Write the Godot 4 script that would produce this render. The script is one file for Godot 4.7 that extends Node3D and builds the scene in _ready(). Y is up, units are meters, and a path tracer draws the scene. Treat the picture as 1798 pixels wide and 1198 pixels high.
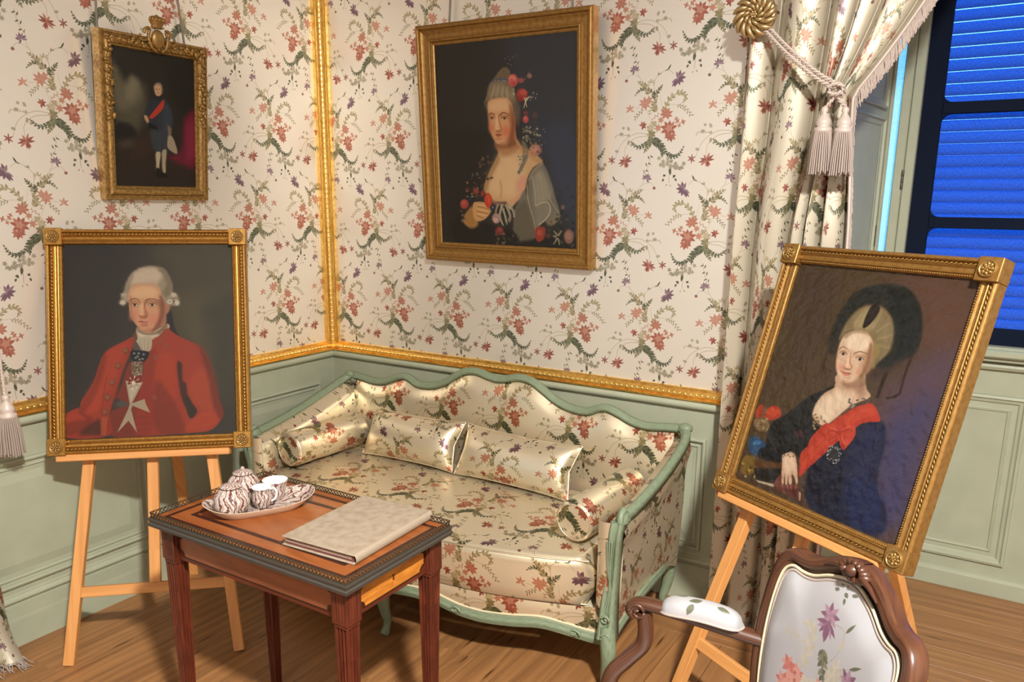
extends Node3D
# A corner of a silk-hung salon: a settee, two portraits on easels, two more on the walls, a gallery table with a tea set.

# ---------------------------------------------------------------- mesh builder
class MB:
	var v := PackedVector3Array()
	var n := PackedVector3Array()
	var t := PackedVector2Array()
	var ix := PackedInt32Array()
	func tri(a: Vector3, b: Vector3, c: Vector3, ua = null, ub = null, uc = null) -> void:
		var nn := (c - a).cross(b - a)
		if nn.length_squared() < 1e-20: return
		nn = nn.normalized()
		var k := v.size()
		v.append(a); v.append(b); v.append(c)
		n.append(nn); n.append(nn); n.append(nn)
		if ua == null:
			t.append(flat_uv(a, nn)); t.append(flat_uv(b, nn)); t.append(flat_uv(c, nn))
		else:
			t.append(ua); t.append(ub); t.append(uc)
		ix.append(k); ix.append(k + 1); ix.append(k + 2)
	static func flat_uv(p: Vector3, nn: Vector3) -> Vector2:
		var a := nn.abs()
		if a.y >= a.x and a.y >= a.z: return Vector2(p.x, p.z)
		if a.x >= a.z: return Vector2(p.z, -p.y)
		return Vector2(p.x, -p.y)
	func quad(a: Vector3, b: Vector3, c: Vector3, d: Vector3, uv = null) -> void:
		if uv == null:
			tri(a, b, c); tri(a, c, d)
		else:
			tri(a, b, c, uv[0], uv[1], uv[2]); tri(a, c, d, uv[0], uv[2], uv[3])
	# smooth grid of rows of points; uv rows optional (else arc-length-free index mapping)
	func grid(rows: Array, uvs = null, close_u := false, flip := false) -> void:
		var nr := rows.size()
		var nc: int = rows[0].size()
		var k := v.size()
		var cols := nc + (1 if close_u else 0)
		for i in nr:
			var r: PackedVector3Array = rows[i]
			var ru: PackedVector3Array = rows[maxi(i - 1, 0)]
			var rd: PackedVector3Array = rows[mini(i + 1, nr - 1)]
			for jj in cols:
				var j := jj % nc
				var l := (j - 1 + nc) % nc if close_u else maxi(j - 1, 0)
				var rr := (j + 1) % nc if close_u else mini(j + 1, nc - 1)
				var du := r[rr] - r[l]
				var dv := rd[j] - ru[j]
				var nn := dv.cross(du)
				if nn.length_squared() < 1e-18:
					nn = dv.cross(rd[rr] - rd[l]) + dv.cross(ru[rr] - ru[l])
					if nn.length_squared() < 1e-18: nn = Vector3.UP
				nn = nn.normalized()
				v.append(r[j]); n.append(-nn if flip else nn)
				if uvs == null: t.append(Vector2(float(jj) / (cols - 1), float(i) / (nr - 1)))
				else: t.append(uvs[i][jj])
		for i in nr - 1:
			for j in cols - 1:
				var a := k + i * cols + j
				var b := a + 1
				var c := a + cols
				var d := c + 1
				if flip:
					ix.append(a); ix.append(c); ix.append(b); ix.append(b); ix.append(c); ix.append(d)
				else:
					ix.append(a); ix.append(b); ix.append(c); ix.append(b); ix.append(d); ix.append(c)
	func fan(ring: PackedVector3Array, flip := false) -> void:
		var c := Vector3.ZERO
		for p in ring: c += p
		c /= ring.size()
		for i in ring.size():
			var a := ring[i]
			var b := ring[(i + 1) % ring.size()]
			if flip: tri(c, b, a)
			else: tri(c, a, b)
	# chamfered box
	func box(c: Vector3, s: Vector3, bev := 0.0, basis := Basis.IDENTITY) -> void:
		var h := s * 0.5
		var b := minf(bev, minf(h.x, minf(h.y, h.z)) * 0.95)
		if b <= 0.0:
			var p := []
			for i in 8: p.append(c + basis * Vector3(h.x * (1 if i & 1 else -1), h.y * (1 if i & 2 else -1), h.z * (1 if i & 4 else -1)))
			for f in [[0, 1, 3, 2], [5, 4, 6, 7], [4, 0, 2, 6], [1, 5, 7, 3], [2, 3, 7, 6], [4, 5, 1, 0]]:
				quad(p[f[0]], p[f[1]], p[f[2]], p[f[3]])
			return
		for ax in 3:
			var u := (ax + 1) % 3
			var w := (ax + 2) % 3
			for sg in [-1.0, 1.0]:
				var q := []
				for cc in [[-1, -1], [1, -1], [1, 1], [-1, 1]]:
					var p := Vector3.ZERO
					p[ax] = h[ax] * sg; p[u] = (h[u] - b) * cc[0]; p[w] = (h[w] - b) * cc[1]
					q.append(c + basis * p)
				if sg > 0: quad(q[0], q[3], q[2], q[1])
				else: quad(q[0], q[1], q[2], q[3])
		for ax in 3:
			var u := (ax + 1) % 3
			var w := (ax + 2) % 3
			for su in [-1.0, 1.0]:
				for sw in [-1.0, 1.0]:
					var q := []
					for e in [[-1, 0], [1, 0], [1, 1], [-1, 1]]:
						var p := Vector3.ZERO
						p[ax] = (h[ax] - b) * e[0]
						p[u] = (h[u] - (b if e[1] == 0 else 0.0)) * su
						p[w] = (h[w] - (0.0 if e[1] == 0 else b)) * sw
						q.append(c + basis * p)
					if su * sw > 0: quad(q[0], q[1], q[2], q[3])
					else: quad(q[0], q[3], q[2], q[1])
		for sx in [-1.0, 1.0]:
			for sy in [-1.0, 1.0]:
				for sz in [-1.0, 1.0]:
					var a := c + basis * Vector3(h.x * sx, (h.y - b) * sy, (h.z - b) * sz)
					var d := c + basis * Vector3((h.x - b) * sx, h.y * sy, (h.z - b) * sz)
					var e := c + basis * Vector3((h.x - b) * sx, (h.y - b) * sy, h.z * sz)
					if sx * sy * sz > 0: tri(a, e, d)
					else: tri(a, d, e)
	# box bar between two points, square section w x d
	func bar(a: Vector3, b: Vector3, w: float, d: float, side: Vector3, bev := 0.002) -> void:
		var y := (b - a).normalized()
		var z := side.cross(y).normalized()
		var x := y.cross(z).normalized()
		box((a + b) * 0.5, Vector3(w, (b - a).length(), d), bev, Basis(x, y, z))
	func lathe(prof: Array, c: Vector3, seg := 32, basis := Basis.IDENTITY, uv_scale := Vector2(1, 1)) -> void:
		var rows := []
		var uvs := []
		for i in prof.size():
			var r := PackedVector3Array()
			var ru := PackedVector2Array()
			for j in seg:
				var a := TAU * j / seg
				r.append(c + basis * Vector3(cos(a) * prof[i].x, prof[i].y, sin(a) * prof[i].x))
			for j in seg + 1: ru.append(Vector2(float(j) / seg * uv_scale.x, float(i) / (prof.size() - 1) * uv_scale.y))
			rows.append(r); uvs.append(ru)
		grid(rows, uvs, true)
	func ball(c: Vector3, r: Vector3, su := 8, sv := 5, basis := Basis.IDENTITY) -> void:
		var rows := []
		for i in sv + 1:
			var ph := PI * i / sv
			var row := PackedVector3Array()
			for j in su:
				var a := TAU * j / su
				row.append(c + basis * Vector3(cos(a) * sin(ph) * r.x, cos(ph) * r.y, sin(a) * sin(ph) * r.z))
			rows.append(row)
		grid(rows, null, true)
	# sweep a 2D profile along a path; up hint fixes roll; scale per point
	func sweep(path: PackedVector3Array, prof: Array, up: Vector3, closed_prof := true, scales = null, caps := true, uv_len := 1.0, uv_w := 1.0, ups = null) -> void:
		var rows := []
		var uvs := []
		var run := 0.0
		for i in path.size():
			var tg := (path[mini(i + 1, path.size() - 1)] - path[maxi(i - 1, 0)]).normalized()
			var uu: Vector3 = up if ups == null else ups[i]
			var sd := tg.cross(uu)
			if sd.length() < 1e-4: sd = tg.cross(Vector3(0.3, 0.2, 0.9))
			sd = sd.normalized()
			var un := sd.cross(tg).normalized()
			var s = 1.0 if scales == null else scales[i]
			var row := PackedVector3Array()
			for p in prof:
				if s is Vector2: row.append(path[i] + sd * p.x * s.x + un * p.y * s.y)
				else: row.append(path[i] + sd * p.x * s + un * p.y * s)
			if i > 0: run += path[i].distance_to(path[i - 1])
			var ru := PackedVector2Array()
			var nn := prof.size() + (1 if closed_prof else 0)
			for j in nn: ru.append(Vector2(run * uv_len, float(j) / (nn - 1) * uv_w))
			rows.append(row); uvs.append(ru)
		grid(rows, uvs, closed_prof)
		if caps and closed_prof:
			fan(rows[0], true); fan(rows[-1])
	func tube(path: PackedVector3Array, r: float, seg := 8, scales = null) -> void:
		var prof := []
		for j in seg: prof.append(Vector2(cos(TAU * j / seg), -sin(TAU * j / seg)) * r)
		var up := Vector3.UP
		if path.size() > 1 and absf((path[-1] - path[0]).normalized().y) > 0.9: up = Vector3(1, 0, 0.2).normalized()
		sweep(path, prof, up, true, scales)
	# polygon in a plane, extruded: pts are 2D in (ux, uy), thickness along uz, with a chamfer
	func slab(pts: PackedVector2Array, o: Vector3, ux: Vector3, uy: Vector3, z0: float, z1: float, bev := 0.0, uv_scale := 1.0) -> void:
		var uz := ux.cross(uy)
		var tr := Geometry2D.triangulate_polygon(pts)
		var inner := pts
		if bev > 0.0:
			inner = inset(pts, bev)
			tr = Geometry2D.triangulate_polygon(inner)
		for i in range(0, tr.size(), 3):
			var q := [inner[tr[i]], inner[tr[i + 1]], inner[tr[i + 2]]]
			if (q[1] - q[0]).cross(q[2] - q[0]) > 0: q = [q[0], q[2], q[1]]
			tri(o + ux * q[0].x + uy * q[0].y + uz * z1, o + ux * q[1].x + uy * q[1].y + uz * z1, o + ux * q[2].x + uy * q[2].y + uz * z1, q[0] * uv_scale, q[1] * uv_scale, q[2] * uv_scale)
		var cw := Geometry2D.is_polygon_clockwise(pts)
		for i in pts.size():
			var a := pts[i]
			var b := pts[(i + 1) % pts.size()]
			var pa := o + ux * a.x + uy * a.y
			var pb := o + ux * b.x + uy * b.y
			if cw: quad(pa + uz * z0, pb + uz * z0, pb + uz * (z1 - bev), pa + uz * (z1 - bev))
			else: quad(pb + uz * z0, pa + uz * z0, pa + uz * (z1 - bev), pb + uz * (z1 - bev))
			if bev > 0.0:
				var ia := inner[i]
				var ib := inner[(i + 1) % pts.size()]
				quad(pa + uz * (z1 - bev), pb + uz * (z1 - bev), o + ux * ib.x + uy * ib.y + uz * z1, o + ux * ia.x + uy * ia.y + uz * z1)
	static func inset(pts: PackedVector2Array, d: float) -> PackedVector2Array:
		var out := PackedVector2Array()
		var s := -1.0 if Geometry2D.is_polygon_clockwise(pts) else 1.0
		var m := pts.size()
		for i in m:
			var e0 := (pts[i] - pts[(i - 1 + m) % m]).normalized()
			var e1 := (pts[(i + 1) % m] - pts[i]).normalized()
			var n0 := Vector2(-e0.y, e0.x) * s
			var n1 := Vector2(-e1.y, e1.x) * s
			var b := (n0 + n1)
			var l := b.length_squared()
			out.append(pts[i] + (b * (2.0 / l) if l > 0.3 else n0) * d)
		return out
	# mitred rectangular frame lying in XY facing +Z, centre c; prof = [Vector2(inset from outer edge, height)]
	func frame(c: Vector3, w: float, h: float, prof: Array) -> void:
		var cs := [Vector2(-1, -1), Vector2(1, -1), Vector2(1, 1), Vector2(-1, 1)]
		for s in 4:
			var a: Vector2 = cs[s]
			var b: Vector2 = cs[(s + 1) % 4]
			for i in prof.size() - 1:
				var p: Vector2 = prof[i]
				var q: Vector2 = prof[i + 1]
				var a0 := c + Vector3(a.x * (w / 2 - p.x), a.y * (h / 2 - p.x), p.y)
				var b0 := c + Vector3(b.x * (w / 2 - p.x), b.y * (h / 2 - p.x), p.y)
				var a1 := c + Vector3(a.x * (w / 2 - q.x), a.y * (h / 2 - q.x), q.y)
				var b1 := c + Vector3(b.x * (w / 2 - q.x), b.y * (h / 2 - q.x), q.y)
				quad(a0, a1, b1, b0)
	func mesh() -> ArrayMesh:
		var arr := []
		arr.resize(Mesh.ARRAY_MAX)
		arr[Mesh.ARRAY_VERTEX] = v
		arr[Mesh.ARRAY_NORMAL] = n
		arr[Mesh.ARRAY_TEX_UV] = t
		arr[Mesh.ARRAY_INDEX] = ix
		var m := ArrayMesh.new()
		m.add_surface_from_arrays(Mesh.PRIMITIVE_TRIANGLES, arr)
		return m

# ---------------------------------------------------------------- scene helpers
var names := {}
var M := {}
var rng := RandomNumberGenerator.new()

func numbered(called: String) -> String:
	var k: int = names.get(called, 0)
	names[called] = k + 1
	return called if k == 0 else "%s_%03d" % [called, k]

func thing(called: String, label: String, category: String, at := Vector3.ZERO, basis := Basis.IDENTITY, group := "") -> Node3D:
	var o := Node3D.new()
	o.name = numbered(called)
	add_child(o)
	o.transform = Transform3D(basis, at)
	o.set_meta("label", label)
	o.set_meta("category", category)
	if group: o.set_meta("group", group)
	return o

func part(called: String, mb, m: Material, parent: Node3D, label := "") -> MeshInstance3D:
	var o := MeshInstance3D.new()
	o.name = called
	o.mesh = mb.mesh() if mb is MB else mb
	o.material_override = m
	parent.add_child(o, true)
	if label: o.set_meta("label", label)
	return o

# a part whose vertices are given in world coordinates while its thing stands at some base point
func wpart(called: String, mb, m: Material, parent: Node3D, base: Vector3) -> MeshInstance3D:
	var o := part(called, mb, m, parent)
	o.position = -base
	return o

func struct(called: String, mb, m: Material, label: String) -> MeshInstance3D:
	var o := part(called, mb, m, self)
	o.set_meta("kind", "structure")
	o.set_meta("label", label)
	o.set_meta("category", called.get_slice("_", 0))
	return o

func solo(called: String, mb, m: Material, label: String, category: String, group := "") -> MeshInstance3D:
	var o := part(numbered(called), mb, m, self)
	o.set_meta("label", label)
	o.set_meta("category", category)
	if group: o.set_meta("group", group)
	return o

func mat(called: String, c: Color, rough := 0.6, metal := 0.0, tex: Texture2D = null, scale := Vector3.ONE, spec := 0.5) -> StandardMaterial3D:
	var m := StandardMaterial3D.new()
	m.resource_name = called
	m.albedo_color = c
	m.roughness = rough
	m.metallic = metal
	m.metallic_specular = spec
	if tex:
		m.albedo_texture = tex
		m.uv1_scale = scale
	M[called] = m
	return m

func noise_tex(w: int, h: int, freq: float, seed_: int, ramp: Array, kind := FastNoiseLite.TYPE_SIMPLEX_SMOOTH, oct := 4, as_normal := false, strength := 4.0) -> NoiseTexture2D:
	var f := FastNoiseLite.new()
	f.noise_type = kind
	f.frequency = freq
	f.seed = seed_
	f.fractal_octaves = oct
	var t := NoiseTexture2D.new()
	t.width = w
	t.height = h
	t.seamless = true
	t.noise = f
	if as_normal:
		t.as_normal_map = true
		t.bump_strength = strength
	elif ramp.size():
		var g := Gradient.new()
		g.offsets = PackedFloat32Array(range(ramp.size()).map(func(i): return float(i) / (ramp.size() - 1)))
		g.colors = PackedColorArray(ramp)
		t.color_ramp = g
	return t

# streaky wood: long grain along u
func wood_tex(w: int, h: int, seed_: int, dark: Color, light: Color, streak: float, knots := 0, fine := 60.0) -> ImageTexture:
	var f := FastNoiseLite.new()
	f.seed = seed_
	f.noise_type = FastNoiseLite.TYPE_SIMPLEX_SMOOTH
	f.frequency = 1.0
	f.fractal_octaves = 2
	var r := RandomNumberGenerator.new()
	r.seed = seed_ * 7 + 3
	var ks := []
	for i in knots: ks.append(Vector3(r.randf(), r.randf(), r.randf_range(0.012, 0.022)))
	var im := Image.create(w, h, false, Image.FORMAT_RGB8)
	for y in h:
		for x in w:
			var u := float(x) / w
			var vv := float(y) / h
			var kd := 0.0
			for k in ks:
				var dx: float = (u - k.x)
				var dy: float = (vv - k.y)
				var d := sqrt(dx * dx * 0.35 + dy * dy)
				vv += signf(dy) * 0.02 * exp(-d * d / (k.z * k.z * 9.0))
				kd += exp(-d * d / (k.z * k.z * 0.5))
			var warp := f.get_noise_2d(u * 1.6, vv * 3.0) * 0.08
			var a := f.get_noise_2d(u * 1.2 + 9.0, (vv + warp) * 9.0)
			var b := f.get_noise_2d(u * 5.0, (vv + warp) * fine)
			var k2 := clampf(0.5 + a * 0.45 + b * streak, 0.0, 1.0)
			im.set_pixel(x, y, dark.lerp(light, k2).lerp(Color(0.2, 0.1, 0.05), clampf(kd, 0.0, 0.75)))
	return ImageTexture.create_from_image(im)

static func cr(p0: Vector3, p1: Vector3, p2: Vector3, p3: Vector3, t: float) -> Vector3:
	return p1.cubic_interpolate(p2, p0, p3, t)

# Catmull-Rom through points
func curve(pts: Array, per := 6) -> PackedVector3Array:
	var out := PackedVector3Array()
	for i in pts.size() - 1:
		for k in per:
			out.append(cr(pts[maxi(i - 1, 0)], pts[i], pts[i + 1], pts[mini(i + 2, pts.size() - 1)], float(k) / per))
	out.append(pts[-1])
	return out

func curve2(pts: Array, per := 6, closed := false) -> PackedVector2Array:
	var out := PackedVector2Array()
	var m := pts.size()
	for i in (m if closed else m - 1):
		for k in per:
			var q := []
			for d in [-1, 0, 1, 2]:
				q.append(pts[(i + d + m) % m] if closed else pts[clampi(i + d, 0, m - 1)])
			out.append((q[1] as Vector2).cubic_interpolate(q[2], q[0], q[3], float(k) / per))
	if not closed: out.append(pts[-1])
	return out

func interp(xs: Array, ys: Array, x: float) -> float:
	if x <= xs[0]: return ys[0]
	for i in xs.size() - 1:
		if x <= xs[i + 1]:
			var k: float = (x - xs[i]) / (xs[i + 1] - xs[i])
			var y0: float = ys[maxi(i - 1, 0)]
			var y3: float = ys[mini(i + 2, ys.size() - 1)]
			return cubic_interpolate(ys[i], ys[i + 1], y0, y3, k)
	return ys[-1]

# ---------------------------------------------------------------- painter: flat print and paint on canvas
class Painter:
	var im: Image
	var w: int
	var h: int
	func _init(ww: int, hh: int, base: Color) -> void:
		w = ww; h = hh
		im = Image.create(w, h, false, Image.FORMAT_RGBA8)
		im.fill(base)
	static func spans(target: Image, pts: PackedVector2Array, c: Color, off: Vector2) -> void:
		var lo := 1e9
		var hi := -1e9
		for p in pts:
			lo = minf(lo, p.y); hi = maxf(hi, p.y)
		var y0 := maxi(0, int(floor(lo + off.y)))
		var y1 := mini(target.get_height() - 1, int(ceil(hi + off.y)))
		var m := pts.size()
		var tw := target.get_width()
		for y in range(y0, y1 + 1):
			var yy := y + 0.5 - off.y
			var xs := PackedFloat32Array()
			var a := pts[m - 1]
			for b in pts:
				if (a.y <= yy) != (b.y <= yy):
					xs.append(a.x + (yy - a.y) / (b.y - a.y) * (b.x - a.x) + off.x)
				a = b
			xs.sort()
			for i in range(0, xs.size() - 1, 2):
				var x0 := maxi(0, int(round(xs[i])))
				var x1 := mini(tw, int(round(xs[i + 1])))
				if x1 > x0: target.fill_rect(Rect2i(x0, y, x1 - x0, 1), c)
	func poly(pts: PackedVector2Array, c: Color) -> void:
		spans(im, pts, c, Vector2.ZERO)
	# soft-edged polygon
	func soft(pts: PackedVector2Array, c: Color, feather := 0.0, alpha := 1.0) -> void:
		if feather < 0.6 and alpha > 0.99:
			poly(pts, c)
			return
		var lo := Vector2(1e9, 1e9)
		var hi := -lo
		for p in pts:
			lo = lo.min(p); hi = hi.max(p)
		var mg := int(ceil(feather * 2.0)) + 2
		var o := Vector2i(int(floor(lo.x)) - mg, int(floor(lo.y)) - mg)
		var s := Vector2i(int(ceil(hi.x)) + mg, int(ceil(hi.y)) + mg) - o
		o = o.clamp(Vector2i(-2 * mg, -2 * mg), Vector2i(w, h))
		s = s.clamp(Vector2i(4, 4), Vector2i(w + 4 * mg, h + 4 * mg))
		var l := Image.create(s.x, s.y, false, Image.FORMAT_RGBA8)
		l.fill(Color(c, 0.0))
		spans(l, pts, Color(c, alpha), -Vector2(o))
		if feather >= 0.6:
			var k := maxf(1.0, feather)
			l.resize(maxi(2, int(s.x / k)), maxi(2, int(s.y / k)), Image.INTERPOLATE_LANCZOS)
			l.resize(s.x, s.y, Image.INTERPOLATE_CUBIC)
		im.blend_rect(l, Rect2i(Vector2i.ZERO, s), o)
	static func ell_pts(c: Vector2, rx: float, ry: float, rot := 0.0, n := 22) -> PackedVector2Array:
		var out := PackedVector2Array()
		for i in n: out.append(c + Vector2(cos(TAU * i / n) * rx, sin(TAU * i / n) * ry).rotated(rot))
		return out
	func ell(c: Vector2, rx: float, ry: float, col: Color, rot := 0.0, feather := 0.0, alpha := 1.0) -> void:
		soft(ell_pts(c, rx, ry, rot), col, feather, alpha)
	static func strip(pts: PackedVector2Array, w0: float, w1 := -1.0) -> PackedVector2Array:
		if w1 < 0.0: w1 = w0
		var a := PackedVector2Array()
		var b := PackedVector2Array()
		for i in pts.size():
			var tg := (pts[mini(i + 1, pts.size() - 1)] - pts[maxi(i - 1, 0)]).normalized()
			var nn := Vector2(-tg.y, tg.x) * lerpf(w0, w1, float(i) / maxi(1, pts.size() - 1)) * 0.5
			a.append(pts[i] + nn); b.append(pts[i] - nn)
		b.reverse()
		a.append_array(b)
		return a
	func line(pts: PackedVector2Array, col: Color, w0: float, w1 := -1.0, feather := 0.0, alpha := 1.0) -> void:
		soft(strip(pts, w0, w1), col, feather, alpha)
	func mellow(k: float) -> void:
		im.resize(int(w * k), int(h * k), Image.INTERPOLATE_LANCZOS)
		im.resize(w, h, Image.INTERPOLATE_CUBIC)
	func texture(tw: int, th: int) -> ImageTexture:
		if tw != w or th != h: im.resize(tw, th, Image.INTERPOLATE_LANCZOS)
		im.convert(Image.FORMAT_RGB8)
		return ImageTexture.create_from_image(im)

# ---- the woven flowers of the silk
class Flora:
	var p: Painter
	var o := Vector2.ZERO      # motif centre in pixels
	var mir := 1.0
	var k := 1.0               # pixels per metre
	var wrap := Vector2.ZERO
	func at(x: float, y: float) -> Vector2:
		return o + Vector2(x * mir, -y) * k
	var ground := Color8(238, 232, 221)
	var fade := 0.2
	func put(pts: PackedVector2Array, c0: Color) -> void:
		var c := c0.lerp(ground, fade)
		if wrap == Vector2.ZERO:
			p.poly(pts, c)
			return
		var lo := Vector2(1e9, 1e9)
		var hi := -lo
		for q in pts:
			lo = lo.min(q); hi = hi.max(q)
		for dx in [-1, 0, 1]:
			for dy in [-1, 0, 1]:
				var d := Vector2(dx, dy) * wrap
				if hi.x + d.x < 0 or lo.x + d.x > p.w or hi.y + d.y < 0 or lo.y + d.y > p.h: continue
				Painter.spans(p.im, pts, c, d)
	# simple pointed leaf from a (base) along angle
	func leaf(x: float, y: float, ang: float, l: float, wd: float, c: Color, vein = null) -> void:
		var pts := PackedVector2Array()
		var d := Vector2(cos(deg_to_rad(ang)), sin(deg_to_rad(ang)))
		var e := Vector2(-d.y, d.x)
		for i in 9:
			var t := i / 8.0
			var q := d * l * t + e * wd * 0.5 * sin(PI * pow(t, 0.8))
			pts.append(at(x + q.x, y + q.y))
		for i in range(7, 0, -1):
			var t := i / 8.0
			var q := d * l * t - e * wd * 0.5 * sin(PI * pow(t, 0.8))
			pts.append(at(x + q.x, y + q.y))
		put(pts, c)
		if vein != null:
			put(Painter.strip(PackedVector2Array([at(x + d.x * l * 0.1, y + d.y * l * 0.1), at(x + d.x * l * 0.85, y + d.y * l * 0.85)]), 0.0016 * k), vein)
	# lobed acanthus leaf along a curved spine
	func acanthus(pts: Array, wd: float, c: Color, c2: Color, lobes := 6) -> void:
		var n := 24
		var sp := []
		for i in n + 1:
			var t := float(i) / n * (pts.size() - 1)
			var s := mini(int(t), pts.size() - 2)
			var f := t - s
			sp.append((pts[s] as Vector2).cubic_interpolate(pts[s + 1], pts[maxi(s - 1, 0)], pts[mini(s + 2, pts.size() - 1)], f))
		for i in lobes:
			var t := (i + 0.5) / (lobes + 0.6)
			var j := int(t * n)
			var tg: Vector2 = (sp[mini(j + 1, n)] - sp[maxi(j - 1, 0)]).normalized()
			var a := rad_to_deg(atan2(tg.y, tg.x))
			var ll := wd * (1.0 - 0.55 * t) * (0.75 + 0.25 * sin(t * PI))
			leaf(sp[j].x, sp[j].y, a + 46, ll, ll * 0.5, c if i % 2 else c2)
			leaf(sp[j].x, sp[j].y, a - 46, ll, ll * 0.5, c2 if i % 2 else c)
		var tg: Vector2 = (sp[n] - sp[n - 2]).normalized()
		leaf(sp[n - 2].x, sp[n - 2].y, rad_to_deg(atan2(tg.y, tg.x)), wd * 0.6, wd * 0.25, c)
		var q := PackedVector2Array()
		for i in n + 1: q.append(at(sp[i].x, sp[i].y))
		put(Painter.strip(q, wd * 0.28 * k, wd * 0.1 * k), c)
		put(Painter.strip(q, wd * 0.06 * k, 0.0), c2.lightened(0.25))
	func stem(pts: Array, wd: float, c: Color) -> void:
		var q := PackedVector2Array()
		for i in pts.size() - 1:
			for s in 6:
				var v := (pts[i] as Vector2).cubic_interpolate(pts[i + 1], pts[maxi(i - 1, 0)], pts[mini(i + 2, pts.size() - 1)], s / 6.0)
				q.append(at(v.x, v.y))
		q.append(at(pts[-1].x, pts[-1].y))
		put(Painter.strip(q, wd * k, wd * 0.7 * k), c)
	func sprig(pts: Array, c: Color, lc: Color, size: float, cnt := 6) -> void:
		stem(pts, 0.0016, c)
		for i in cnt:
			var t := (i + 0.5) / cnt * (pts.size() - 1)
			var s := mini(int(t), pts.size() - 2)
			var v: Vector2 = (pts[s] as Vector2).lerp(pts[s + 1], t - s)
			var tg: Vector2 = (pts[s + 1] - pts[s]).normalized()
			leaf(v.x, v.y, rad_to_deg(atan2(tg.y, tg.x)) + (50 if i % 2 else -50), size, size * 0.38, lc)
	func flower(x: float, y: float, r: float, n: int, rot: float, c: Color, c2: Color, ratio := 0.55, spread := 360.0) -> void:
		for i in n:
			leaf(x, y, rot + spread * i / n, r, r * ratio, c if i % 2 else c2)
		for i in n:
			leaf(x, y, rot + spread * (i + 0.5) / n, r * 0.62, r * ratio * 0.6, c2.lerp(c, 0.4) if i % 2 else c2)
	func peony(x: float, y: float, r: float, rot: float, cs: Array) -> void:
		flower(x, y, r, 7, rot, cs[0], cs[1], 0.75)
		flower(x, y + r * 0.1, r * 0.72, 6, rot + 20, cs[2], cs[1], 0.7)
		flower(x, y + r * 0.15, r * 0.4, 5, rot + 50, cs[0].darkened(0.15), cs[2], 0.7)
	func blossoms(x: float, y: float, r: float, n: int, s: float, c: Color, c2: Color, sd: int) -> void:
		var g := RandomNumberGenerator.new()
		g.seed = sd
		for i in n:
			var a := g.randf() * TAU
			var d := sqrt(g.randf()) * r
			flower(x + cos(a) * d, y + sin(a) * d * 0.8, s, 5, g.randf() * 360, c.lerp(c2, g.randf()), c2, 0.6)
	func bouquet() -> void:
		var olive := Color8(140, 133, 98)
		var beige := Color8(178, 164, 130)
		var beige2 := Color8(205, 193, 163)
		var dgreen := Color8(78, 84, 66)
		var green := Color8(106, 113, 90)
		var moss := Color8(116, 112, 84)
		var red := Color8(176, 103, 85)
		var red2 := Color8(200, 138, 116)
		var red3 := Color8(150, 78, 68)
		var pink := Color8(206, 154, 134)
		var pink2 := Color8(216, 176, 156)
		var wine := Color8(146, 94, 94)
		var purp := Color8(116, 88, 104)
		var purp2 := Color8(158, 132, 144)
		var ivory := Color8(196, 190, 168)
		var ivory2 := Color8(174, 168, 146)
		var stemc := Color8(190, 177, 146)
		# upper left: climbing stem with buds and the small purple flower
		stem([Vector2(-0.086, 0.285), Vector2(-0.078, 0.24), Vector2(-0.058, 0.205), Vector2(-0.058, 0.175), Vector2(-0.02, 0.13)], 0.0018, stemc)
		for i in 7: leaf(-0.084 + 0.004 * i, 0.278 - 0.013 * i, 70 if i % 2 else -150, 0.015, 0.0045, dgreen if i < 5 else olive)
		stem([Vector2(-0.106, 0.163), Vector2(-0.085, 0.18), Vector2(-0.05, 0.165)], 0.0014, stemc)
		p_ell(-0.106, 0.158, 0.0062, 0.0055, wine)
		flower(-0.074, 0.194, 0.021, 6, 0, purp, purp2, 0.36, 220.0)
		leaf(-0.074, 0.192, -120, 0.018, 0.006, purp)
		leaf(-0.074, 0.192, -170, 0.018, 0.006, purp2)
		# tendril to the upper right with the large purple flower
		stem([Vector2(0.012, 0.105), Vector2(0.008, 0.15), Vector2(0.03, 0.175), Vector2(0.06, 0.186), Vector2(0.082, 0.17)], 0.0018, stemc)
		leaf(0.058, 0.185, 60, 0.024, 0.006, dgreen)
		leaf(0.048, 0.183, 25, 0.018, 0.004, green)
		leaf(0.02, 0.168, 75, 0.015, 0.004, olive)
		leaf(0.034, 0.176, 200, 0.014, 0.004, olive)
		for q in [[75, 0.03], [40, 0.034], [5, 0.03], [-35, 0.026], [110, 0.026], [-75, 0.026], [-115, 0.034], [-150, 0.03]]:
			leaf(0.1, 0.154, q[0], q[1], 0.0115, purp if int(q[0]) % 2 else purp2, purp)
		leaf(0.096, 0.148, 228, 0.03, 0.01, purp)
		# crown of leaves
		acanthus([Vector2(0.012, 0.104), Vector2(-0.02, 0.122), Vector2(-0.045, 0.124), Vector2(-0.068, 0.104)], 0.0165, moss, dgreen, 8)
		acanthus([Vector2(-0.012, 0.105), Vector2(-0.03, 0.135), Vector2(-0.055, 0.15)], 0.021, beige, olive, 6)
		acanthus([Vector2(-0.02, 0.13), Vector2(-0.012, 0.148), Vector2(0.002, 0.15), Vector2(0.004, 0.138)], 0.014, beige2, beige, 5)
		acanthus([Vector2(0.0, 0.09), Vector2(0.022, 0.112), Vector2(0.036, 0.13)], 0.018, dgreen, olive, 5)
		acanthus([Vector2(0.018, 0.04), Vector2(0.01, 0.07), Vector2(0.02, 0.1)], 0.022, beige, olive, 6)
		acanthus([Vector2(0.048, 0.04), Vector2(0.072, 0.085), Vector2(0.11, 0.104), Vector2(0.134, 0.088), Vector2(0.124, 0.07)], 0.021, beige, olive.lerp(beige, 0.5), 10)
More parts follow.
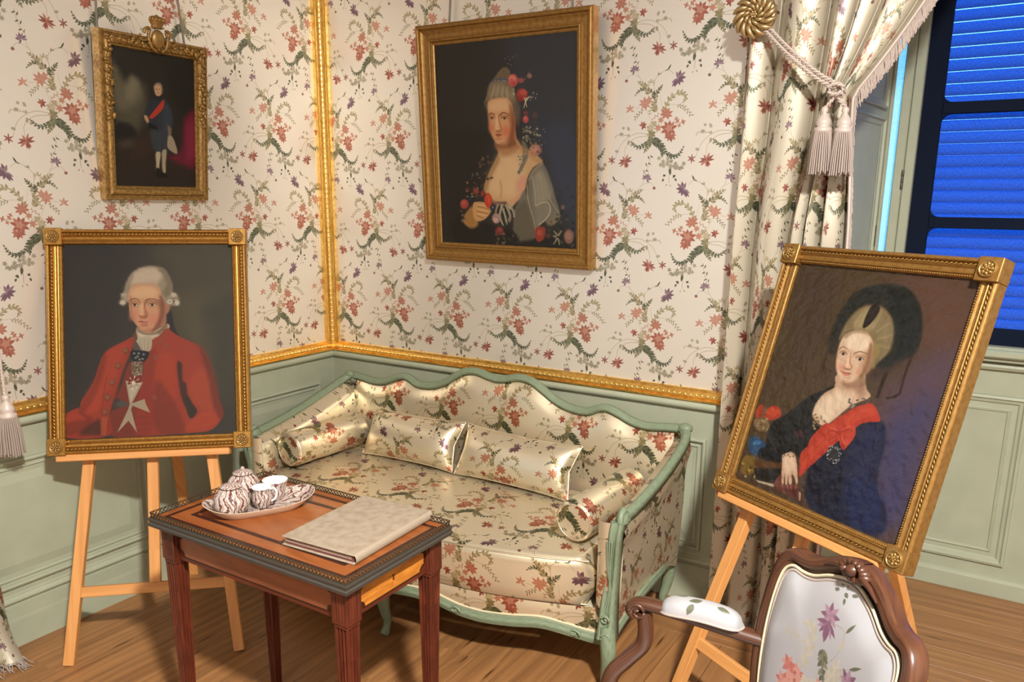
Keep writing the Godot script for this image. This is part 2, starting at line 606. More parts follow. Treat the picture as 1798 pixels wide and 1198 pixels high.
		# pink flower with its outlier
		for q in [[100, 0.026], [55, 0.03], [10, 0.026], [150, 0.028], [190, 0.026], [235, 0.024], [280, 0.026], [325, 0.024]]:
			leaf(-0.026, 0.072, q[0], q[1], 0.011, pink if int(q[0]) % 4 else red2, red2)
		flower(-0.01, 0.085, 0.016, 5, 30, red2, pink, 0.4)
		for q in [95, 40, 150, 210, -30]: leaf(-0.086, 0.053, q, 0.02, 0.008, pink if q > 90 else pink2, red2)
		stem([Vector2(-0.068, 0.056), Vector2(-0.045, 0.06)], 0.0013, stemc)
		sprig([Vector2(-0.03, 0.05), Vector2(-0.05, 0.036), Vector2(-0.066, 0.02)], beige, beige.darkened(0.08), 0.012, 8)
		# right sprig
		stem([Vector2(0.05, 0.03), Vector2(0.07, 0.06), Vector2(0.1, 0.062)], 0.0013, stemc)
		sprig([Vector2(0.1, 0.062), Vector2(0.13, 0.05), Vector2(0.158, 0.02)], beige, olive.lightened(0.2), 0.012, 12)
		# stems in the middle
		for s in [[Vector2(0.0, -0.05), Vector2(0.03, 0.0), Vector2(0.02, 0.06)], [Vector2(0.01, -0.05), Vector2(0.045, 0.0), Vector2(0.05, 0.04)], [Vector2(0.0, -0.06), Vector2(0.0, 0.0), Vector2(-0.02, 0.05)], [Vector2(-0.01, -0.03), Vector2(0.04, 0.02), Vector2(0.035, 0.1)]]:
			stem(s, 0.0014, beige2)
		sprig([Vector2(-0.01, 0.03), Vector2(0.0, 0.055), Vector2(0.016, 0.08)], beige, beige, 0.011, 8)
		sprig([Vector2(0.0, 0.0), Vector2(0.012, 0.02), Vector2(0.03, 0.03)], beige, pink, 0.01, 6)
		# red cluster
		for q in [[20, 0.028], [60, 0.026], [100, 0.028], [140, 0.03], [180, 0.026], [225, 0.022], [-20, 0.026], [-60, 0.022]]:
			leaf(0.06, 0.03, q[0], q[1], 0.0115, red2 if int(q[0]) % 40 else red, red3)
		flower(0.04, 0.01, 0.013, 6, 40, pink, red2, 0.5)
		for q in [[15, 0.034], [50, 0.032], [85, 0.03], [125, 0.032], [165, 0.036], [205, 0.034], [245, 0.03], [285, 0.03], [325, 0.032]]:
			leaf(0.073, -0.022, q[0], q[1], 0.0145, red if int(q[0]) % 10 else red2, red3)
		for q in [35, 110, 190, 260, 330]: leaf(0.073, -0.02, q, 0.019, 0.009, pink, red)
		for q in [[200, 0.026], [240, 0.024], [280, 0.026], [320, 0.026], [0, 0.022], [160, 0.02]]:
			leaf(0.081, -0.046, q[0], q[1], 0.0115, red3 if int(q[0]) % 80 else red, red2)
		flower(0.03, -0.018, 0.016, 6, 15, pink, red2, 0.45)
		for q in [Vector3(0.105, 0.004, 0.011), Vector3(0.127, 0.0, 0.012), Vector3(0.113, -0.012, 0.009), Vector3(0.1, 0.013, 0.009)]:
			flower(q.x, q.y, q.z, 4, q.x * 3000, red, red2, 0.4)
			stem([Vector2(0.08, -0.01), Vector2(q.x, q.y)], 0.001, red2)
		for q in [70, 20, 120, 170, -40, -100]: leaf(-0.031, -0.007, q, 0.017, 0.0075, red if q > 60 else red3)
		# beige blooms low in the middle
		flower(0.0, -0.018, 0.019, 7, 0, beige, beige2, 0.55)
		flower(0.004, -0.04, 0.02, 7, 25, beige, olive, 0.5)
		flower(0.014, -0.002, 0.013, 6, 50, beige2, beige, 0.6)
		# arching stems to the lower left, with star flowers
		stem([Vector2(-0.002, -0.04), Vector2(-0.06, -0.036), Vector2(-0.115, -0.07), Vector2(-0.14, -0.125)], 0.0021, stemc)
		stem([Vector2(-0.002, -0.045), Vector2(-0.06, -0.052), Vector2(-0.098, -0.085), Vector2(-0.1, -0.13)], 0.0021, stemc)
		blossoms(-0.1, -0.028, 0.024, 7, 0.007, ivory, ivory2, 5)
		sprig([Vector2(-0.09, -0.045), Vector2(-0.12, -0.035), Vector2(-0.145, -0.045)], beige, ivory2, 0.008, 6)
		blossoms(-0.078, -0.068, 0.012, 4, 0.0065, purp2, beige, 8)
		blossoms(-0.135, -0.098, 0.012, 3, 0.0065, ivory, ivory2, 9)
		for q in [25, 85, 150, 205, 270, 320]: leaf(-0.155, -0.132, q, 0.018, 0.0052, wine if q % 2 else red3)
		for q in [[120, 0.024], [70, 0.03], [35, 0.032], [5, 0.03], [165, 0.026], [195, 0.032], [222, 0.03], [-90, 0.026], [-50, 0.026]]:
			leaf(-0.098, -0.138, q[0], q[1], 0.0085, red3 if int(q[0]) % 2 else red2, wine)
		leaf(-0.095, -0.14, -78, 0.024, 0.011, red3)
		# green leaves under the bouquet
		acanthus([Vector2(0.004, -0.062), Vector2(-0.02, -0.078), Vector2(-0.05, -0.086), Vector2(-0.076, -0.066)], 0.019, green, dgreen, 8)
		acanthus([Vector2(0.01, -0.05), Vector2(-0.004, -0.075), Vector2(-0.018, -0.1)], 0.023, olive, green, 6)
		acanthus([Vector2(0.01, -0.058), Vector2(0.04, -0.08), Vector2(0.068, -0.112)], 0.029, green, dgreen, 7)
		acanthus([Vector2(0.03, -0.07), Vector2(0.05, -0.1), Vector2(0.052, -0.118)], 0.018, dgreen, green, 5)
		acanthus([Vector2(0.07, -0.11), Vector2(0.092, -0.123), Vector2(0.118, -0.116), Vector2(0.134, -0.088)], 0.0175, dgreen, green, 8)
		# ivory clusters and the dark hanging leaves
		blossoms(0.06, -0.138, 0.024, 9, 0.0095, ivory, ivory2, 21)
		blossoms(0.112, -0.15, 0.028, 9, 0.0095, ivory, ivory2.darkened(0.1), 22)
		blossoms(0.082, -0.155, 0.015, 5, 0.0075, ivory, ivory2, 23)
		stem([Vector2(0.085, -0.16), Vector2(0.083, -0.19), Vector2(0.085, -0.22)], 0.0014, moss)
		for q in [[0.084, -0.165, -80, 0.027, 0.0105], [0.07, -0.19, 200, 0.013, 0.0075], [0.062, -0.203, 250, 0.013, 0.0075], [0.098, -0.192, -10, 0.013, 0.0075], [0.107, -0.202, -60, 0.013, 0.0075], [0.098, -0.2, 40, 0.013, 0.0075], [0.066, -0.196, 120, 0.011, 0.007]]:
			leaf(q[0], q[1], q[2], q[3], q[4], dgreen)
		leaf(0.078, -0.222, 230, 0.012, 0.0045, beige)
		leaf(0.088, -0.225, -70, 0.01, 0.004, beige)
	func p_ell(x: float, y: float, rx: float, ry: float, c: Color) -> void:
		put(Painter.ell_pts(at(x, y), rx * k, ry * k, 0.0, 12), c)

func silk_tile(fade: float) -> ImageTexture:
	var pw := 1024
	var ph := int(round(1024.0 * 0.797 / 0.3225))
	var p := Painter.new(pw, ph, Color8(238, 232, 221))
	var f := Flora.new()
	f.p = p
	f.k = pw / 0.3225
	f.wrap = Vector2(pw, ph)
	f.fade = fade
	f.o = Vector2(0.5 * pw, 0.25 * ph)
	f.bouquet()
	f.mir = -1.0
	f.o = Vector2(0.252 * pw, 0.747 * ph)
	f.bouquet()
	return p.texture(512, ph / 2)

# ---------------------------------------------------------------- the build
func _ready() -> void:
	rng.seed = 11
	camera_and_light()
	materials()
	room()
	window_niche()
	wall_pictures()
	settee()
	easels()
	table()
	table_things()
	curtains()
	armchair()

func camera_and_light() -> void:
	var cam := Camera3D.new()
	cam.name = "camera"
	var yaw := deg_to_rad(31.601)
	var pit := deg_to_rad(12.694)
	var rol := deg_to_rad(0.545)
	var f := Vector3(-sin(yaw) * cos(pit), -sin(pit), -cos(yaw) * cos(pit))
	var r := Vector3(cos(yaw), 0, -sin(yaw))
	var u := r.cross(f)
	var r2 := r * cos(rol) + u * sin(rol)
	var u2 := u * cos(rol) - r * sin(rol)
	cam.transform = Transform3D(Basis(r2, u2, -f), Vector3(2.8808, 1.6, 2.9144))
	cam.projection = Camera3D.PROJECTION_FRUSTUM
	cam.near = 0.05
	cam.far = 60.0
	cam.size = 2.0 * 0.05 * 599.0 / 1379.12       # the picture is the lower part of a taller negative, so the lens is shifted
	cam.frustum_offset = Vector2(0, 0.05 * 64.21 / 1379.12)
	cam.current = true
	add_child(cam)
	var e := Environment.new()
	e.background_mode = Environment.BG_SKY
	var sky := Sky.new()
	var sm := ProceduralSkyMaterial.new()
	sm.sky_top_color = Color(0.38, 0.68, 0.95)
	sm.sky_horizon_color = Color(0.44, 0.75, 0.98)
	sm.ground_bottom_color = Color(0.38, 0.68, 0.95)
	sm.ground_horizon_color = Color(0.44, 0.75, 0.98)
	sm.sky_energy_multiplier = 2.1
	sm.ground_energy_multiplier = 2.1
	sky.sky_material = sm
	e.sky = sky
	e.tonemap_mode = Environment.TONE_MAPPER_LINEAR
	e.tonemap_exposure = 1.0
	e.sdfgi_enabled = true
	e.ssao_enabled = true
	e.ssil_enabled = true
	var we := WorldEnvironment.new()
	we.name = "environment"
	we.environment = e
	add_child(we)
	# two warm ceiling lamps of the room, above and behind the viewer
	lamp(Vector3(3.5, 3.12, 2.9), 0.22, 36.0, "round ceiling lamp nearest the window")
	lamp(Vector3(1.7, 3.3, 4.2), 0.4, 1.5, "round ceiling lamp nearest the left wall")

func lamp(at: Vector3, size: float, energy: float, label: String) -> void:
	var t := thing("ceiling_lamp", label, "lamp", at)
	var rim := MB.new()
	rim.lathe([Vector2(size * 0.5, 0.1), Vector2(size * 0.58, 0.09), Vector2(size * 0.6, 0.0), Vector2(size * 0.56, -0.012), Vector2(size * 0.52, 0.0)], Vector3.ZERO, 32)
	part("rim", rim, mat("lamp_brass", Color(0.75, 0.6, 0.35), 0.35, 0.9), t)
	var g := MB.new()
	g.lathe([Vector2(0.0, 0.004), Vector2(size * 0.3, 0.004), Vector2(size * 0.52, 0.012)], Vector3.ZERO, 32)
	var gm := mat("lamp_glass", Color(1.0, 0.93, 0.82), 0.4)
	gm.emission_enabled = true
	gm.emission = Color(1.0, 0.86, 0.66)
	gm.emission_energy_multiplier = 2.0
	part("glass", g, gm, t)
	var l := AreaLight3D.new()
	l.name = "lamp_light"
	l.area_size = Vector2(size * 0.9, size * 0.9)
	l.light_color = Color(1.0, 0.99, 0.965)
	l.light_energy = energy
	l.shadow_enabled = true
	l.area_range = 12.0
	l.area_attenuation = 2.0
	t.add_child(l)
	l.position = Vector3(0, -0.02, 0)
	l.rotation_degrees = Vector3(-90, 0, 0)

func materials() -> void:
	var silk := silk_tile(0.12)
	var silk2 := silk_tile(0.0)
	var weave := noise_tex(256, 256, 0.09, 5, [], FastNoiseLite.TYPE_SIMPLEX, 3, true, 1.2)
	var m := mat("silk_wall", Color(1, 1, 1), 0.44, 0.68, silk, Vector3.ONE, 0.5)
	m = mat("satin", Color(0.94, 0.905, 0.82), 0.35, 0.7, silk2, Vector3.ONE, 0.6)
	m = mat("curtain_silk", Color(0.76, 0.74, 0.69), 0.42, 0.35, silk2, Vector3.ONE, 0.55)
	m.cull_mode = BaseMaterial3D.CULL_DISABLED
	var streak := noise_tex(256, 256, 0.02, 3, [Color(0.66, 0.66, 0.6), Color(0.7, 0.7, 0.64)])
	mat("sage", Color(0.93, 0.95, 0.9), 0.5, 0.0, streak, Vector3(1.2, 1.2, 1))
	mat("plaster", Color(0.7, 0.69, 0.67), 0.8)
	mat("ceiling_paint", Color(0.8, 0.79, 0.77), 0.85)
	var leafy := noise_tex(256, 256, 0.03, 12, [Color(0.86, 0.68, 0.36), Color(0.97, 0.82, 0.5), Color(1.0, 0.89, 0.6)])
	m = mat("gold", Color(1, 0.97, 0.9), 0.3, 0.9, leafy, Vector3(4, 4, 1))
	m = mat("old_gold", Color(0.68, 0.6, 0.5), 0.32, 0.8, leafy, Vector3(7, 7, 1))
	var dull := noise_tex(256, 256, 0.04, 14, [Color(0.42, 0.33, 0.2), Color(0.6, 0.48, 0.29), Color(0.74, 0.6, 0.37)])
	mat("bronze_gold", Color(1, 0.97, 0.9), 0.4, 0.6, dull, Vector3(6, 6, 1))
	mat("worn_gold", Color(0.6, 0.53, 0.46), 0.42, 0.6, leafy, Vector3(6, 6, 1))
	mat("gallery_bronze", Color(0.36, 0.3, 0.22), 0.4, 0.7)
	mat("brass_rim", Color(0.66, 0.55, 0.38), 0.34, 0.8)
	for i in 3:
		var wt := wood_tex(512, 128, 31 + i, Color(0.46, 0.31, 0.18), Color(0.66, 0.47, 0.29), 0.14, 2 + i, 22.0)
		mat("plank_%d" % i, Color(1, 1, 1), 0.42, 0.0, wt, Vector3(0.55, 3.2, 1), 0.5)
	mat("pine", Color(1, 1, 1), 0.5, 0.0, wood_tex(512, 128, 41, Color(0.74, 0.5, 0.27), Color(0.84, 0.61, 0.36), 0.14, 1, 14.0), Vector3(1.0, 4.0, 1))
	mat("mahogany", Color(1, 1, 1), 0.3, 0.0, wood_tex(256, 128, 42, Color(0.24, 0.1, 0.065), Color(0.42, 0.19, 0.12), 0.2, 0, 26.0), Vector3(2, 4, 1))
	mat("veneer", Color(0.86, 0.86, 0.86), 0.28, 0.0, wood_tex(256, 128, 43, Color(0.58, 0.31, 0.15), Color(0.72, 0.43, 0.22), 0.16, 0, 18.0), Vector3(2, 3, 1))
	mat("rosewood", Color(1, 1, 1), 0.3, 0.0, wood_tex(256, 128, 46, Color(0.42, 0.24, 0.16), Color(0.56, 0.33, 0.22), 0.16, 0, 18.0), Vector3(2, 3, 1))
	mat("satinwood", Color(1, 1, 1), 0.3, 0.0, wood_tex(256, 128, 44, Color(0.62, 0.36, 0.12), Color(0.82, 0.54, 0.22), 0.2, 0, 8.0), Vector3(4, 6, 1))
	mat("inlay", Color(0.2, 0.09, 0.05), 0.35)
	mat("walnut", Color(1, 1, 1), 0.36, 0.0, wood_tex(256, 128, 45, Color(0.2, 0.11, 0.07), Color(0.38, 0.23, 0.14), 0.25, 0, 18.0), Vector3(3, 5, 1))
	var gp := noise_tex(256, 256, 0.03, 9, [Color(0.38, 0.43, 0.34), Color(0.46, 0.51, 0.41), Color(0.52, 0.57, 0.47)])
	mat("green_paint", Color(1, 1, 1), 0.5, 0.0, gp, Vector3(4, 4, 1))
	mat("gimp", Color(0.74, 0.7, 0.58), 0.7)
	mat("cord", Color(0.78, 0.72, 0.68), 0.45, 0.1)
	mat("fringe", Color(0.66, 0.6, 0.56), 0.45, 0.2)
	mat("pale_brass", Color(0.74, 0.64, 0.46), 0.34, 0.8)
	mat("navy_sash", Color(0.07, 0.1, 0.17), 0.8, 0.0, null, Vector3.ONE, 0.2)
	mat("iron", Color(0.36, 0.35, 0.3), 0.5, 0.6)
	mat("copper_pipe", Color(0.66, 0.4, 0.28), 0.35, 0.7)
	mat("linen_cord", Color(0.5, 0.46, 0.42), 0.7)

# silk panel on a wall: rectangular quad with the tile laid out in metres
func silk_quad(mb: MB, a: Vector3, b: Vector3, y0: float, y1: float, u_at_a: float, v_ref: float) -> void:
	var len := a.distance_to(b)
	var ua := u_at_a
	var ub := u_at_a + len / 0.3225
	var v0 := (v_ref - y0) / 0.797
	var v1 := (v_ref - y1) / 0.797
	var A0 := Vector3(a.x, y0, a.z)
	var B0 := Vector3(b.x, y0, b.z)
	var A1 := Vector3(a.x, y1, a.z)
	var B1 := Vector3(b.x, y1, b.z)
	mb.quad(A0, A1, B1, B0, [Vector2(ua, v0), Vector2(ua, v1), Vector2(ub, v1), Vector2(ub, v0)])

# moulding run: profile (out from wall, up) swept along a horizontal line
func run_moulding(a: Vector3, b: Vector3, out: Vector3, prof: Array) -> MB:
	var mb := MB.new()
	for i in prof.size() - 1:
		var p: Vector2 = prof[i]
		var q: Vector2 = prof[i + 1]
		mb.quad(a + out * p.x + Vector3.UP * p.y, a + out * q.x + Vector3.UP * q.y, b + out * q.x + Vector3.UP * q.y, b + out * p.x + Vector3.UP * p.y)
	return mb

func arc_prof(c: Vector2, r: float, a0: float, a1: float, n: int) -> Array:
	var o := []
	for i in n + 1:
		var a := deg_to_rad(lerpf(a0, a1, float(i) / n))
		o.append(c + Vector2(cos(a), sin(a)) * r)
	return o

func plank_mesh(lx: float, lz: float, along_x: bool, off: Vector2) -> ArrayMesh:
	var mb := MB.new()
	mb.box(Vector3(0, -0.01, 0), Vector3(lx - 0.0016, 0.02, lz - 0.0016), 0.0012)
	for i in mb.t.size():
		var p := mb.v[i]
		mb.t[i] = (Vector2(p.x, p.z) if along_x else Vector2(p.z, p.x)) + off
	return mb.mesh()

func room() -> void:
	# floor: joists' bed plus single boards
	var bed := MB.new()
	bed.box(Vector3(2.6, -0.06, 2.2), Vector3(6.2, 0.07, 6.6))
	var floor_node := struct("floor", bed, M.inlay, "wide pine floorboards in warm brown with dark knots")
	var x := 0.0
	var col := 0
	while x < 5.4:
		var w: float = [0.145, 0.135, 0.155][col % 3]
		w = minf(w, 5.4 - x)
		var z := 0.27
		var k := 0
		while z < 5.2:
			var l := rng.randf_range(1.5, 2.4)
			if 5.2 - z - l < 0.6: l = 5.2 - z
			l = minf(l, 5.2 - z)
			var o := part("board", plank_mesh(w, l, false, Vector2(rng.randf() * 3, rng.randf() * 3)), M["plank_%d" % rng.randi_range(0, 2)], floor_node)
			o.position = Vector3(x + w / 2, 0, z + l / 2)
			z += l
			k += 1
		x += w
		col += 1
	var zz := 0.27
	while zz > -0.74:
		var w: float = minf(0.14, zz + 0.75)
		for seg in ([[0.0, 1.75], [1.75, 3.9], [3.9, 5.4]] if zz > 0.05 else [[2.3, 3.2], [3.2, 3.95]]):
			var o := part("board", plank_mesh(seg[1] - seg[0], w, true, Vector2(rng.randf() * 3, rng.randf() * 3)), M["plank_%d" % rng.randi_range(0, 2)], floor_node)
			o.position = Vector3((seg[0] + seg[1]) / 2, 0, zz - w / 2)
		zz -= w
	# walls
	var wb := MB.new()
	silk_quad(wb, Vector3(0, 0, 0), Vector3(2.34, 0, 0), 0.0, 3.4, 0.5 + (0.0 - 1.692) / 0.3225, 1.890 + 0.25 * 0.797)
	wb.box(Vector3(1.07, 1.7, -0.376), Vector3(2.54, 3.4, 0.75))
	struct("wall_back", wb, M.silk_wall, "wall hung with cream silk woven with bouquets")
	var wl := MB.new()
	silk_quad(wl, Vector3(0, 0, 2.0), Vector3(0, 0, 0), 0.0, 3.4, 0.5 - (2.0 - 1.313) / 0.3225, 1.92 + 0.25 * 0.797)
	wl.box(Vector3(-0.101, 1.7, 0.45), Vector3(0.2, 3.4, 3.1))
	wl.box(Vector3(-0.101, 0.45, 2.55), Vector3(0.2, 0.9, 1.1))
	wl.box(Vector3(-0.101, 3.05, 2.55), Vector3(0.2, 0.7, 1.1))
	wl.box(Vector3(-0.101, 1.7, 4.2), Vector3(0.2, 3.4, 2.2))
	struct("wall_left", wl, M.silk_wall, "left wall hung with cream silk woven with bouquets")
	var w2 := MB.new()
	for q in [2.03, 2.55, 3.07]: w2.box(Vector3(-0.1, 1.8, q), Vector3(0.06, 1.8, 0.06), 0.004)
	for q in [0.93, 1.35, 1.8, 2.25, 2.67]: w2.box(Vector3(-0.1, q, 2.55), Vector3(0.05, 0.05, 1.08), 0.004)
	var wn := struct("window_2", w2, M.sage, "grey green window in the left wall behind its curtain")
	var gl := mat("window_glass", Color(0.95, 0.97, 1.0, 0.06), 0.05)
	gl.transparency = BaseMaterial3D.TRANSPARENCY_ALPHA
	for q in [2.29, 2.81]:
		for k in 4:
			var pn := MB.new()
			pn.box(Vector3(-0.1, [1.14, 1.575, 2.025, 2.46][k], q), Vector3(0.004, 0.4, 0.46))
			part("pane", pn, gl, wn)
	var bm := mat("blind_cloth", Color(0.62, 0.66, 0.72, 0.6), 0.9)
	bm.transparency = BaseMaterial3D.TRANSPARENCY_ALPHA
	var bl := MB.new()
	bl.quad(Vector3(-0.06, 0.9, 2.0), Vector3(-0.06, 2.7, 2.0), Vector3(-0.06, 2.7, 3.1), Vector3(-0.06, 0.9, 3.1))
	part("thin_blind", bl, bm, wn)
	var wr := MB.new()
	wr.box(Vector3(5.5, 1.7, 2.2), Vector3(0.2, 3.4, 6.2))
	struct("wall_right", wr, M.plaster, "plain cream wall at the right side of the room")
	var wf := MB.new()
	wf.box(Vector3(2.7, 1.7, 5.3), Vector3(5.8, 3.4, 0.2))
	struct("wall_front", wf, M.plaster, "plain cream wall behind the viewer")
	var ce := MB.new()
	ce.box(Vector3(2.7, 3.5, 2.2), Vector3(6.0, 0.2, 6.4))
	struct("ceiling", ce, M.ceiling_paint, "pale flat ceiling")
	# dado on both walls
	var ends := [[Vector3(0, 0, 0), Vector3(2.34, 0, 0), Vector3(0, 0, 1)], [Vector3(0, 0, 5.2), Vector3(0, 0, 0), Vector3(1, 0, 0)]]
	var sides := ["back", "left"]
	for s in 2:
		var a: Vector3 = ends[s][0]
		var b: Vector3 = ends[s][1]
		var out: Vector3 = ends[s][2]
		var dado := run_moulding(a, b, out, [Vector2(0.0, 0.0), Vector2(0.006, 0.0), Vector2(0.006, 0.82), Vector2(0.0, 0.82)])
		var dn := struct("trim_%d" % (1 + s * 4), dado, M.sage, "sage green dado boarding on the %s wall" % sides[s])
		# panels: raised mouldings round a sunk field
		var panels := [[0.13, 1.99]] if s == 0 else [[0.11, 0.98], [1.1, 2.35], [2.47, 4.9]]
		for pn in panels:
			var wd: float = pn[1] - pn[0]
			var mid: float = (pn[0] + pn[1]) / 2
			var bas := Basis(Vector3(1, 0, 0), Vector3.UP, Vector3(0, 0, 1)) if s == 0 else Basis(Vector3(0, 0, -1), Vector3.UP, Vector3(1, 0, 0))
			var c := (Vector3(mid, 0.46, 0) if s == 0 else Vector3(0, 0.46, mid)) + out * 0.006
			var mb := MB.new()
			mb.frame(Vector3.ZERO, wd, 0.47, [Vector2(0, 0), Vector2(0.002, 0.011), Vector2(0.009, 0.014), Vector2(0.015, 0.011), Vector2(0.017, 0.002), Vector2(0.024, 0.0005), Vector2(0.028, 0.005), Vector2(0.034, 0.006), Vector2(0.038, 0.001)])
			var o := part("panel_moulding", mb, M.sage, dn)
			o.transform = Transform3D(bas, c)
			var fd := MB.new()
			fd.frame(Vector3.ZERO, wd - 0.11, 0.36, [Vector2(0, 0), Vector2(0.03, 0.005)])
			fd.quad(Vector3(-(wd - 0.17) / 2, -0.15, 0.005), Vector3(-(wd - 0.17) / 2, 0.15, 0.005), Vector3((wd - 0.17) / 2, 0.15, 0.005), Vector3((wd - 0.17) / 2, -0.15, 0.005))
			var o2 := part("panel_field", fd, M.sage, dn)
			o2.transform = Transform3D(bas, c)
		var bp := [Vector2(0.006, 0.0), Vector2(0.016, 0.0), Vector2(0.016, 0.1), Vector2(0.0145, 0.112), Vector2(0.0145, 0.158), Vector2(0.008, 0.16), Vector2(0.008, 0.166)]
		bp.append_array(arc_prof(Vector2(0.008, 0.178), 0.011, -70, 70, 6))
		bp.append_array([Vector2(0.009, 0.191), Vector2(0.009, 0.197), Vector2(0.006, 0.2)])
		struct("baseboard_%s" % sides[s], run_moulding(a, b, out, bp), M.sage, "sage green skirting with a rounded top on the %s wall" % sides[s])
		var rp := [Vector2(0.006, 0.806), Vector2(0.014, 0.808), Vector2(0.016, 0.812)]
		rp.append_array(arc_prof(Vector2(0.014, 0.827), 0.016, -80, 80, 8))
		rp.append_array([Vector2(0.014, 0.845), Vector2(0.0, 0.847)])
		struct("trim_%d" % (2 + s * 4), run_moulding(a, b, out, rp), M.sage, "rounded sage green chair rail on the %s wall" % sides[s])
		# gilt moulding above it, with a beaded roll
		var gp := [Vector2(0.0, 0.843), Vector2(0.026, 0.845), Vector2(0.028, 0.852), Vector2(0.018, 0.858)]
		gp.append_array(arc_prof(Vector2(0.016, 0.868), 0.0105, -60, 80, 7))
		gp.append_array([Vector2(0.012, 0.882), Vector2(0.012, 0.889), Vector2(0.008, 0.893), Vector2(0.0, 0.894)])
		var gn := struct("trim_%d" % (3 + s * 4), run_moulding(a + (b - a).normalized() * (0.02 if s == 0 else 0.0), b - (b - a).normalized() * (0.02 if s == 1 else 0.0), out, gp), M.gold, "gilt beaded moulding along the foot of the silk, %s wall" % sides[s])
		var bd := MB.new()
		var len := a.distance_to(b)
		var dir := (b - a).normalized()
		var d := 0.05
		while d < len - 0.04:
			var p := a + dir * d
			if p.z < 2.6: bd.ball(p + out * 0.0235 + Vector3.UP * 0.871, Vector3(0.0082, 0.0055, 0.005) if s == 0 else Vector3(0.005, 0.0055, 0.0082), 7, 4)
			d += 0.0225
		var bo := part("bead_row", bd, M.gold, gn)
		bo.set_meta("kind", "stuff")
		# upright gilt moulding in the corner
		var cp := MB.new()
		var prof := [Vector2(0.004, 0.0), Vector2(0.004, 0.016), Vector2(0.01, 0.022)]
		prof.append_array(arc_prof(Vector2(0.021, 0.018), 0.0095, 160, 20, 7))
		prof.append_array([Vector2(0.034, 0.012), Vector2(0.04, 0.011), Vector2(0.046, 0.016), Vector2(0.051, 0.014), Vector2(0.053, 0.0)])
		for i in prof.size() - 1:
			var p: Vector2 = prof[i]
			var q: Vector2 = prof[i + 1]
			var P := Vector3(p.x, 0.858, p.y) if s == 0 else Vector3(p.y, 0.858, p.x)
			var Q := Vector3(q.x, 0.858, q.y) if s == 0 else Vector3(q.y, 0.858, q.x)
			cp.quad(P, P + Vector3.UP * 2.53, Q + Vector3.UP * 2.53, Q)
		var cn := struct("trim_%d" % (4 + s * 4), cp, M.gold, "upright gilt moulding in the room corner, on the %s wall" % sides[s])
		var cb := MB.new()
		var yy := 0.9
		while yy < 2.6:
			var pp := Vector3(0.021, yy, 0.026) if s == 0 else Vector3(0.026, yy, 0.021)
			cb.ball(pp, Vector3(0.006, 0.009, 0.0045) if s == 0 else Vector3(0.0045, 0.009, 0.006), 7, 4)
			yy += 0.0235
		var co := part("bead_row", cb, M.gold, cn)
		co.set_meta("kind", "stuff")

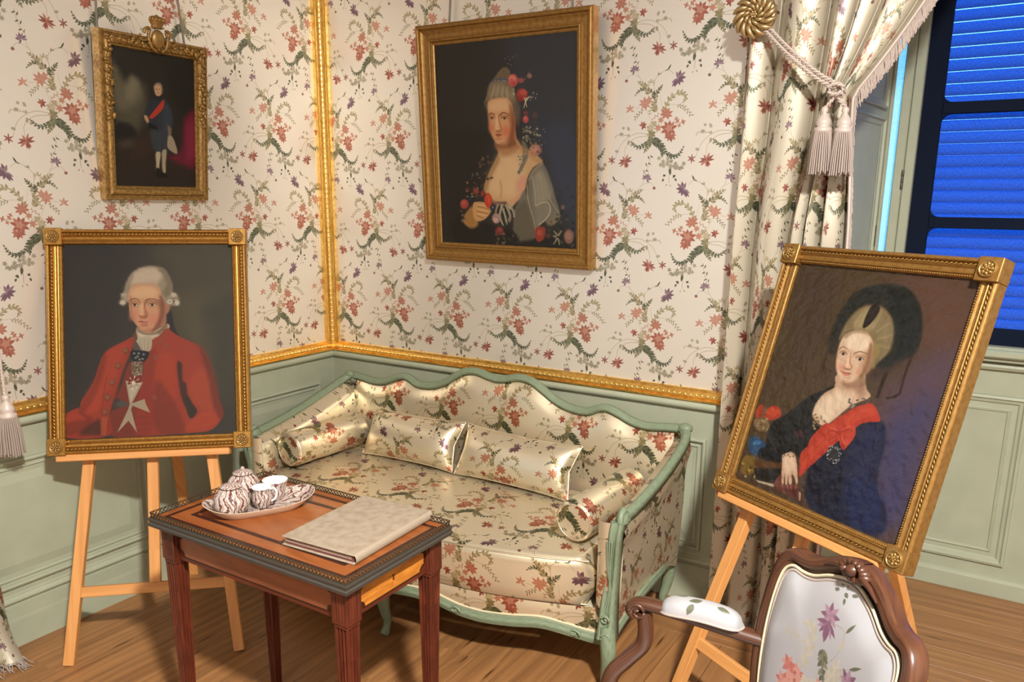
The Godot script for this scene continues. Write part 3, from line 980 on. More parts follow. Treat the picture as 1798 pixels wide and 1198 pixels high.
func window_niche() -> void:
	# masonry round the window recess
	var w := MB.new()
	w.box(Vector3(4.675, 1.7, -0.376), Vector3(1.45, 3.4, 0.75))             # pier right of the recess
	w.box(Vector3(3.1, 3.15, -0.376), Vector3(1.75, 0.5, 0.75))               # lintel
	w.box(Vector3(3.2, 0.5, -0.80), Vector3(1.7, 1.0, 0.12))                  # apron wall under the window
	struct("wall_niche", w, M.plaster, "wall around the deep window recess")
	# left reveal, splayed, with a sunk panel
	var a := Vector3(2.342, 0, 0.0)
	var b := Vector3(2.432, 0, -0.655)
	var dir := (b - a).normalized()
	var out := Vector3(-dir.z, 0, dir.x)
	if out.x < 0: out = -out
	var rv := MB.new()
	rv.quad(a, a + Vector3.UP * 2.9, b + Vector3.UP * 2.9, b)
	var rn := struct("trim_9", rv, M.sage, "grey green panelled reveal at the left of the window")
	for seg in [[0.22, 0.9], [0.98, 1.93], [1.96, 2.8]]:
		var mb := MB.new()
		mb.frame(Vector3.ZERO, 0.50, seg[1] - seg[0], [Vector2(0, 0), Vector2(0.002, 0.01), Vector2(0.01, 0.012), Vector2(0.014, 0.004), Vector2(0.03, 0.002), Vector2(0.032, 0.0)])
		var o := part("panel_moulding", mb, M.sage, rn)
		o.transform = Transform3D(Basis(dir, Vector3.UP, out), a + dir * 0.35 + out * 0.001 + Vector3.UP * (seg[0] + seg[1]) / 2)
	var hb := MB.new()
	hb.box(Vector3.ZERO, Vector3(0.022, 0.085, 0.012), 0.002)
	var ho := part("latch_plate", hb, M.iron, rn)
	ho.transform = Transform3D(Basis(dir, Vector3.UP, out), a + dir * 0.6 + out * 0.007 + Vector3.UP * 1.475)
	# edge bead of the reveal
	var eb := MB.new()
	eb.box(b + Vector3(0.004, 1.95, 0.0), Vector3(0.016, 1.9, 0.02), 0.006)
	part("edge_bead", eb, M.sage, rn)
	# casing with a hinge: post on the left, a narrow gap beside the reveal
	var cs := MB.new()
	cs.box(Vector3(2.485, 1.95, -0.70), Vector3(0.036, 1.9, 0.05), 0.004)
	cs.box(Vector3(2.522, 1.95, -0.712), Vector3(0.036, 1.9, 0.07), 0.004)
	cs.box(Vector3(3.2, 1.025, -0.705), Vector3(1.5, 0.06, 0.06), 0.004)
	cs.box(Vector3(3.2, 2.87, -0.705), Vector3(1.5, 0.06, 0.06), 0.004)
	var win := struct("window_1", cs, M.sage, "tall window with a grey green casing and blue backlit louvres")
	for hy in [1.66, 2.5]:
		var hi := MB.new()
		for k in 3: hi.lathe([Vector2(0.0, 0.0), Vector2(0.0055, 0.0), Vector2(0.0055, 0.024), Vector2(0.0, 0.024)], Vector3(2.503, hy + 0.025 * k, -0.675), 10)
		part("hinge", hi, M.iron, win)
	# navy sash with rounded openings
	var x0 := 2.538
	var x1 := 3.9
	var ybars := [[1.12, 1.508], [1.552, 1.948], [1.992, 2.39], [2.44, 2.8]]
	var sash := MB.new()
	var xl := 2.612
	var zs := -0.745
	sash.box(Vector3((x0 + xl) / 2, 1.95, zs), Vector3(xl - x0, 1.8, 0.035), 0.004)
	sash.box(Vector3(3.86, 1.95, zs), Vector3(0.08, 1.8, 0.035), 0.004)
	var ys := [1.05, 1.12, 1.508, 1.552, 1.948, 1.992, 2.39, 2.44, 2.8, 2.86]
	for i in range(0, 10, 2):
		sash.box(Vector3(3.216, (ys[i] + ys[i + 1]) / 2, zs), Vector3(1.21, ys[i + 1] - ys[i], 0.035), 0.003)
	for yb in ybars:
		for e in 2:
			var yc: float = yb[e]
			var sg := 1.0 if e == 0 else -1.0
			var pts := PackedVector2Array([Vector2(0, 0)])
			for i in 7:
				var an := PI / 2 * i / 6
				pts.append(Vector2(0.035 - 0.035 * sin(an), 0.035 - 0.035 * cos(an)))
			var q := PackedVector2Array()
			for p in pts: q.append(Vector2(p.x, p.y * sg))
			sash.slab(q, Vector3(xl - 0.001, yc, zs - 0.016), Vector3.RIGHT, Vector3.UP, 0.0, 0.032)
	part("sash", sash, M.navy_sash, win)
	# louvres behind the sash
	var lm := mat("louvre_slat", Color(0.24, 0.4, 0.66), 0.7)
	lm.backlight_enabled = true
	lm.backlight = Color(0.5, 0.72, 0.95)
	var sl := MB.new()
	sl.box(Vector3.ZERO, Vector3(1.34, 0.05, 0.006), 0.002, Basis(Vector3.RIGHT, deg_to_rad(-24)))
	var smesh := sl.mesh()
	var y := 1.085
	while y < 2.86:
		var o := part("louvre_slat", smesh, lm, win)
		o.position = Vector3(3.23, y, -0.80)
		y += 0.0457
	# dark mesh screen between sash and room
	var st := Image.create(256, 256, false, Image.FORMAT_RGBA8)
	var fn := FastNoiseLite.new()
	fn.seed = 4
	fn.frequency = 1.0
	for yy in 256:
		for xx in 256:
			var k := clampf(0.5 + 0.9 * fn.get_noise_2d(xx * 0.55, yy * 0.12), 0.0, 1.0)
			st.set_pixel(xx, yy, Color(0.1, 0.13, 0.2, 0.12 + 0.5 * k))
	var scm := mat("screen_mesh", Color(1, 1, 1, 1), 0.9, 0.0, ImageTexture.create_from_image(st), Vector3(2.4, 2.4, 1))
	scm.transparency = BaseMaterial3D.TRANSPARENCY_ALPHA
	var sc := MB.new()
	sc.quad(Vector3(2.42, 1.0, -0.768), Vector3(2.42, 2.88, -0.768), Vector3(3.92, 2.88, -0.768), Vector3(3.92, 1.0, -0.768))
	part("mesh_screen", sc, scm, win)
	var ds := mat("draught_strip", Color(0.75, 0.8, 0.88, 0.62), 0.8)
	ds.transparency = BaseMaterial3D.TRANSPARENCY_ALPHA
	var dm := MB.new()
	dm.quad(Vector3(2.43, 1.0, -0.71), Vector3(2.43, 2.88, -0.71), Vector3(2.475, 2.88, -0.71), Vector3(2.475, 1.0, -0.71))
	part("draught_strip", dm, ds, win)
	# sill, pipe, apron panel and skirting under the window
	var sill := MB.new()
	sill.box(Vector3(3.17, 1.03, -0.70), Vector3(1.5, 0.03, 0.1), 0.006)
	struct("trim_10", sill, M.sage, "grey green window sill")
	var pp := MB.new()
	pp.tube(PackedVector3Array([Vector3(2.45, 1.004, -0.69), Vector3(3.9, 1.004, -0.69)]), 0.007, 8)
	solo("copper_pipe", pp, M.copper_pipe, "thin copper pipe running under the window sill", "pipe")
	var ap := MB.new()
	ap.box(Vector3(3.17, 0.5, -0.733), Vector3(1.5, 1.0, 0.02))
	var am := struct("trim_11", ap, M.sage, "sage green panelled apron under the window")
	var top := run_moulding(Vector3(2.42, 0, -0.723), Vector3(3.92, 0, -0.723), Vector3(0, 0, 1), [Vector2(0, 0.955), Vector2(0.018, 0.96), Vector2(0.024, 0.972), Vector2(0.018, 0.986), Vector2(0.006, 0.99), Vector2(0, 0.992)])
	part("rail_moulding", top, M.sage, am)
	var pm := MB.new()
	pm.frame(Vector3(0, 0, 0), 1.16, 0.72, [Vector2(0, 0), Vector2(0.002, 0.012), Vector2(0.012, 0.015), Vector2(0.018, 0.008), Vector2(0.028, 0.006), Vector2(0.034, 0.0), Vector2(0.052, 0.0005), Vector2(0.058, 0.006), Vector2(0.066, 0.004), Vector2(0.068, 0.0)])
	var po := part("panel_moulding", pm, M.sage, am)
	po.position = Vector3(2.465, 0.495, -0.723)
	var sk := run_moulding(Vector3(2.42, 0, -0.723), Vector3(3.92, 0, -0.723), Vector3(0, 0, 1), [Vector2(0.0, 0.0), Vector2(0.014, 0.0), Vector2(0.014, 0.065), Vector2(0.01, 0.078), Vector2(0.0, 0.082)])
	struct("baseboard_niche", sk, M.sage, "sage green skirting under the window")

# ---------------------------------------------------------------- pictures
func canvas_mesh(w: float, h: float, z: float) -> MB:
	var mb := MB.new()
	mb.quad(Vector3(-w / 2, -h / 2, z), Vector3(-w / 2, h / 2, z), Vector3(w / 2, h / 2, z), Vector3(w / 2, -h / 2, z), [Vector2(0, 1), Vector2(0, 0), Vector2(1, 0), Vector2(1, 1)])
	# the stretcher's sides
	mb.box(Vector3(0, 0, z - 0.0101), Vector3(w, h, 0.02))
	for i in range(6, mb.t.size()): mb.t[i] = Vector2(0.02, 0.02)
	return mb

func paint_mat(called: String, tex: Texture2D, rough: float, bump := 0.0, tone := 0.84) -> StandardMaterial3D:
	var m := mat(called, Color(tone, tone, tone), rough, 0.0, tex, Vector3.ONE, 0.35)
	if bump > 0.0:
		m.normal_enabled = true
		m.normal_texture = noise_tex(256, 256, 0.05, 77, [], FastNoiseLite.TYPE_SIMPLEX_SMOOTH, 4, true, bump)
		m.normal_scale = 0.5
	return m

func wall_pictures() -> void:
	# portrait of a lady with flowers, hung on the back wall, leaning forward on its cord
	var lw := 0.8335
	var lh := 0.9808
	var t := thing("framed_painting", "large gilt framed portrait of a lady with flowers in her high hair", "painting", Vector3(1.0697, 1.8211, 0.075), Basis(Vector3.RIGHT, 0.0655) * Basis(Vector3.BACK, -0.008))
	var prof := [Vector2(0, -0.045), Vector2(0.0, -0.002), Vector2(0.003, 0.002)]
	prof.append_array(arc_prof(Vector2(0.011, 0.001), 0.008, 150, 15, 7))
	prof.append_array([Vector2(0.021, -0.003)])
	prof.append_array(arc_prof(Vector2(0.045, 0.0145), 0.028, 222, 290, 7))
	prof.append_array([Vector2(0.056, -0.012), Vector2(0.058, -0.007)])
	prof.append_array(arc_prof(Vector2(0.062, -0.01), 0.005, 150, 20, 5))
	prof.append_array([Vector2(0.068, -0.014), Vector2(0.07, -0.017), Vector2(0.075, -0.018), Vector2(0.08, -0.022), Vector2(0.08, -0.03)])
	var fr := MB.new()
	fr.frame(Vector3.ZERO, lw, lh, prof)
	part("frame", fr, M.worn_gold, t)
	part("canvas", canvas_mesh(0.6745, 0.822, -0.024), paint_mat("paint_lady", paint_lady(), 0.5), t)
	cords(Vector3(0.77, 2.3, 0.02), Vector3(0.84, 3.3, 0.012), Vector3(1.36, 2.3, 0.02), Vector3(1.3, 3.3, 0.012), "back", "large portrait of the lady with flowers")
	# small full-length portrait with a crowned frame on the left wall
	var sb := Basis(Vector3(0, 0, -1), Vector3.UP, Vector3(1, 0, 0)) * Basis(Vector3.RIGHT, 0.1)
	t = thing("framed_painting", "small full-length portrait in an ornate gilt frame with a crown on top", "painting", Vector3(0.06, 1.8849, 0.9429), sb)
	var w := 0.4492
	var h := 0.5936
	prof = [Vector2(0, -0.04), Vector2(0.0, 0.0), Vector2(0.003, 0.004), Vector2(0.009, 0.004), Vector2(0.011, -0.001), Vector2(0.014, -0.001)]
	prof.append_array(arc_prof(Vector2(0.03, -0.006), 0.014, 165, 20, 8))
	prof.append_array([Vector2(0.044, -0.004), Vector2(0.048, -0.004), Vector2(0.0515, -0.01), Vector2(0.0515, -0.018)])
	fr = MB.new()
	fr.frame(Vector3.ZERO, w, h, prof)
	part("frame", fr, M.bronze_gold, t)
	part("canvas", canvas_mesh(0.349, 0.494, -0.013), paint_mat("paint_officer", paint_officer(), 0.45), t)
	# carved foliage along the upper half
	var orn := MB.new()
	var g := RandomNumberGenerator.new()
	g.seed = 3
	var spots := []
	for i in 17: spots.append(Vector2(lerpf(-0.2, 0.2, i / 16.0), h / 2 - 0.026))
	for i in 11:
		spots.append(Vector2(-w / 2 + 0.03, h / 2 - 0.03 - i * 0.026))
		spots.append(Vector2(w / 2 - 0.03, h / 2 - 0.03 - i * 0.026))
	for s in spots:
		for k in 3:
			var a := g.randf() * TAU
			orn.ball(Vector3(s.x + g.randf_range(-0.012, 0.012), s.y + g.randf_range(-0.012, 0.012), 0.008 + g.randf() * 0.005), Vector3(g.randf_range(0.007, 0.014), g.randf_range(0.004, 0.008), 0.006), 7, 4, Basis(Vector3.BACK, a))
	part("carved_foliage", orn, M.bronze_gold, t)
	# cartouche: oval shield with scrolls
	var ca := MB.new()
	var y0 := h / 2 - 0.004
	ca.ball(Vector3(0, y0, 0.012), Vector3(0.028, 0.034, 0.014), 14, 8)
	for s in [-1.0, 1.0]:
		ca.tube(curve([Vector3(0.01 * s, y0 - 0.042, 0.014), Vector3(0.03 * s, y0 - 0.03, 0.016), Vector3(0.04 * s, y0 + 0.005, 0.014), Vector3(0.034 * s, y0 + 0.032, 0.012), Vector3(0.05 * s, y0 + 0.03, 0.012), Vector3(0.056 * s, y0 + 0.015, 0.012)], 5), 0.006, 7)
		ca.tube(curve([Vector3(0.04 * s, y0 - 0.005, 0.012), Vector3(0.062 * s, y0 - 0.012, 0.012), Vector3(0.075 * s, y0 - 0.004, 0.012), Vector3(0.07 * s, y0 + 0.008, 0.012)], 5), 0.005, 7)
	part("cartouche", ca, M.bronze_gold, t)
	var cn := MB.new()
	var yc := y0 + 0.037
	cn.lathe([Vector2(0.021, 0.0), Vector2(0.024, 0.004), Vector2(0.022, 0.009), Vector2(0.026, 0.016), Vector2(0.031, 0.026), Vector2(0.029, 0.035), Vector2(0.02, 0.042), Vector2(0.008, 0.044), Vector2(0.0, 0.05)], Vector3(0, yc, 0.008), 18, Basis.from_scale(Vector3(1, 1, 0.62)))
	for i in 7:
		var a := PI * (i + 0.5) / 7
		cn.ball(Vector3(cos(a) * 0.03, yc + 0.03, 0.008 + sin(a) * 0.019), Vector3(0.006, 0.008, 0.005), 7, 4)
	for i in 5: cn.ball(Vector3(-0.018 + 0.009 * i, yc + 0.004, 0.024), Vector3(0.0035, 0.0035, 0.003), 6, 4)
	part("crown", cn, M.bronze_gold, t)
	cords(Vector3(0.016, 2.19, 1.125), Vector3(0.012, 3.3, 1.06), Vector3(0.016, 2.19, 0.765), Vector3(0.012, 3.3, 0.87), "left", "small crowned portrait")

func cords(a0: Vector3, a1: Vector3, b0: Vector3, b1: Vector3, side: String, what: String) -> void:
	var pair := [[a0, a1], [b0, b1]]
	for i in 2:
		var mb := MB.new()
		mb.tube(PackedVector3Array([pair[i][0], pair[i][1]]), 0.0042, 7)
		solo("hanging_cord", mb, M.linen_cord, "grey cord at the %s of the %s" % [["left", "right"][i], what], "cord", "cords the wall pictures hang from")

# carved frame of the easel portraits: fluted rails, rope and bead mouldings, square rosette corners
func easel_frame(t: Node3D, w: float, h: float, gilt: Material) -> void:
	var prof := [Vector2(0, -0.028), Vector2(0, 0.008), Vector2(0.002, 0.011)]
	prof.append_array(arc_prof(Vector2(0.007, 0.0095), 0.0045, 150, 20, 5))
	prof.append_array([Vector2(0.013, 0.006), Vector2(0.014, 0.003), Vector2(0.021, 0.003), Vector2(0.022, 0.007), Vector2(0.024, 0.0085)])
	prof.append_array(arc_prof(Vector2(0.032, 0.0125), 0.0085, 200, 330, 6))
	prof.append_array([Vector2(0.041, 0.0075), Vector2(0.0425, 0.003), Vector2(0.048, 0.002), Vector2(0.0505, -0.001), Vector2(0.0515, -0.006), Vector2(0.0515, -0.012)])
	var fr := MB.new()
	fr.frame(Vector3.ZERO, w, h, prof)
	part("frame", fr, gilt, t)
	var ropes := MB.new()
	var beads := MB.new()
	for s in 4:
		var along := Vector3.RIGHT if s % 2 == 0 else Vector3.UP
		var outw: Vector3 = [Vector3.DOWN, Vector3.RIGHT, Vector3.UP, Vector3.LEFT][s]
		var half := (w if s % 2 == 0 else h) / 2 - 0.058
		var rim := (h if s % 2 == 0 else w) / 2
		var d := -half
		while d < half:
			var c := along * d + outw * (rim - 0.0175) + Vector3.BACK * 0.0045
			var turn := Basis(Vector3.BACK, (0.0 if s % 2 == 0 else PI / 2) + 0.42)
			ropes.ball(c, Vector3(0.0088, 0.0032, 0.0035), 6, 4, turn)
			d += 0.0125
		d = -half
		while d < half:
			beads.ball(along * d + outw * (rim - 0.0455) + Vector3.BACK * 0.0038, Vector3(0.0027, 0.0027, 0.0027), 5, 3)
			d += 0.0066
	part("rope_moulding", ropes, gilt, t).set_meta("kind", "stuff")
	part("bead_moulding", beads, gilt, t).set_meta("kind", "stuff")
	var blk := MB.new()
	blk.box(Vector3(0, 0, -0.004), Vector3(0.06, 0.06, 0.05), 0.002)
	var bmesh := blk.mesh()
	var ro := MB.new()
	var face := Basis(Vector3.RIGHT, PI / 2)
	ro.lathe([Vector2(0.0, 0.004), Vector2(0.017, 0.004), Vector2(0.0185, 0.008), Vector2(0.021, 0.008), Vector2(0.0225, 0.0)], Vector3(0, 0, 0.0195), 24, face)
	for i in 8:
		var a := TAU * i / 8
		ro.ball(Vector3(cos(a) * 0.0115, sin(a) * 0.0115, 0.0245), Vector3(0.0062, 0.0045, 0.0045), 8, 5, Basis(Vector3.BACK, a + 0.5))
	for i in 5:
		var a := TAU * i / 5
		ro.ball(Vector3(cos(a) * 0.005, sin(a) * 0.005, 0.027), Vector3(0.0042, 0.0032, 0.0038), 7, 4, Basis(Vector3.BACK, a + 0.6))
	ro.ball(Vector3(0, 0, 0.0295), Vector3(0.0028, 0.0028, 0.003), 7, 4)
	var rmesh := ro.mesh()
	for sx in [-1.0, 1.0]:
		for sy in [-1.0, 1.0]:
			var o := part("corner_block", bmesh, gilt, t)
			o.position = Vector3(sx * (w / 2 - 0.0275), sy * (h / 2 - 0.0275), 0)
			part("rosette", rmesh, M.bronze_gold, o)

func easels() -> void:
	var cfg := [
		{"a": Vector3(0.282, 0, 1.628), "u": Vector3(0.740, 0, -0.672), "lean": 15.0, "rear": 0.66, "rt": 1.35, "label": "pine easel by the left wall holding the portrait in red", "plabel": "gilt framed portrait of a young man in a red coat with a white cross", "tex": "youth"},
		{"a": Vector3(2.144, 0, 0.729), "u": Vector3(cos(deg_to_rad(30.5)), 0, sin(deg_to_rad(30.5))), "lean": 17.0, "rear": 0.86, "rt": 1.15, "label": "pine easel by the window holding the portrait of the lady in blue", "plabel": "gilt framed portrait of a lady in dark blue with a red sash", "tex": "lady2"},
	]
	for c in cfg:
		var u: Vector3 = c.u.normalized()
		var n := u.cross(Vector3.UP)
		if n.z < 0: n = -n
		var th := deg_to_rad(c.lean)
		var N := n * cos(th) + Vector3.UP * sin(th)
		var U := Vector3.UP * cos(th) - n * sin(th)
		var bas := Basis(u, U, N)
		var t := thing("easel", c.label, "easel", c.a, bas, "pine easels")
		var top := 1.3
		for s in [[0.0, 0.108], [0.570, 0.462]]:
			var mb := MB.new()
			mb.bar(Vector3(s[0], 0.0, 0), Vector3(lerpf(s[0], s[1], top / 0.98), top, 0), 0.036, 0.03, Vector3.RIGHT)
			part("leg", grain(mb), M.pine, t)
		var ps := MB.new()
		ps.bar(Vector3(0.288, 0.235, -0.004), Vector3(0.288, 1.38, -0.004), 0.037, 0.022, Vector3.RIGHT)
		part("centre_post", grain(ps), M.pine, t)
		var cb := MB.new()
		cb.box(Vector3(0.287, 0.249, 0.0), Vector3(0.492, 0.036, 0.02), 0.002)
		part("crossbar", grain(cb, true), M.pine, t)
		var hd := MB.new()
		hd.box(Vector3(0.287, 1.22, -0.0), Vector3(0.33, 0.05, 0.022), 0.002)
		part("headpiece", grain(hd, true), M.pine, t)
		var lg := MB.new()
		lg.box(Vector3(0.274, 0.724, 0.035), Vector3(0.575, 0.024, 0.045), 0.003)
		part("ledge", grain(lg, true), M.pine, t)
		# rear leg: from behind the head down to the floor
		var inv := bas.inverse()
		var foot := inv * (u * 0.287 - n * float(c.rear))
		var rl := MB.new()
		rl.bar(foot, Vector3(0.287, c.rt, -0.02), 0.036, 0.028, Vector3.RIGHT)
		part("rear_leg", grain(rl), M.pine, t)
		var w := 0.67
		var h := 0.79
		var p := thing("framed_painting", c.plabel, "painting", c.a + bas * Vector3(0.3, 0.736 + h / 2, 0.045), bas)
		easel_frame(p, w, h, M.old_gold if c.tex == "youth" else M.worn_gold)
		part("canvas", canvas_mesh(0.572, 0.692, -0.009), paint_mat("paint_" + c.tex, paint_youth() if c.tex == "youth" else paint_lady2(), 0.6 if c.tex == "youth" else 0.3, 0.0 if c.tex == "youth" else 3.0, 0.76 if c.tex == "youth" else 0.8), p)

# lay wood grain along the bar's length (local y unless flat)
func grain(mb: MB, along_x := false) -> MB:
	var off := Vector2(rng.randf() * 2, rng.randf() * 2)
	for i in mb.t.size():
		var p := mb.v[i]
		mb.t[i] = (Vector2(p.x, p.y + p.z) if along_x else Vector2(p.y, p.x + p.z)) + off
	return mb

# ---------------------------------------------------------------- settee
const SXC := 1.08
func crest_y(dx: float) -> float:
	return interp([0.0, 0.05, 0.1, 0.14, 0.18, 0.23, 0.29, 0.35, 0.41, 0.445, 0.455, 0.485, 0.52, 0.57, 0.635, 0.70, 0.78, 0.84], [0.856, 0.864, 0.876, 0.876, 0.866, 0.838, 0.802, 0.781, 0.774, 0.777, 0.782, 0.797, 0.804, 0.791, 0.765, 0.756, 0.764, 0.768], absf(dx))

func seat_front(x: float) -> float:
	return 0.88 - 0.14 * pow(minf(absf(x - SXC), 0.82) / 0.765, 2.4)

func apron_y(x: float) -> float:
	return interp([0.0, 0.08, 0.16, 0.25, 0.31, 0.35, 0.42, 0.52, 0.63, 0.72, 0.79, 0.84], [0.20, 0.216, 0.224, 0.222, 0.208, 0.2, 0.195, 0.2, 0.21, 0.194, 0.176, 0.168], absf(x - SXC))

# fabric UV in metres -> tile
func tile(u: float, y: float, u0 := 0.0, v0 := 0.0) -> Vector2:
	return Vector2(u / 0.3225 + u0, -y / 0.797 + v0)

func settee() -> void:
	var base := Vector3(SXC, 0, 0.45)
	var t := thing("settee", "pale green carved settee upholstered in cream flowered satin", "settee", base)
	# carved top rail: scroll, arm, crest, arm, scroll
	var half := [Vector3(0.835, 0.772, 0.11), Vector3(0.856, 0.766, 0.12), Vector3(0.872, 0.75, 0.15), Vector3(0.88, 0.728, 0.21), Vector3(0.882, 0.7, 0.3), Vector3(0.88, 0.667, 0.42), Vector3(0.876, 0.642, 0.54), Vector3(0.872, 0.626, 0.64), Vector3(0.868, 0.622, 0.69)]
	var arm := curve(half, 5)
	var crest := PackedVector3Array()
	for i in 89:
		var dx := lerpf(-0.83, 0.83, i / 88.0)
		crest.append(Vector3(SXC + dx, crest_y(dx) - 0.014, 0.108))
	var prof := []
	for q in [[-0.016, -0.014], [-0.016, 0.006], [-0.012, 0.014], [0.0, 0.016], [0.008, 0.014], [0.012, 0.008], [0.0135, 0.003], [0.0165, 0.001], [0.0185, -0.004], [0.016, -0.009], [0.0125, -0.011], [0.012, -0.016]]:
		prof.append(Vector2(q[0], q[1]))
	prof.reverse()
	var cr_ := MB.new()
	cr_.sweep(crest, prof, Vector3.UP)
	wpart("crest_rail", cr_, M.green_paint, t, base)
	for s in [-1.0, 1.0]:
		var pth := PackedVector3Array()
		var sc := []
		for i in arm.size():
			var p := arm[i]
			pth.append(Vector3(SXC + p.x * s, p.y - 0.012, p.z))
			sc.append(1.0 + 0.15 * float(i) / arm.size())
		if s < 0: pth.reverse()
		var ar := MB.new()
		ar.sweep(pth, prof.map(func(q): return Vector2(q.x * 1.05, q.y * 1.0)), Vector3.UP, true, sc if s > 0 else null)
		wpart("arm_rail", ar, M.green_paint, t, base)
		# ear at the junction of crest and arm
		var ear := MB.new()
		ear.ball(Vector3(SXC + 0.858 * s, 0.76, 0.116), Vector3(0.028, 0.02, 0.024), 12, 8)
		wpart("carved_ear", ear, M.green_paint, t, base)
		# volute at the arm's front end
		var vo := MB.new()
		var sp := PackedVector3Array()
		var ss := []
		for i in 41:
			var k := i / 40.0
			var a := -PI * 0.5 + k * TAU * 1.45
			var r := lerpf(0.034, 0.008, k)
			sp.append(Vector3(SXC + 0.868 * s, 0.598, 0.704) + Vector3(0.012 * k * s, -sin(a) * r, cos(a) * r))
			ss.append(lerpf(1.0, 0.55, k))
		vo.tube(sp, 0.012, 8, ss)
		vo.lathe([Vector2(0.0, -0.02), Vector2(0.024, -0.018), Vector2(0.026, 0.0), Vector2(0.024, 0.014), Vector2(0.0, 0.018)], Vector3(SXC + 0.868 * s, 0.598, 0.704), 20, Basis(Vector3.BACK, -PI / 2 * s))
		wpart("volute", vo, M.green_paint, t, base)
		# front post, an S falling from the volute to the knee
		var ps := MB.new()
		var pp := curve([Vector3(SXC + 0.866 * s, 0.6, 0.738), Vector3(SXC + 0.862 * s, 0.55, 0.746), Vector3(SXC + 0.855 * s, 0.47, 0.738), Vector3(SXC + 0.85 * s, 0.39, 0.736), Vector3(SXC + 0.848 * s, 0.32, 0.744), Vector3(SXC + 0.85 * s, 0.25, 0.756), Vector3(SXC + 0.852 * s, 0.2, 0.764)], 6)
		var psc := []
		for i in pp.size():
			var k := float(i) / (pp.size() - 1)
			psc.append(0.82 + 0.25 * absf(k - 0.35) + 0.3 * k * k)
		var pf := []
		for q in [[-0.024, -0.024], [-0.024, 0.014], [-0.018, 0.021], [-0.012, 0.023], [-0.009, 0.017], [0.0, 0.0155], [0.009, 0.017], [0.012, 0.023], [0.018, 0.021], [0.024, 0.014], [0.024, -0.024]]: pf.append(Vector2(q[0], q[1]))
		ps.sweep(pp, pf, Vector3.BACK, true, psc)
		wpart("arm_post", ps, M.green_paint, t, base)
		# carved scrolls low on the post
		for q in [[0.272, 0.781, 0.011], [0.212, 0.79, 0.013]]:
			var cv := MB.new()
			var sp2 := PackedVector3Array()
			for i in 31:
				var k := i / 30.0
				var a := k * TAU * 1.25
				sp2.append(Vector3(SXC + (0.85 + (0.006 if q[0] < 0.24 else 0.0)) * s, q[0], q[1]) + Vector3(cos(a) * s, sin(a), 0) * lerpf(q[2] * 1.5, 0.003, k))
			cv.tube(sp2, 0.0042, 6)
			wpart("carved_scroll", cv, M.green_paint, t, base)
		# acanthus fluting falling from the volute
		var fl := MB.new()
		for k in 3:
			fl.tube(curve([Vector3(SXC + (0.858 - 0.008 * k) * s, 0.54, 0.766), Vector3(SXC + (0.853 - 0.005 * k) * s, 0.45, 0.759), Vector3(SXC + (0.85 + 0.004 * k) * s, 0.36, 0.757), Vector3(SXC + (0.848 + 0.009 * (k - 1)) * s, 0.29, 0.766)], 5), 0.0035, 6)
		wpart("carved_reeds", fl, M.green_paint, t, base)
	# cabriole legs
	var lp := []
	for i in 14:
		var a := TAU * i / 14
		lp.append(Vector2(cos(a), -sin(a)) * (0.021 if i % 2 else 0.0195))
	for q in [[0.852, 0.764, 1.0, 1.0], [-0.852, 0.764, -1.0, 1.0], [0.0, 0.868, 0.0, 1.0], [0.812, 0.135, 0.6, -0.7], [-0.812, 0.135, -0.6, -0.7]]:
		var o := Vector3(SXC + q[0], 0, q[1])
		var d := Vector3(q[2], 0, q[3]).normalized()
		var lg := MB.new()
		var pts := [o + Vector3.UP * 0.245, o + d * 0.012 + Vector3.UP * 0.2, o + d * 0.02 + Vector3.UP * 0.155, o + d * 0.012 + Vector3.UP * 0.1, o - d * 0.002 + Vector3.UP * 0.055, o + d * 0.006 + Vector3.UP * 0.022, o + d * 0.018 + Vector3.UP * 0.002]
		var c := curve(pts, 5)
		var sc := []
		for i in c.size():
			var k := float(i) / (c.size() - 1)
			sc.append(interp([0.0, 0.25, 0.5, 0.78, 0.92, 1.0], [1.25, 1.3, 1.0, 0.68, 0.85, 0.8], k))
		lg.sweep(c, lp, d, true, sc)
		wpart("leg", lg, M.green_paint, t, base)
	# front apron rail, serpentine in plan and in height
	var ap := PackedVector3Array()
	var gm := PackedVector3Array()
	for i in 81:
		var x := SXC + lerpf(-0.83, 0.83, i / 80.0)
		ap.append(Vector3(x, apron_y(x), seat_front(x) + 0.014))
		gm.append(Vector3(x, apron_y(x) + 0.024, seat_front(x) + 0.02))
	var apf := []
	for q in [[-0.012, -0.02], [-0.012, 0.022], [0.006, 0.022], [0.01, 0.017], [0.008, 0.009], [0.013, 0.004], [0.014, -0.005], [0.009, -0.011], [0.011, -0.016], [0.007, -0.02]]: apf.append(Vector2(q[0], q[1]))
	apf.reverse()
	var am := MB.new()
	am.sweep(ap, apf, Vector3.UP)
	wpart("apron_rail", am, M.green_paint, t, base)
	var gi := MB.new()
	gi.tube(gm, 0.0042, 6)
	wpart("gimp", gi, M.gimp, t, base)
	for q in [0.33, -0.33, 0.74, -0.74]:
		var x: float = SXC + q
		var cv := MB.new()
		var sp := PackedVector3Array()
		for i in 25:
			var k := i / 24.0
			var a := k * TAU * 1.1
			sp.append(Vector3(x, apron_y(x) + 0.002, seat_front(x) + 0.03) + Vector3(cos(a) * signf(q) * 1.6, sin(a), 0) * lerpf(0.014, 0.003, k))
		cv.tube(sp, 0.0038, 6)
		wpart("carved_scroll", cv, M.green_paint, t, base)
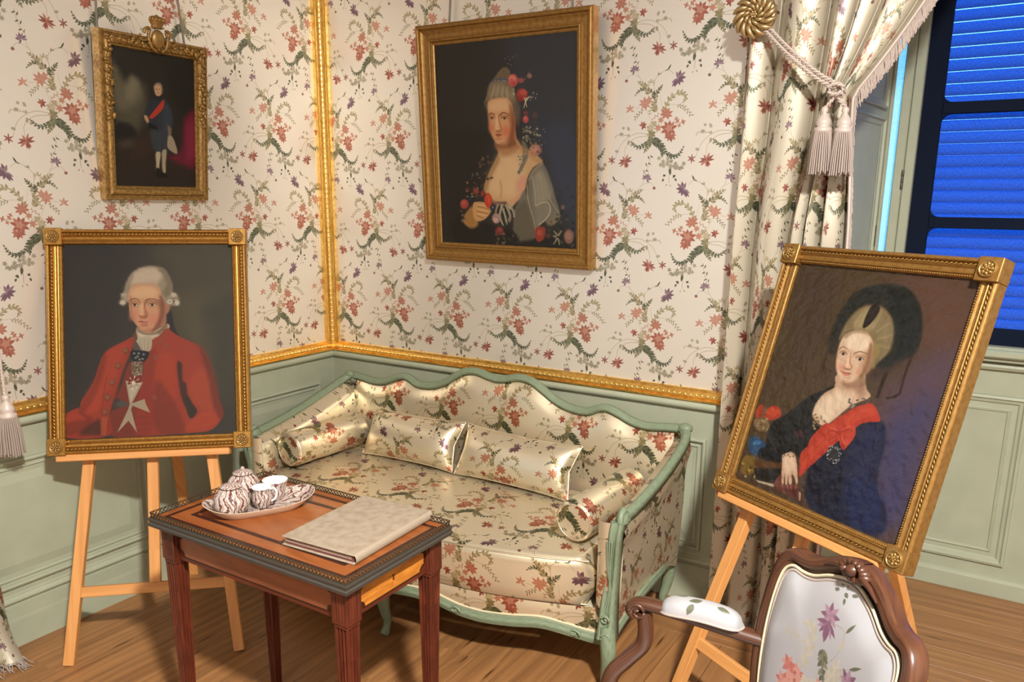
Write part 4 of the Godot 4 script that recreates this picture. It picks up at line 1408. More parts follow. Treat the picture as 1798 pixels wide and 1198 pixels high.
	# side rails
	for s in [-1.0, 1.0]:
		var sr := MB.new()
		var c := curve([Vector3(SXC + 0.856 * s, 0.18, 0.745), Vector3(SXC + 0.86 * s, 0.215, 0.66), Vector3(SXC + 0.862 * s, 0.245, 0.5), Vector3(SXC + 0.86 * s, 0.25, 0.34), Vector3(SXC + 0.846 * s, 0.235, 0.22), Vector3(SXC + 0.83 * s, 0.2, 0.15)], 6)
		if s < 0: c.reverse()
		sr.sweep(c, apf.map(func(p): return p * 0.85), Vector3.UP)
		wpart("side_rail", sr, M.green_paint, t, base)
	# ---- upholstery
	# inside back
	var rows := []
	var uvs := []
	for j in 15:
		var k := j / 14.0
		var row := PackedVector3Array()
		var ru := PackedVector2Array()
		for i in 61:
			var dx := lerpf(-0.815, 0.815, i / 60.0)
			var top := crest_y(dx) - 0.03
			var y := lerpf(0.3, top, k)
			var b := pow(sin(PI * clampf(k * 0.93 + 0.07, 0, 1)), 0.45) * pow(clampf((0.83 - absf(dx)) / 0.12, 0, 1), 0.35)
			row.append(Vector3(SXC + dx, y, 0.112 + 0.052 * b))
			ru.append(tile(dx, y, 0.36, 0.16))
		rows.append(row); uvs.append(ru)
	var ib := MB.new()
	ib.grid(rows, uvs, false, true)
	wpart("back_upholstery", ib, M.satin, t, base)
	# outside back
	var ob := MB.new()
	rows = []
	uvs = []
	for j in 3:
		var row := PackedVector3Array()
		var ru := PackedVector2Array()
		for i in 61:
			var dx := lerpf(-0.84, 0.84, i / 60.0)
			var y := lerpf(0.2, crest_y(dx) - 0.03, j / 2.0)
			row.append(Vector3(SXC + dx, y, 0.094))
			ru.append(tile(-dx, y))
		rows.append(row); uvs.append(ru)
	ob.grid(rows, uvs)
	wpart("back_panel", ob, M.satin, t, base)
	# arms: one skin from the inner foot over the roll to the outer side
	for s in [-1.0, 1.0]:
		var inn := MB.new()
		var outp := MB.new()
		var ri := []
		var ui := []
		var ro := []
		var uo := []
		for j in 29:
			var z := lerpf(0.13, 0.735, j / 28.0)
			var top := 0.0
			for i in arm.size() - 1:
				if arm[i].z <= z and arm[i + 1].z >= z:
					top = lerpf(arm[i].y, arm[i + 1].y, (z - arm[i].z) / maxf(0.0001, arm[i + 1].z - arm[i].z))
			if top == 0.0: top = 0.622 if z > 0.6 else 0.765
			top -= 0.02
			var fade := clampf((0.75 - z) / 0.05, 0.0, 1.0)
			var row := PackedVector3Array()
			var ru := PackedVector2Array()
			for i in 17:
				var k := i / 16.0
				var y := lerpf(0.24, top, k)
				var bulge := pow(sin(PI * clampf(0.1 + k * 0.9, 0, 1)), 0.3) * (0.45 + 0.55 * sqrt(fade))
				row.append(Vector3(SXC + s * (0.872 - 0.088 * bulge), y, z))
				ru.append(tile(z * s, y, 0.2, 0.3))
			ri.append(row); ui.append(ru)
			row = PackedVector3Array()
			ru = PackedVector2Array()
			for i in 11:
				var k := i / 10.0
				var low := interp([0.13, 0.22, 0.34, 0.5, 0.66, 0.74], [0.2, 0.235, 0.25, 0.245, 0.215, 0.185], z)
				var y := lerpf(low, top, k)
				var bulge := sin(PI * k)
				var roll := 0.022 * exp(-pow((k - 0.9) / 0.09, 2.0))
				row.append(Vector3(SXC + s * (0.858 + 0.008 * bulge + roll + 0.01 * k), y, z))
				ru.append(tile(-z * s, y, 0.1, 0.1))
			ro.append(row); uo.append(ru)
		inn.grid(ri, ui, false, s > 0)
		outp.grid(ro, uo, false, s < 0)
		# rounded front edge of the inner arm
		var fr_ := MB.new()
		rows = []
		uvs = []
		for i in 13:
			var k := i / 12.0
			var y := lerpf(0.24, 0.6, k)
			var row := PackedVector3Array()
			var ru := PackedVector2Array()
			for j in 9:
				var a := PI * j / 8.0
				row.append(Vector3(SXC + s * (0.828 - 0.032 * cos(a)), y, 0.732 + 0.026 * sin(a)))
				ru.append(tile(0.02 * a, y, 0.55, 0.7))
			rows.append(row); uvs.append(ru)
		fr_.grid(rows, uvs, false, s > 0)
		wpart("arm_upholstery", inn, M.satin, t, base)
		wpart("side_panel", outp, M.satin, t, base)
		wpart("arm_front", fr_, M.satin, t, base)
		# gimp along the side panel's front edge
		var g2 := MB.new()
		g2.tube(curve([Vector3(SXC + 0.876 * s, 0.575, 0.722), Vector3(SXC + 0.874 * s, 0.45, 0.716), Vector3(SXC + 0.87 * s, 0.33, 0.716), Vector3(SXC + 0.868 * s, 0.22, 0.725)], 6), 0.003, 6)
		wpart("gimp", g2, M.gimp, t, base)
	# upholstered seat front under the cushion
	var sf := MB.new()
	rows = []
	uvs = []
	for j in 9:
		var k := j / 8.0
		var row := PackedVector3Array()
		var ru := PackedVector2Array()
		for i in 61:
			var x := SXC + lerpf(-0.835, 0.835, i / 60.0)
			var y0 := apron_y(x) + 0.01
			var y := lerpf(y0, 0.285, k)
			row.append(Vector3(x, y, seat_front(x) + 0.008 + 0.012 * sin(PI * (0.25 + 0.55 * k))))
			ru.append(tile(x - SXC, y, 0.1, 0.62))
		rows.append(row); uvs.append(ru)
	sf.grid(rows, uvs, false, true)
	wpart("seat_front", sf, M.satin, t, base)
	var deck := MB.new()
	deck.box(Vector3(SXC, 0.235, 0.43), Vector3(1.6, 0.06, 0.6), 0.0)
	wpart("seat_deck", deck, M.gimp, t, base)
	# ---- loose seat cushion
	var cu := MB.new()
	rows = []
	uvs = []
	var sec := []          # section from the back bottom over the top to the front bottom: (fraction along depth, height, edge flag)
	for i in 25: sec.append(i / 24.0)
	var nx := 57
	for i in nx:
		var q := lerpf(-1.0, 1.0, i / float(nx - 1))
		var x := SXC + 0.778 * q
		var edge := clampf((1.0 - absf(q)) / 0.045, 0.0, 1.0)
		var er := sqrt(1.0 - pow(1.0 - edge, 2.0))
		var zf := seat_front(SXC + 0.79 * q) + 0.012
		var row := PackedVector3Array()
		var ru := PackedVector2Array()
		var prof2 := []
		var yb := 0.268
		var yt := 0.452
		prof2.append(Vector2(0.19, yb))
		for k in 5:
			var a := PI * (1.0 - 0.5 * k / 4.0)
			prof2.append(Vector2(0.215 + cos(a) * 0.025, yt - 0.025 + sin(a) * 0.025))
		for k in 9: prof2.append(Vector2(lerpf(0.24, zf - 0.06, (k + 1) / 10.0), yt + 0.010 * sin(PI * (k + 1) / 10.0)))
		for k in 10:
			var a := PI / 2 * (1.0 - k / 9.0)
			prof2.append(Vector2(zf - 0.036 + cos(a) * 0.036, yt - 0.036 + sin(a) * 0.036))
		for k in 4: prof2.append(Vector2(zf + 0.006 * sin(PI * k / 4.0), lerpf(yt - 0.045, yb + 0.02, k / 3.0)))
		prof2.append(Vector2(zf - 0.02, yb))
		var run := 0.0
		var mid := Vector2((0.2 + zf) / 2, (yb + yt) / 2)
		for k in prof2.size():
			var p: Vector2 = prof2[k]
			if k > 0: run += p.distance_to(prof2[k - 1])
			p = mid + (p - mid) * lerpf(0.86 if edge < 0.01 else 1.0, 1.0, er) * Vector2(1, 1)
			p.y = mid.y + (p.y - mid.y) * lerpf(0.45, 1.0, er)
			row.append(Vector3(x, p.y, p.x))
			ru.append(Vector2(x / 0.3225 + 0.15, run / 0.797 + 0.06))
		rows.append(row); uvs.append(ru)
	cu.grid(rows, uvs)
	var cth := thing("seat_cushion", "long flowered satin seat cushion on the green settee", "cushion", base + Vector3.UP * 0.268)
	var cuo := wpart("cover", cu, M.satin, cth, base + Vector3.UP * 0.268)
	var pip := MB.new()
	var pl := PackedVector3Array()
	for i in 57:
		var q := lerpf(-0.985, 0.985, i / 56.0)
		pl.append(Vector3(SXC + 0.778 * q, 0.440, seat_front(SXC + 0.79 * q) + 0.004))
	pip.tube(pl, 0.0035, 6)
	wpart("piping", pip, M.satin, cth, base + Vector3.UP * 0.268)
	pl = PackedVector3Array()
	for i in 57:
		var q := lerpf(-0.985, 0.985, i / 56.0)
		pl.append(Vector3(SXC + 0.778 * q, 0.288, seat_front(SXC + 0.79 * q) + 0.012))
	pip = MB.new()
	pip.tube(pl, 0.0035, 6)
	wpart("piping", pip, M.satin, cth, base + Vector3.UP * 0.268)
	bolster(Vector3(0.37, 0.541, 0.665), Vector3(0.388, 0.541, 0.25), 0.077, "flowered satin bolster along the left arm of the settee", 0.1)
	bolster(Vector3(1.756, 0.538, 0.68), Vector3(1.782, 0.538, 0.25), 0.074, "flowered satin bolster along the right arm of the settee", 0.62)
	pillow(Vector3(0.745, 0.562, 0.285), 0.50, 0.225, 0.13, 0.02, "flat flowered satin pillow at the left of the settee back", Vector2(0.3, 0.55))
	pillow(Vector3(1.29, 0.562, 0.295), 0.56, 0.225, 0.13, -0.04, "flat flowered satin pillow at the right of the settee back", Vector2(0.75, 0.12))

func bolster(a: Vector3, b: Vector3, r: float, label: String, u0: float) -> void:
	var ax := (b - a).normalized()
	var sd := ax.cross(Vector3.UP).normalized()
	var un := sd.cross(ax)
	var base := Vector3((a.x + b.x) / 2, a.y - r, (a.z + b.z) / 2)
	var t := thing("bolster", label, "bolster", base, Basis.IDENTITY, "bolsters on the settee")
	var L := a.distance_to(b)
	var mb := MB.new()
	var rows := []
	var uvs := []
	var prof := [Vector2(0.0, 0.9)]
	prof = []
	for i in 7:
		var k := PI / 2 * i / 6
		prof.append(Vector2(0.014 - 0.014 * sin(k), r - 0.014 + 0.014 * sin(k) * 1.0))
	prof = [Vector2(0.0, r * 0.86), Vector2(0.001, r * 0.93), Vector2(0.006, r * 0.975), Vector2(0.016, r)]
	for i in 9: prof.append(Vector2(lerpf(0.03, L - 0.03, i / 8.0), r * (1.0 + 0.012 * sin(i * 2.1))))
	prof.append_array([Vector2(L - 0.016, r), Vector2(L - 0.006, r * 0.975), Vector2(L - 0.001, r * 0.93), Vector2(L, r * 0.86)])
	for p in prof:
		var row := PackedVector3Array()
		var ru := PackedVector2Array()
		for j in 32:
			var an := TAU * j / 32
			var wob := 1.0 + 0.012 * sin(an * 3.0 + p.x * 20.0)
			var dd := sd * cos(an) + un * sin(an) * (0.97 if sin(an) < 0 else 1.0)
			row.append(a + ax * p.x + dd * p.y * wob)
		for j in 33:
			ru.append(Vector2(p.x / 0.3225 + u0, TAU * r * j / 32.0 / 0.797 + 0.2))
		rows.append(row); uvs.append(ru)
	mb.grid(rows, uvs, true)
	wpart("cover", mb, M.satin, t, base)
	for e in 2:
		var ring: PackedVector3Array = rows[0] if e == 0 else rows[-1]
		var cap := MB.new()
		var cr := []
		var cu := []
		var c := a if e == 0 else b
		for i in 6:
			var k := i / 5.0
			var row := PackedVector3Array()
			var ru := PackedVector2Array()
			for j in 32: row.append((c + (ring[j] - c) * k) - ax * (1.0 if e == 0 else -1.0) * 0.006 * (1.0 - k * k))
			for j in 33:
				var q: Vector3 = (ring[j % 32] - c) * k
				ru.append(Vector2(q.dot(sd) / 0.3225 + 0.62, -q.dot(un) / 0.797 + 0.36))
			cr.append(row); cu.append(ru)
		cap.grid(cr, cu, true, e == 1)
		wpart("end_cap", cap, M.satin, t, base)
		var pp := PackedVector3Array()
		for j in 33: pp.append(ring[j % 32] + ax * (0.001 if e == 0 else -0.001))
		var pi := MB.new()
		pi.tube(pp, 0.0028, 6)
		wpart("piping", pi, M.satin, t, base)

func pillow(c: Vector3, w: float, h: float, d: float, turn: float, label: String, uv0: Vector2) -> void:
	var bas := Basis(Vector3.UP, turn) * Basis(Vector3.RIGHT, -0.5)
	var t := thing("pillow", label, "pillow", c, bas, "pillows on the settee")
	for side in [1.0, -1.0]:
		var mb := MB.new()
		var rows := []
		var uvs := []
		for j in 17:
			var v := lerpf(-1, 1, j / 16.0)
			var row := PackedVector3Array()
			var ru := PackedVector2Array()
			for i in 33:
				var u := lerpf(-1, 1, i / 32.0)
				var th := pow(clampf(1.0 - pow(absf(u), 5.0), 0, 1), 0.6) * pow(clampf(1.0 - v * v, 0, 1), 0.55)
				var pin := 1.0 - 0.10 * (1.0 - absf(v)) * pow(absf(u), 8.0)
				var pv := 1.0 - 0.10 * (1.0 - pow(absf(u), 3.0)) * v * v
				row.append(Vector3(u * w / 2 * pin, v * h / 2 * pv, side * th * d / 2))
				ru.append(tile(u * w / 2, v * h * 0.6, uv0.x, uv0.y))
			rows.append(row); uvs.append(ru)
		mb.grid(rows, uvs, false, side > 0)
		part("front_cover" if side > 0 else "back_cover", mb, M.satin, t)
	var ring := PackedVector3Array()
	for i in 64:
		var a := TAU * i / 64
		var u := clampf(cos(a) * 1.6, -1, 1)
		var v := clampf(sin(a) * 1.6, -1, 1)
		ring.append(Vector3(u * w / 2 * (1.0 - 0.10 * (1.0 - absf(v)) * pow(absf(u), 8.0)), v * h / 2 * (1.0 - 0.10 * (1.0 - pow(absf(u), 3.0)) * v * v), 0))
	ring.append(ring[0])
	var pi := MB.new()
	pi.tube(ring, 0.003, 6)
	part("piping", pi, M.satin, t)

# ---------------------------------------------------------------- gallery table
const TX0 := 0.935
const TX1 := 1.682
const TZ0 := 1.275
const TZ1 := 1.692
const TY := 0.722

func notched(w: float, h: float, r: float) -> PackedVector2Array:
	# rectangle whose corners are cut by small concave quarter circles
	var out := PackedVector2Array()
	var cs := [Vector2(1, 1), Vector2(-1, 1), Vector2(-1, -1), Vector2(1, -1)]
	for i in 4:
		var c: Vector2 = Vector2(cs[i].x * w / 2, cs[i].y * h / 2)
		for k in 5:
			var a := PI / 2 * i + PI + PI / 2 * (1.0 - k / 4.0) - PI / 2 * 0.0
			out.append(c + Vector2(cos(a), sin(a)) * r)
	return out

func table() -> void:
	var cx := (TX0 + TX1) / 2
	var cz := (TZ0 + TZ1) / 2
	var base := Vector3(cx, 0, cz)
	var w := TX1 - TX0
	var d := TZ1 - TZ0
	var t := thing("side_table", "small mahogany table with brass gallery and fluted legs in front of the settee", "table", base)
	# top, its inlay and grey metal edge band; local coordinates from here on
	var top := MB.new()
	top.box(Vector3(0, TY - 0.012, 0), Vector3(w - 0.006, 0.024, d - 0.006), 0.001)
	part("table_top", top, M.veneer, t)
	for q in [[0.028, 0.012, "inlay"], [0.078, 0.014, "inlay"]]:
		var inl := MB.new()
		var up := MB.new()
		up.frame(Vector3.ZERO, w - 2 * q[0], d - 2 * q[0], [Vector2(0, 0), Vector2(0.0003, 0.0007), Vector2(q[1] - 0.0003, 0.0007), Vector2(q[1], 0)])
		var o := part("inlay_band", up, M[q[2]], t)
		o.transform = Transform3D(Basis(Vector3.RIGHT, -PI / 2), Vector3(0, TY, 0))
	var eb := MB.new()
	eb.frame(Vector3.ZERO, w, d, [Vector2(0.003, -0.026), Vector2(-0.001, -0.024), Vector2(-0.002, -0.016), Vector2(0.001, -0.012), Vector2(-0.001, -0.004), Vector2(0.0, 0.001), Vector2(0.005, 0.0015), Vector2(0.005, 0.0)])
	var ebo := part("edge_band", eb, mat("pewter_band", Color(0.33, 0.31, 0.28), 0.5, 0.55), t)
	ebo.transform = Transform3D(Basis(Vector3.RIGHT, -PI / 2), Vector3(0, TY, 0))
	# pierced gallery: two rails and a lattice on each side
	for s in 4:
		var along := Vector3.RIGHT if s % 2 == 0 else Vector3.BACK
		var L := (w if s % 2 == 0 else d) - 0.008
		var off: Vector3 = [Vector3(0, 0, d / 2 - 0.004), Vector3(w / 2 - 0.004, 0, 0), Vector3(0, 0, -d / 2 + 0.004), Vector3(-w / 2 + 0.004, 0, 0)][s]
		var g := MB.new()
		var sz := Vector3(L, 0.0022, 0.0028) if s % 2 == 0 else Vector3(0.0028, 0.0022, L)
		g.box(off + Vector3.UP * (TY + 0.0165), sz, 0.0005)
		g.box(off + Vector3.UP * (TY + 0.0022), sz, 0.0005)
		var n := int(round(L / 0.0125))
		for i in n:
			var a := off + along * (-L / 2 + L * i / n)
			var b := off + along * (-L / 2 + L * (i + 1) / n)
			var side := along.cross(Vector3.UP)
			g.bar(a + Vector3.UP * (TY + 0.003), b + Vector3.UP * (TY + 0.016), 0.0026, 0.0016, side, 0.0)
			g.bar(b + Vector3.UP * (TY + 0.003), a + Vector3.UP * (TY + 0.016), 0.0026, 0.0016, side, 0.0)
		part("gallery", g, M.gallery_bronze, t)
	# frieze
	var fy := TY - 0.026 - 0.048
	var fr := MB.new()
	fr.box(Vector3(0, fy, 0), Vector3(w - 0.075, 0.096, d - 0.075), 0.001)
	part("frieze", fr, M.mahogany, t)
	for q in [[Vector3(0, fy + 0.002, d / 2 - 0.0375), Vector3.RIGHT, w - 0.168, "rosewood", "frieze_panel"], [Vector3(w / 2 - 0.0375, fy + 0.002, 0), Vector3.FORWARD, d - 0.166, "satinwood", "drawer_front"]]:
		var line := MB.new()
		line.slab(notched(q[2] + 0.01, 0.076, 0.017), q[0], q[1], Vector3.UP, 0.0, 0.0012)
		part("inlay_line", line, M.inlay, t)
		var pn := MB.new()
		pn.slab(notched(q[2], 0.066, 0.018), q[0], q[1], Vector3.UP, 0.0, 0.002, 0.0)
		var po := part(q[4], pn, M[q[3]], t)
		if q[4] == "drawer_front":
			var kh := MB.new()
			kh.slab(Painter.ell_pts(Vector2(0, 0.004), 0.0032, 0.0032, 0, 12), q[0], q[1], Vector3.UP, 0.002, 0.003)
			kh.slab(PackedVector2Array([Vector2(-0.0014, 0.003), Vector2(-0.003, -0.009), Vector2(0.003, -0.009), Vector2(0.0014, 0.003)]), q[0], q[1], Vector3.UP, 0.002, 0.003)
			part("keyhole", kh, M.inlay, po)
	# legs: square blocks above, fluted taper below
	for sx in [-1.0, 1.0]:
		for sz in [-1.0, 1.0]:
			var o := Vector3(sx * (w / 2 - 0.046), 0, sz * (d / 2 - 0.046))
			var lg := MB.new()
			lg.box(o + Vector3.UP * (fy + 0.006), Vector3(0.052, 0.112, 0.052), 0.0015)
			for k in 4:
				for e in [-1.0, 1.0]:
					var x := (-0.0135 + 0.009 * k)
					lg.box(o + Vector3(x, fy + 0.008, e * 0.026), Vector3(0.0045, 0.088, 0.003), 0.001)
					lg.box(o + Vector3(e * 0.026, fy + 0.008, x), Vector3(0.003, 0.088, 0.0045), 0.001)
			lg.box(o + Vector3.UP * (fy - 0.055), Vector3(0.047, 0.012, 0.047), 0.003)
			var y1 := fy - 0.06
			# fluted tapering shaft
			var rows := []
			for yk in 2:
				var y := y1 if yk == 0 else 0.0
				var hs := 0.0215 if yk == 0 else 0.0125
				var row := PackedVector3Array()
				for f in 4:
					var ux: Vector2 = [Vector2(1, 0), Vector2(0, 1), Vector2(-1, 0), Vector2(0, -1)][f]
					var uy := Vector2(-ux.y, ux.x)
					for q in [[-1.0, 0.0], [-0.72, 0.0], [-0.6, 0.24], [-0.42, 0.24], [-0.3, 0.0], [-0.2, 0.0], [-0.09, 0.24], [0.09, 0.24], [0.2, 0.0], [0.3, 0.0], [0.42, 0.24], [0.6, 0.24], [0.72, 0.0]]:
						var p: Vector2 = (uy * q[0] + ux * (1.0 - q[1])) * hs
						row.append(o + Vector3(p.x, y, p.y))
				rows.append(row)
			var n: int = rows[0].size()
			for i in n:
				var j := (i + 1) % n
				lg.quad(rows[0][i], rows[0][j], rows[1][j], rows[1][i])
			for i in lg.t.size(): lg.t[i] = Vector2(lg.v[i].y, lg.v[i].x + lg.v[i].z)
			part("leg", lg, M.mahogany, t)

func marbled() -> ImageTexture:
	# combed-marble glaze: grey-mauve and rust veins on cream
	var im := Image.create(256, 256, false, Image.FORMAT_RGB8)
	var f := FastNoiseLite.new()
	f.seed = 8
	f.frequency = 1.0
	for y in 256:
		for x in 256:
			var a := TAU * x / 256.0
			var wv := f.get_noise_3d(cos(a) * 1.3, sin(a) * 1.3, y * 0.012) * 2.2
			var s := sin(x / 256.0 * TAU * 14.0 + wv * 2.6 + sin(y * 0.05) * 0.8)
			var s2 := sin(x / 256.0 * TAU * 31.0 + wv * 5.0 + 1.0)
			var c := Color(0.72, 0.65, 0.6)
			c = c.lerp(Color(0.4, 0.31, 0.32), clampf((s + 0.25) * 1.8, 0, 1))
			c = c.lerp(Color(0.42, 0.2, 0.15), clampf((s2 - 0.3) * 2.0, 0, 0.85) * clampf(s + 0.8, 0, 1))
			c = c.lerp(Color(0.84, 0.8, 0.76), clampf((-s2 - 0.45) * 2.4, 0, 0.9))
			im.set_pixel(x, y, c)
	return ImageTexture.create_from_image(im)

func table_things() -> void:
	var mm := mat("marbled_glaze", Color(1, 1, 1), 0.12, 0.0, marbled(), Vector3.ONE, 0.6)
	var cream := mat("cream_glaze", Color(0.86, 0.76, 0.66), 0.15)
	var white := mat("white_glaze", Color(0.93, 0.92, 0.9), 0.12)
	var y0 := TY + 0.001
	# tray: a long octagonal boat, marbled within
	var o := Vector3(1.148, y0, 1.478)
	var bas := Basis(Vector3.UP, deg_to_rad(60))
	var t := thing("tea_tray", "cream boat-shaped porcelain tray with marbled inside under the tea set", "tray", o, bas)
	var outl := PackedVector2Array()
	for q in [[-0.155, 0.0], [-0.135, 0.05], [-0.075, 0.074], [0.075, 0.074], [0.135, 0.05], [0.155, 0.0], [0.135, -0.05], [0.075, -0.074], [-0.075, -0.074], [-0.135, -0.05]]: outl.append(Vector2(q[0], q[1]))
	var sm := curve2(Array(outl), 4, true)
	var mk := func(levels: Array) -> Array:
		var rows := []
		for l in levels:
			var row := PackedVector3Array()
			for p in sm:
				var lift: float = 0.016 * pow(absf(p.x) / 0.155, 3.0) * l[2]
				row.append(Vector3(p.x * l[0], l[1] + lift, p.y * l[0]))
			rows.append(row)
		return rows
	var mb := MB.new()
	mb.grid(mk.call([[0.72, 0.0, 0.0], [0.76, 0.003, 0.0], [0.88, 0.011, 0.6], [1.0, 0.024, 1.0], [1.012, 0.026, 1.0], [0.995, 0.0255, 1.0]]), null, true, true)
	part("body", mb, cream, t)
	var ins := MB.new()
	ins.grid(mk.call([[0.995, 0.0255, 1.0], [0.87, 0.014, 0.6], [0.74, 0.006, 0.0], [0.3, 0.0045, 0.0], [0.01, 0.0045, 0.0]]), null, true, true)
	part("well", ins, mm, t)
	# covered bowls
	covered_pot(Vector3(1.13, y0 + 0.006, 1.561), 0.049, mm, "round marbled lidded pot at the front of the tea tray", 0.0, false)
	covered_pot(Vector3(1.073, y0 + 0.012, 1.472), 0.047, mm, "marbled lidded pot with a small knob behind the front pot", 1.0, true)
	# cream jug with handle
	var j := thing("cream_jug", "small marbled jug with a white rim and curled handle", "jug", Vector3(1.152, y0 + 0.006, 1.474))
	mb = MB.new()
	mb.lathe([Vector2(0.0, 0.0), Vector2(0.018, 0.0), Vector2(0.02, 0.004), Vector2(0.029, 0.02), Vector2(0.03, 0.032), Vector2(0.026, 0.046), Vector2(0.024, 0.052), Vector2(0.027, 0.06)], Vector3.ZERO, 28)
	part("body", mb, mm, j)
	var li := MB.new()
	li.lathe([Vector2(0.027, 0.06), Vector2(0.0282, 0.0625), Vector2(0.026, 0.062), Vector2(0.0225, 0.052), Vector2(0.024, 0.03), Vector2(0.012, 0.01), Vector2(0.0, 0.009)], Vector3.ZERO, 28)
	part("lining", li, white, j)
	var hd := MB.new()
	hd.tube(curve([Vector3(0.022, 0.056, -0.01), Vector3(0.037, 0.061, -0.014), Vector3(0.044, 0.046, -0.016), Vector3(0.038, 0.03, -0.014), Vector3(0.029, 0.022, -0.01)], 6), 0.0032, 7)
	part("handle", hd, white, j)
	# cup
	var c := thing("tea_cup", "marbled cup with a plain white inside at the back of the tray", "cup", Vector3(1.133, y0 + 0.006, 1.407))
	mb = MB.new()
	mb.lathe([Vector2(0.0, 0.0), Vector2(0.021, 0.0), Vector2(0.023, 0.004), Vector2(0.028, 0.018), Vector2(0.032, 0.04), Vector2(0.036, 0.058)], Vector3.ZERO, 28)
	part("body", mb, mm, c)
	li = MB.new()
	li.lathe([Vector2(0.036, 0.058), Vector2(0.0372, 0.0595), Vector2(0.035, 0.059), Vector2(0.031, 0.042), Vector2(0.026, 0.018), Vector2(0.012, 0.007), Vector2(0.0, 0.0065)], Vector3.ZERO, 28)
	part("lining", li, white, c)
	book()

func covered_pot(at: Vector3, r: float, mm: Material, label: String, turn: float, knob: bool) -> void:
	var t := thing("lidded_pot", label, "pot", at, Basis(Vector3.UP, turn), "lidded pots of the tea set")
	var mb := MB.new()
	var prof := [Vector2(0.0, 0.0), Vector2(r * 0.55, 0.0), Vector2(r * 0.6, 0.004)]
	for i in 12:
		var a := lerpf(-58.0, 58.0, i / 11.0)
		prof.append(Vector2(cos(deg_to_rad(a)) * r, r * 0.86 + sin(deg_to_rad(a)) * r * 0.96))
	prof.append(Vector2(r * 0.5, r * 1.72))
	mb.lathe(prof, Vector3.ZERO, 36)
	part("body", mb, mm, t)
	var lid := MB.new()
	lid.lathe([Vector2(r * 0.5, r * 1.70), Vector2(r * 0.62, r * 1.74), Vector2(r * 0.6, r * 1.79), Vector2(r * 0.5, r * 1.84), Vector2(r * 0.3, r * 1.92), Vector2(r * 0.12, r * 1.96), Vector2(0.0, r * 1.97)], Vector3.ZERO, 32)
	var lo := part("lid", lid, mm, t)
	var kb := MB.new()
	kb.ball(Vector3(0, r * 2.03, 0), Vector3(r * 0.13, r * 0.14, r * 0.13) * (1.0 if knob else 0.75), 12, 8)
	part("knob", kb, mm, lo)

func book() -> void:
	var q := [fl_pt(1.382, 1.595), fl_pt(1.368, 1.282), fl_pt(1.60, 1.284), fl_pt(1.632, 1.618)]
	var c: Vector3 = (q[0] + q[1] + q[2] + q[3]) / 4.0
	var t := thing("book", "old vellum-bound book lying closed on the side table", "book", Vector3(1.497, TY + 0.001, 1.442), Basis(Vector3.UP, deg_to_rad(3.0)))
	var vel := noise_tex(256, 256, 0.035, 21, [Color(0.66, 0.6, 0.52), Color(0.74, 0.68, 0.6), Color(0.78, 0.73, 0.65)])
	var vm := mat("vellum", Color(0.84, 0.82, 0.8), 0.6, 0.0, vel, Vector3(3, 3, 1))
	var w := 0.238
	var l := 0.33
	var th := 0.026
	for k in 2:
		var cv := MB.new()
		cv.box(Vector3(-0.002, (0.0018 if k == 0 else th - 0.0018), 0), Vector3(w, 0.0036, l), 0.0012)
		part("cover", cv, vm, t)
	# spine, rounded
	var sp := MB.new()
	var rows := []
	for i in 2:
		var row := PackedVector3Array()
		for j in 13:
			var a := lerpf(-PI / 2, PI / 2, j / 12.0)
			row.append(Vector3(w / 2 - 0.004 + cos(a) * 0.009, th / 2 + sin(a) * th / 2, (i - 0.5) * (l - 0.001)))
		rows.append(row)
	sp.grid(rows)
	part("spine", sp, vm, t)
	var pg := MB.new()
	pg.box(Vector3(0.0, th / 2, 0), Vector3(w - 0.014, th - 0.0074, l - 0.012), 0.001)
	part("page_block", pg, mat("page_edges", Color(0.42, 0.24, 0.22), 0.7), t)
	for k in 3:
		var lf := MB.new()
		lf.box(Vector3(-0.004, th * (0.45 + 0.14 * k), 0), Vector3(w - 0.018, 0.0007, l - 0.0095), 0.0)
		part("leaf", lf, mat("leaf_paper", Color(0.78, 0.7, 0.6), 0.8), t)

func fl_pt(x: float, z: float) -> Vector3:
	return Vector3(x, TY, z)

# ---------------------------------------------------------------- curtains and tassels
func twisted(path: PackedVector3Array, r: float, pitch: float, strands := 2, seg := 6) -> MB:
	var mb := MB.new()
	for s in strands:
		var pts := PackedVector3Array()
		var run := 0.0
		for i in path.size():
			if i > 0: run += path[i].distance_to(path[i - 1])
			var tg := (path[mini(i + 1, path.size() - 1)] - path[maxi(i - 1, 0)]).normalized()
			var sd := tg.cross(Vector3(0.21, 0.13, 0.97)).normalized()
			var un := sd.cross(tg)
			var a := run / pitch * TAU + TAU * s / strands
			pts.append(path[i] + (sd * cos(a) + un * sin(a)) * r * 0.52)
		mb.tube(pts, r * 0.56, seg)
	return mb

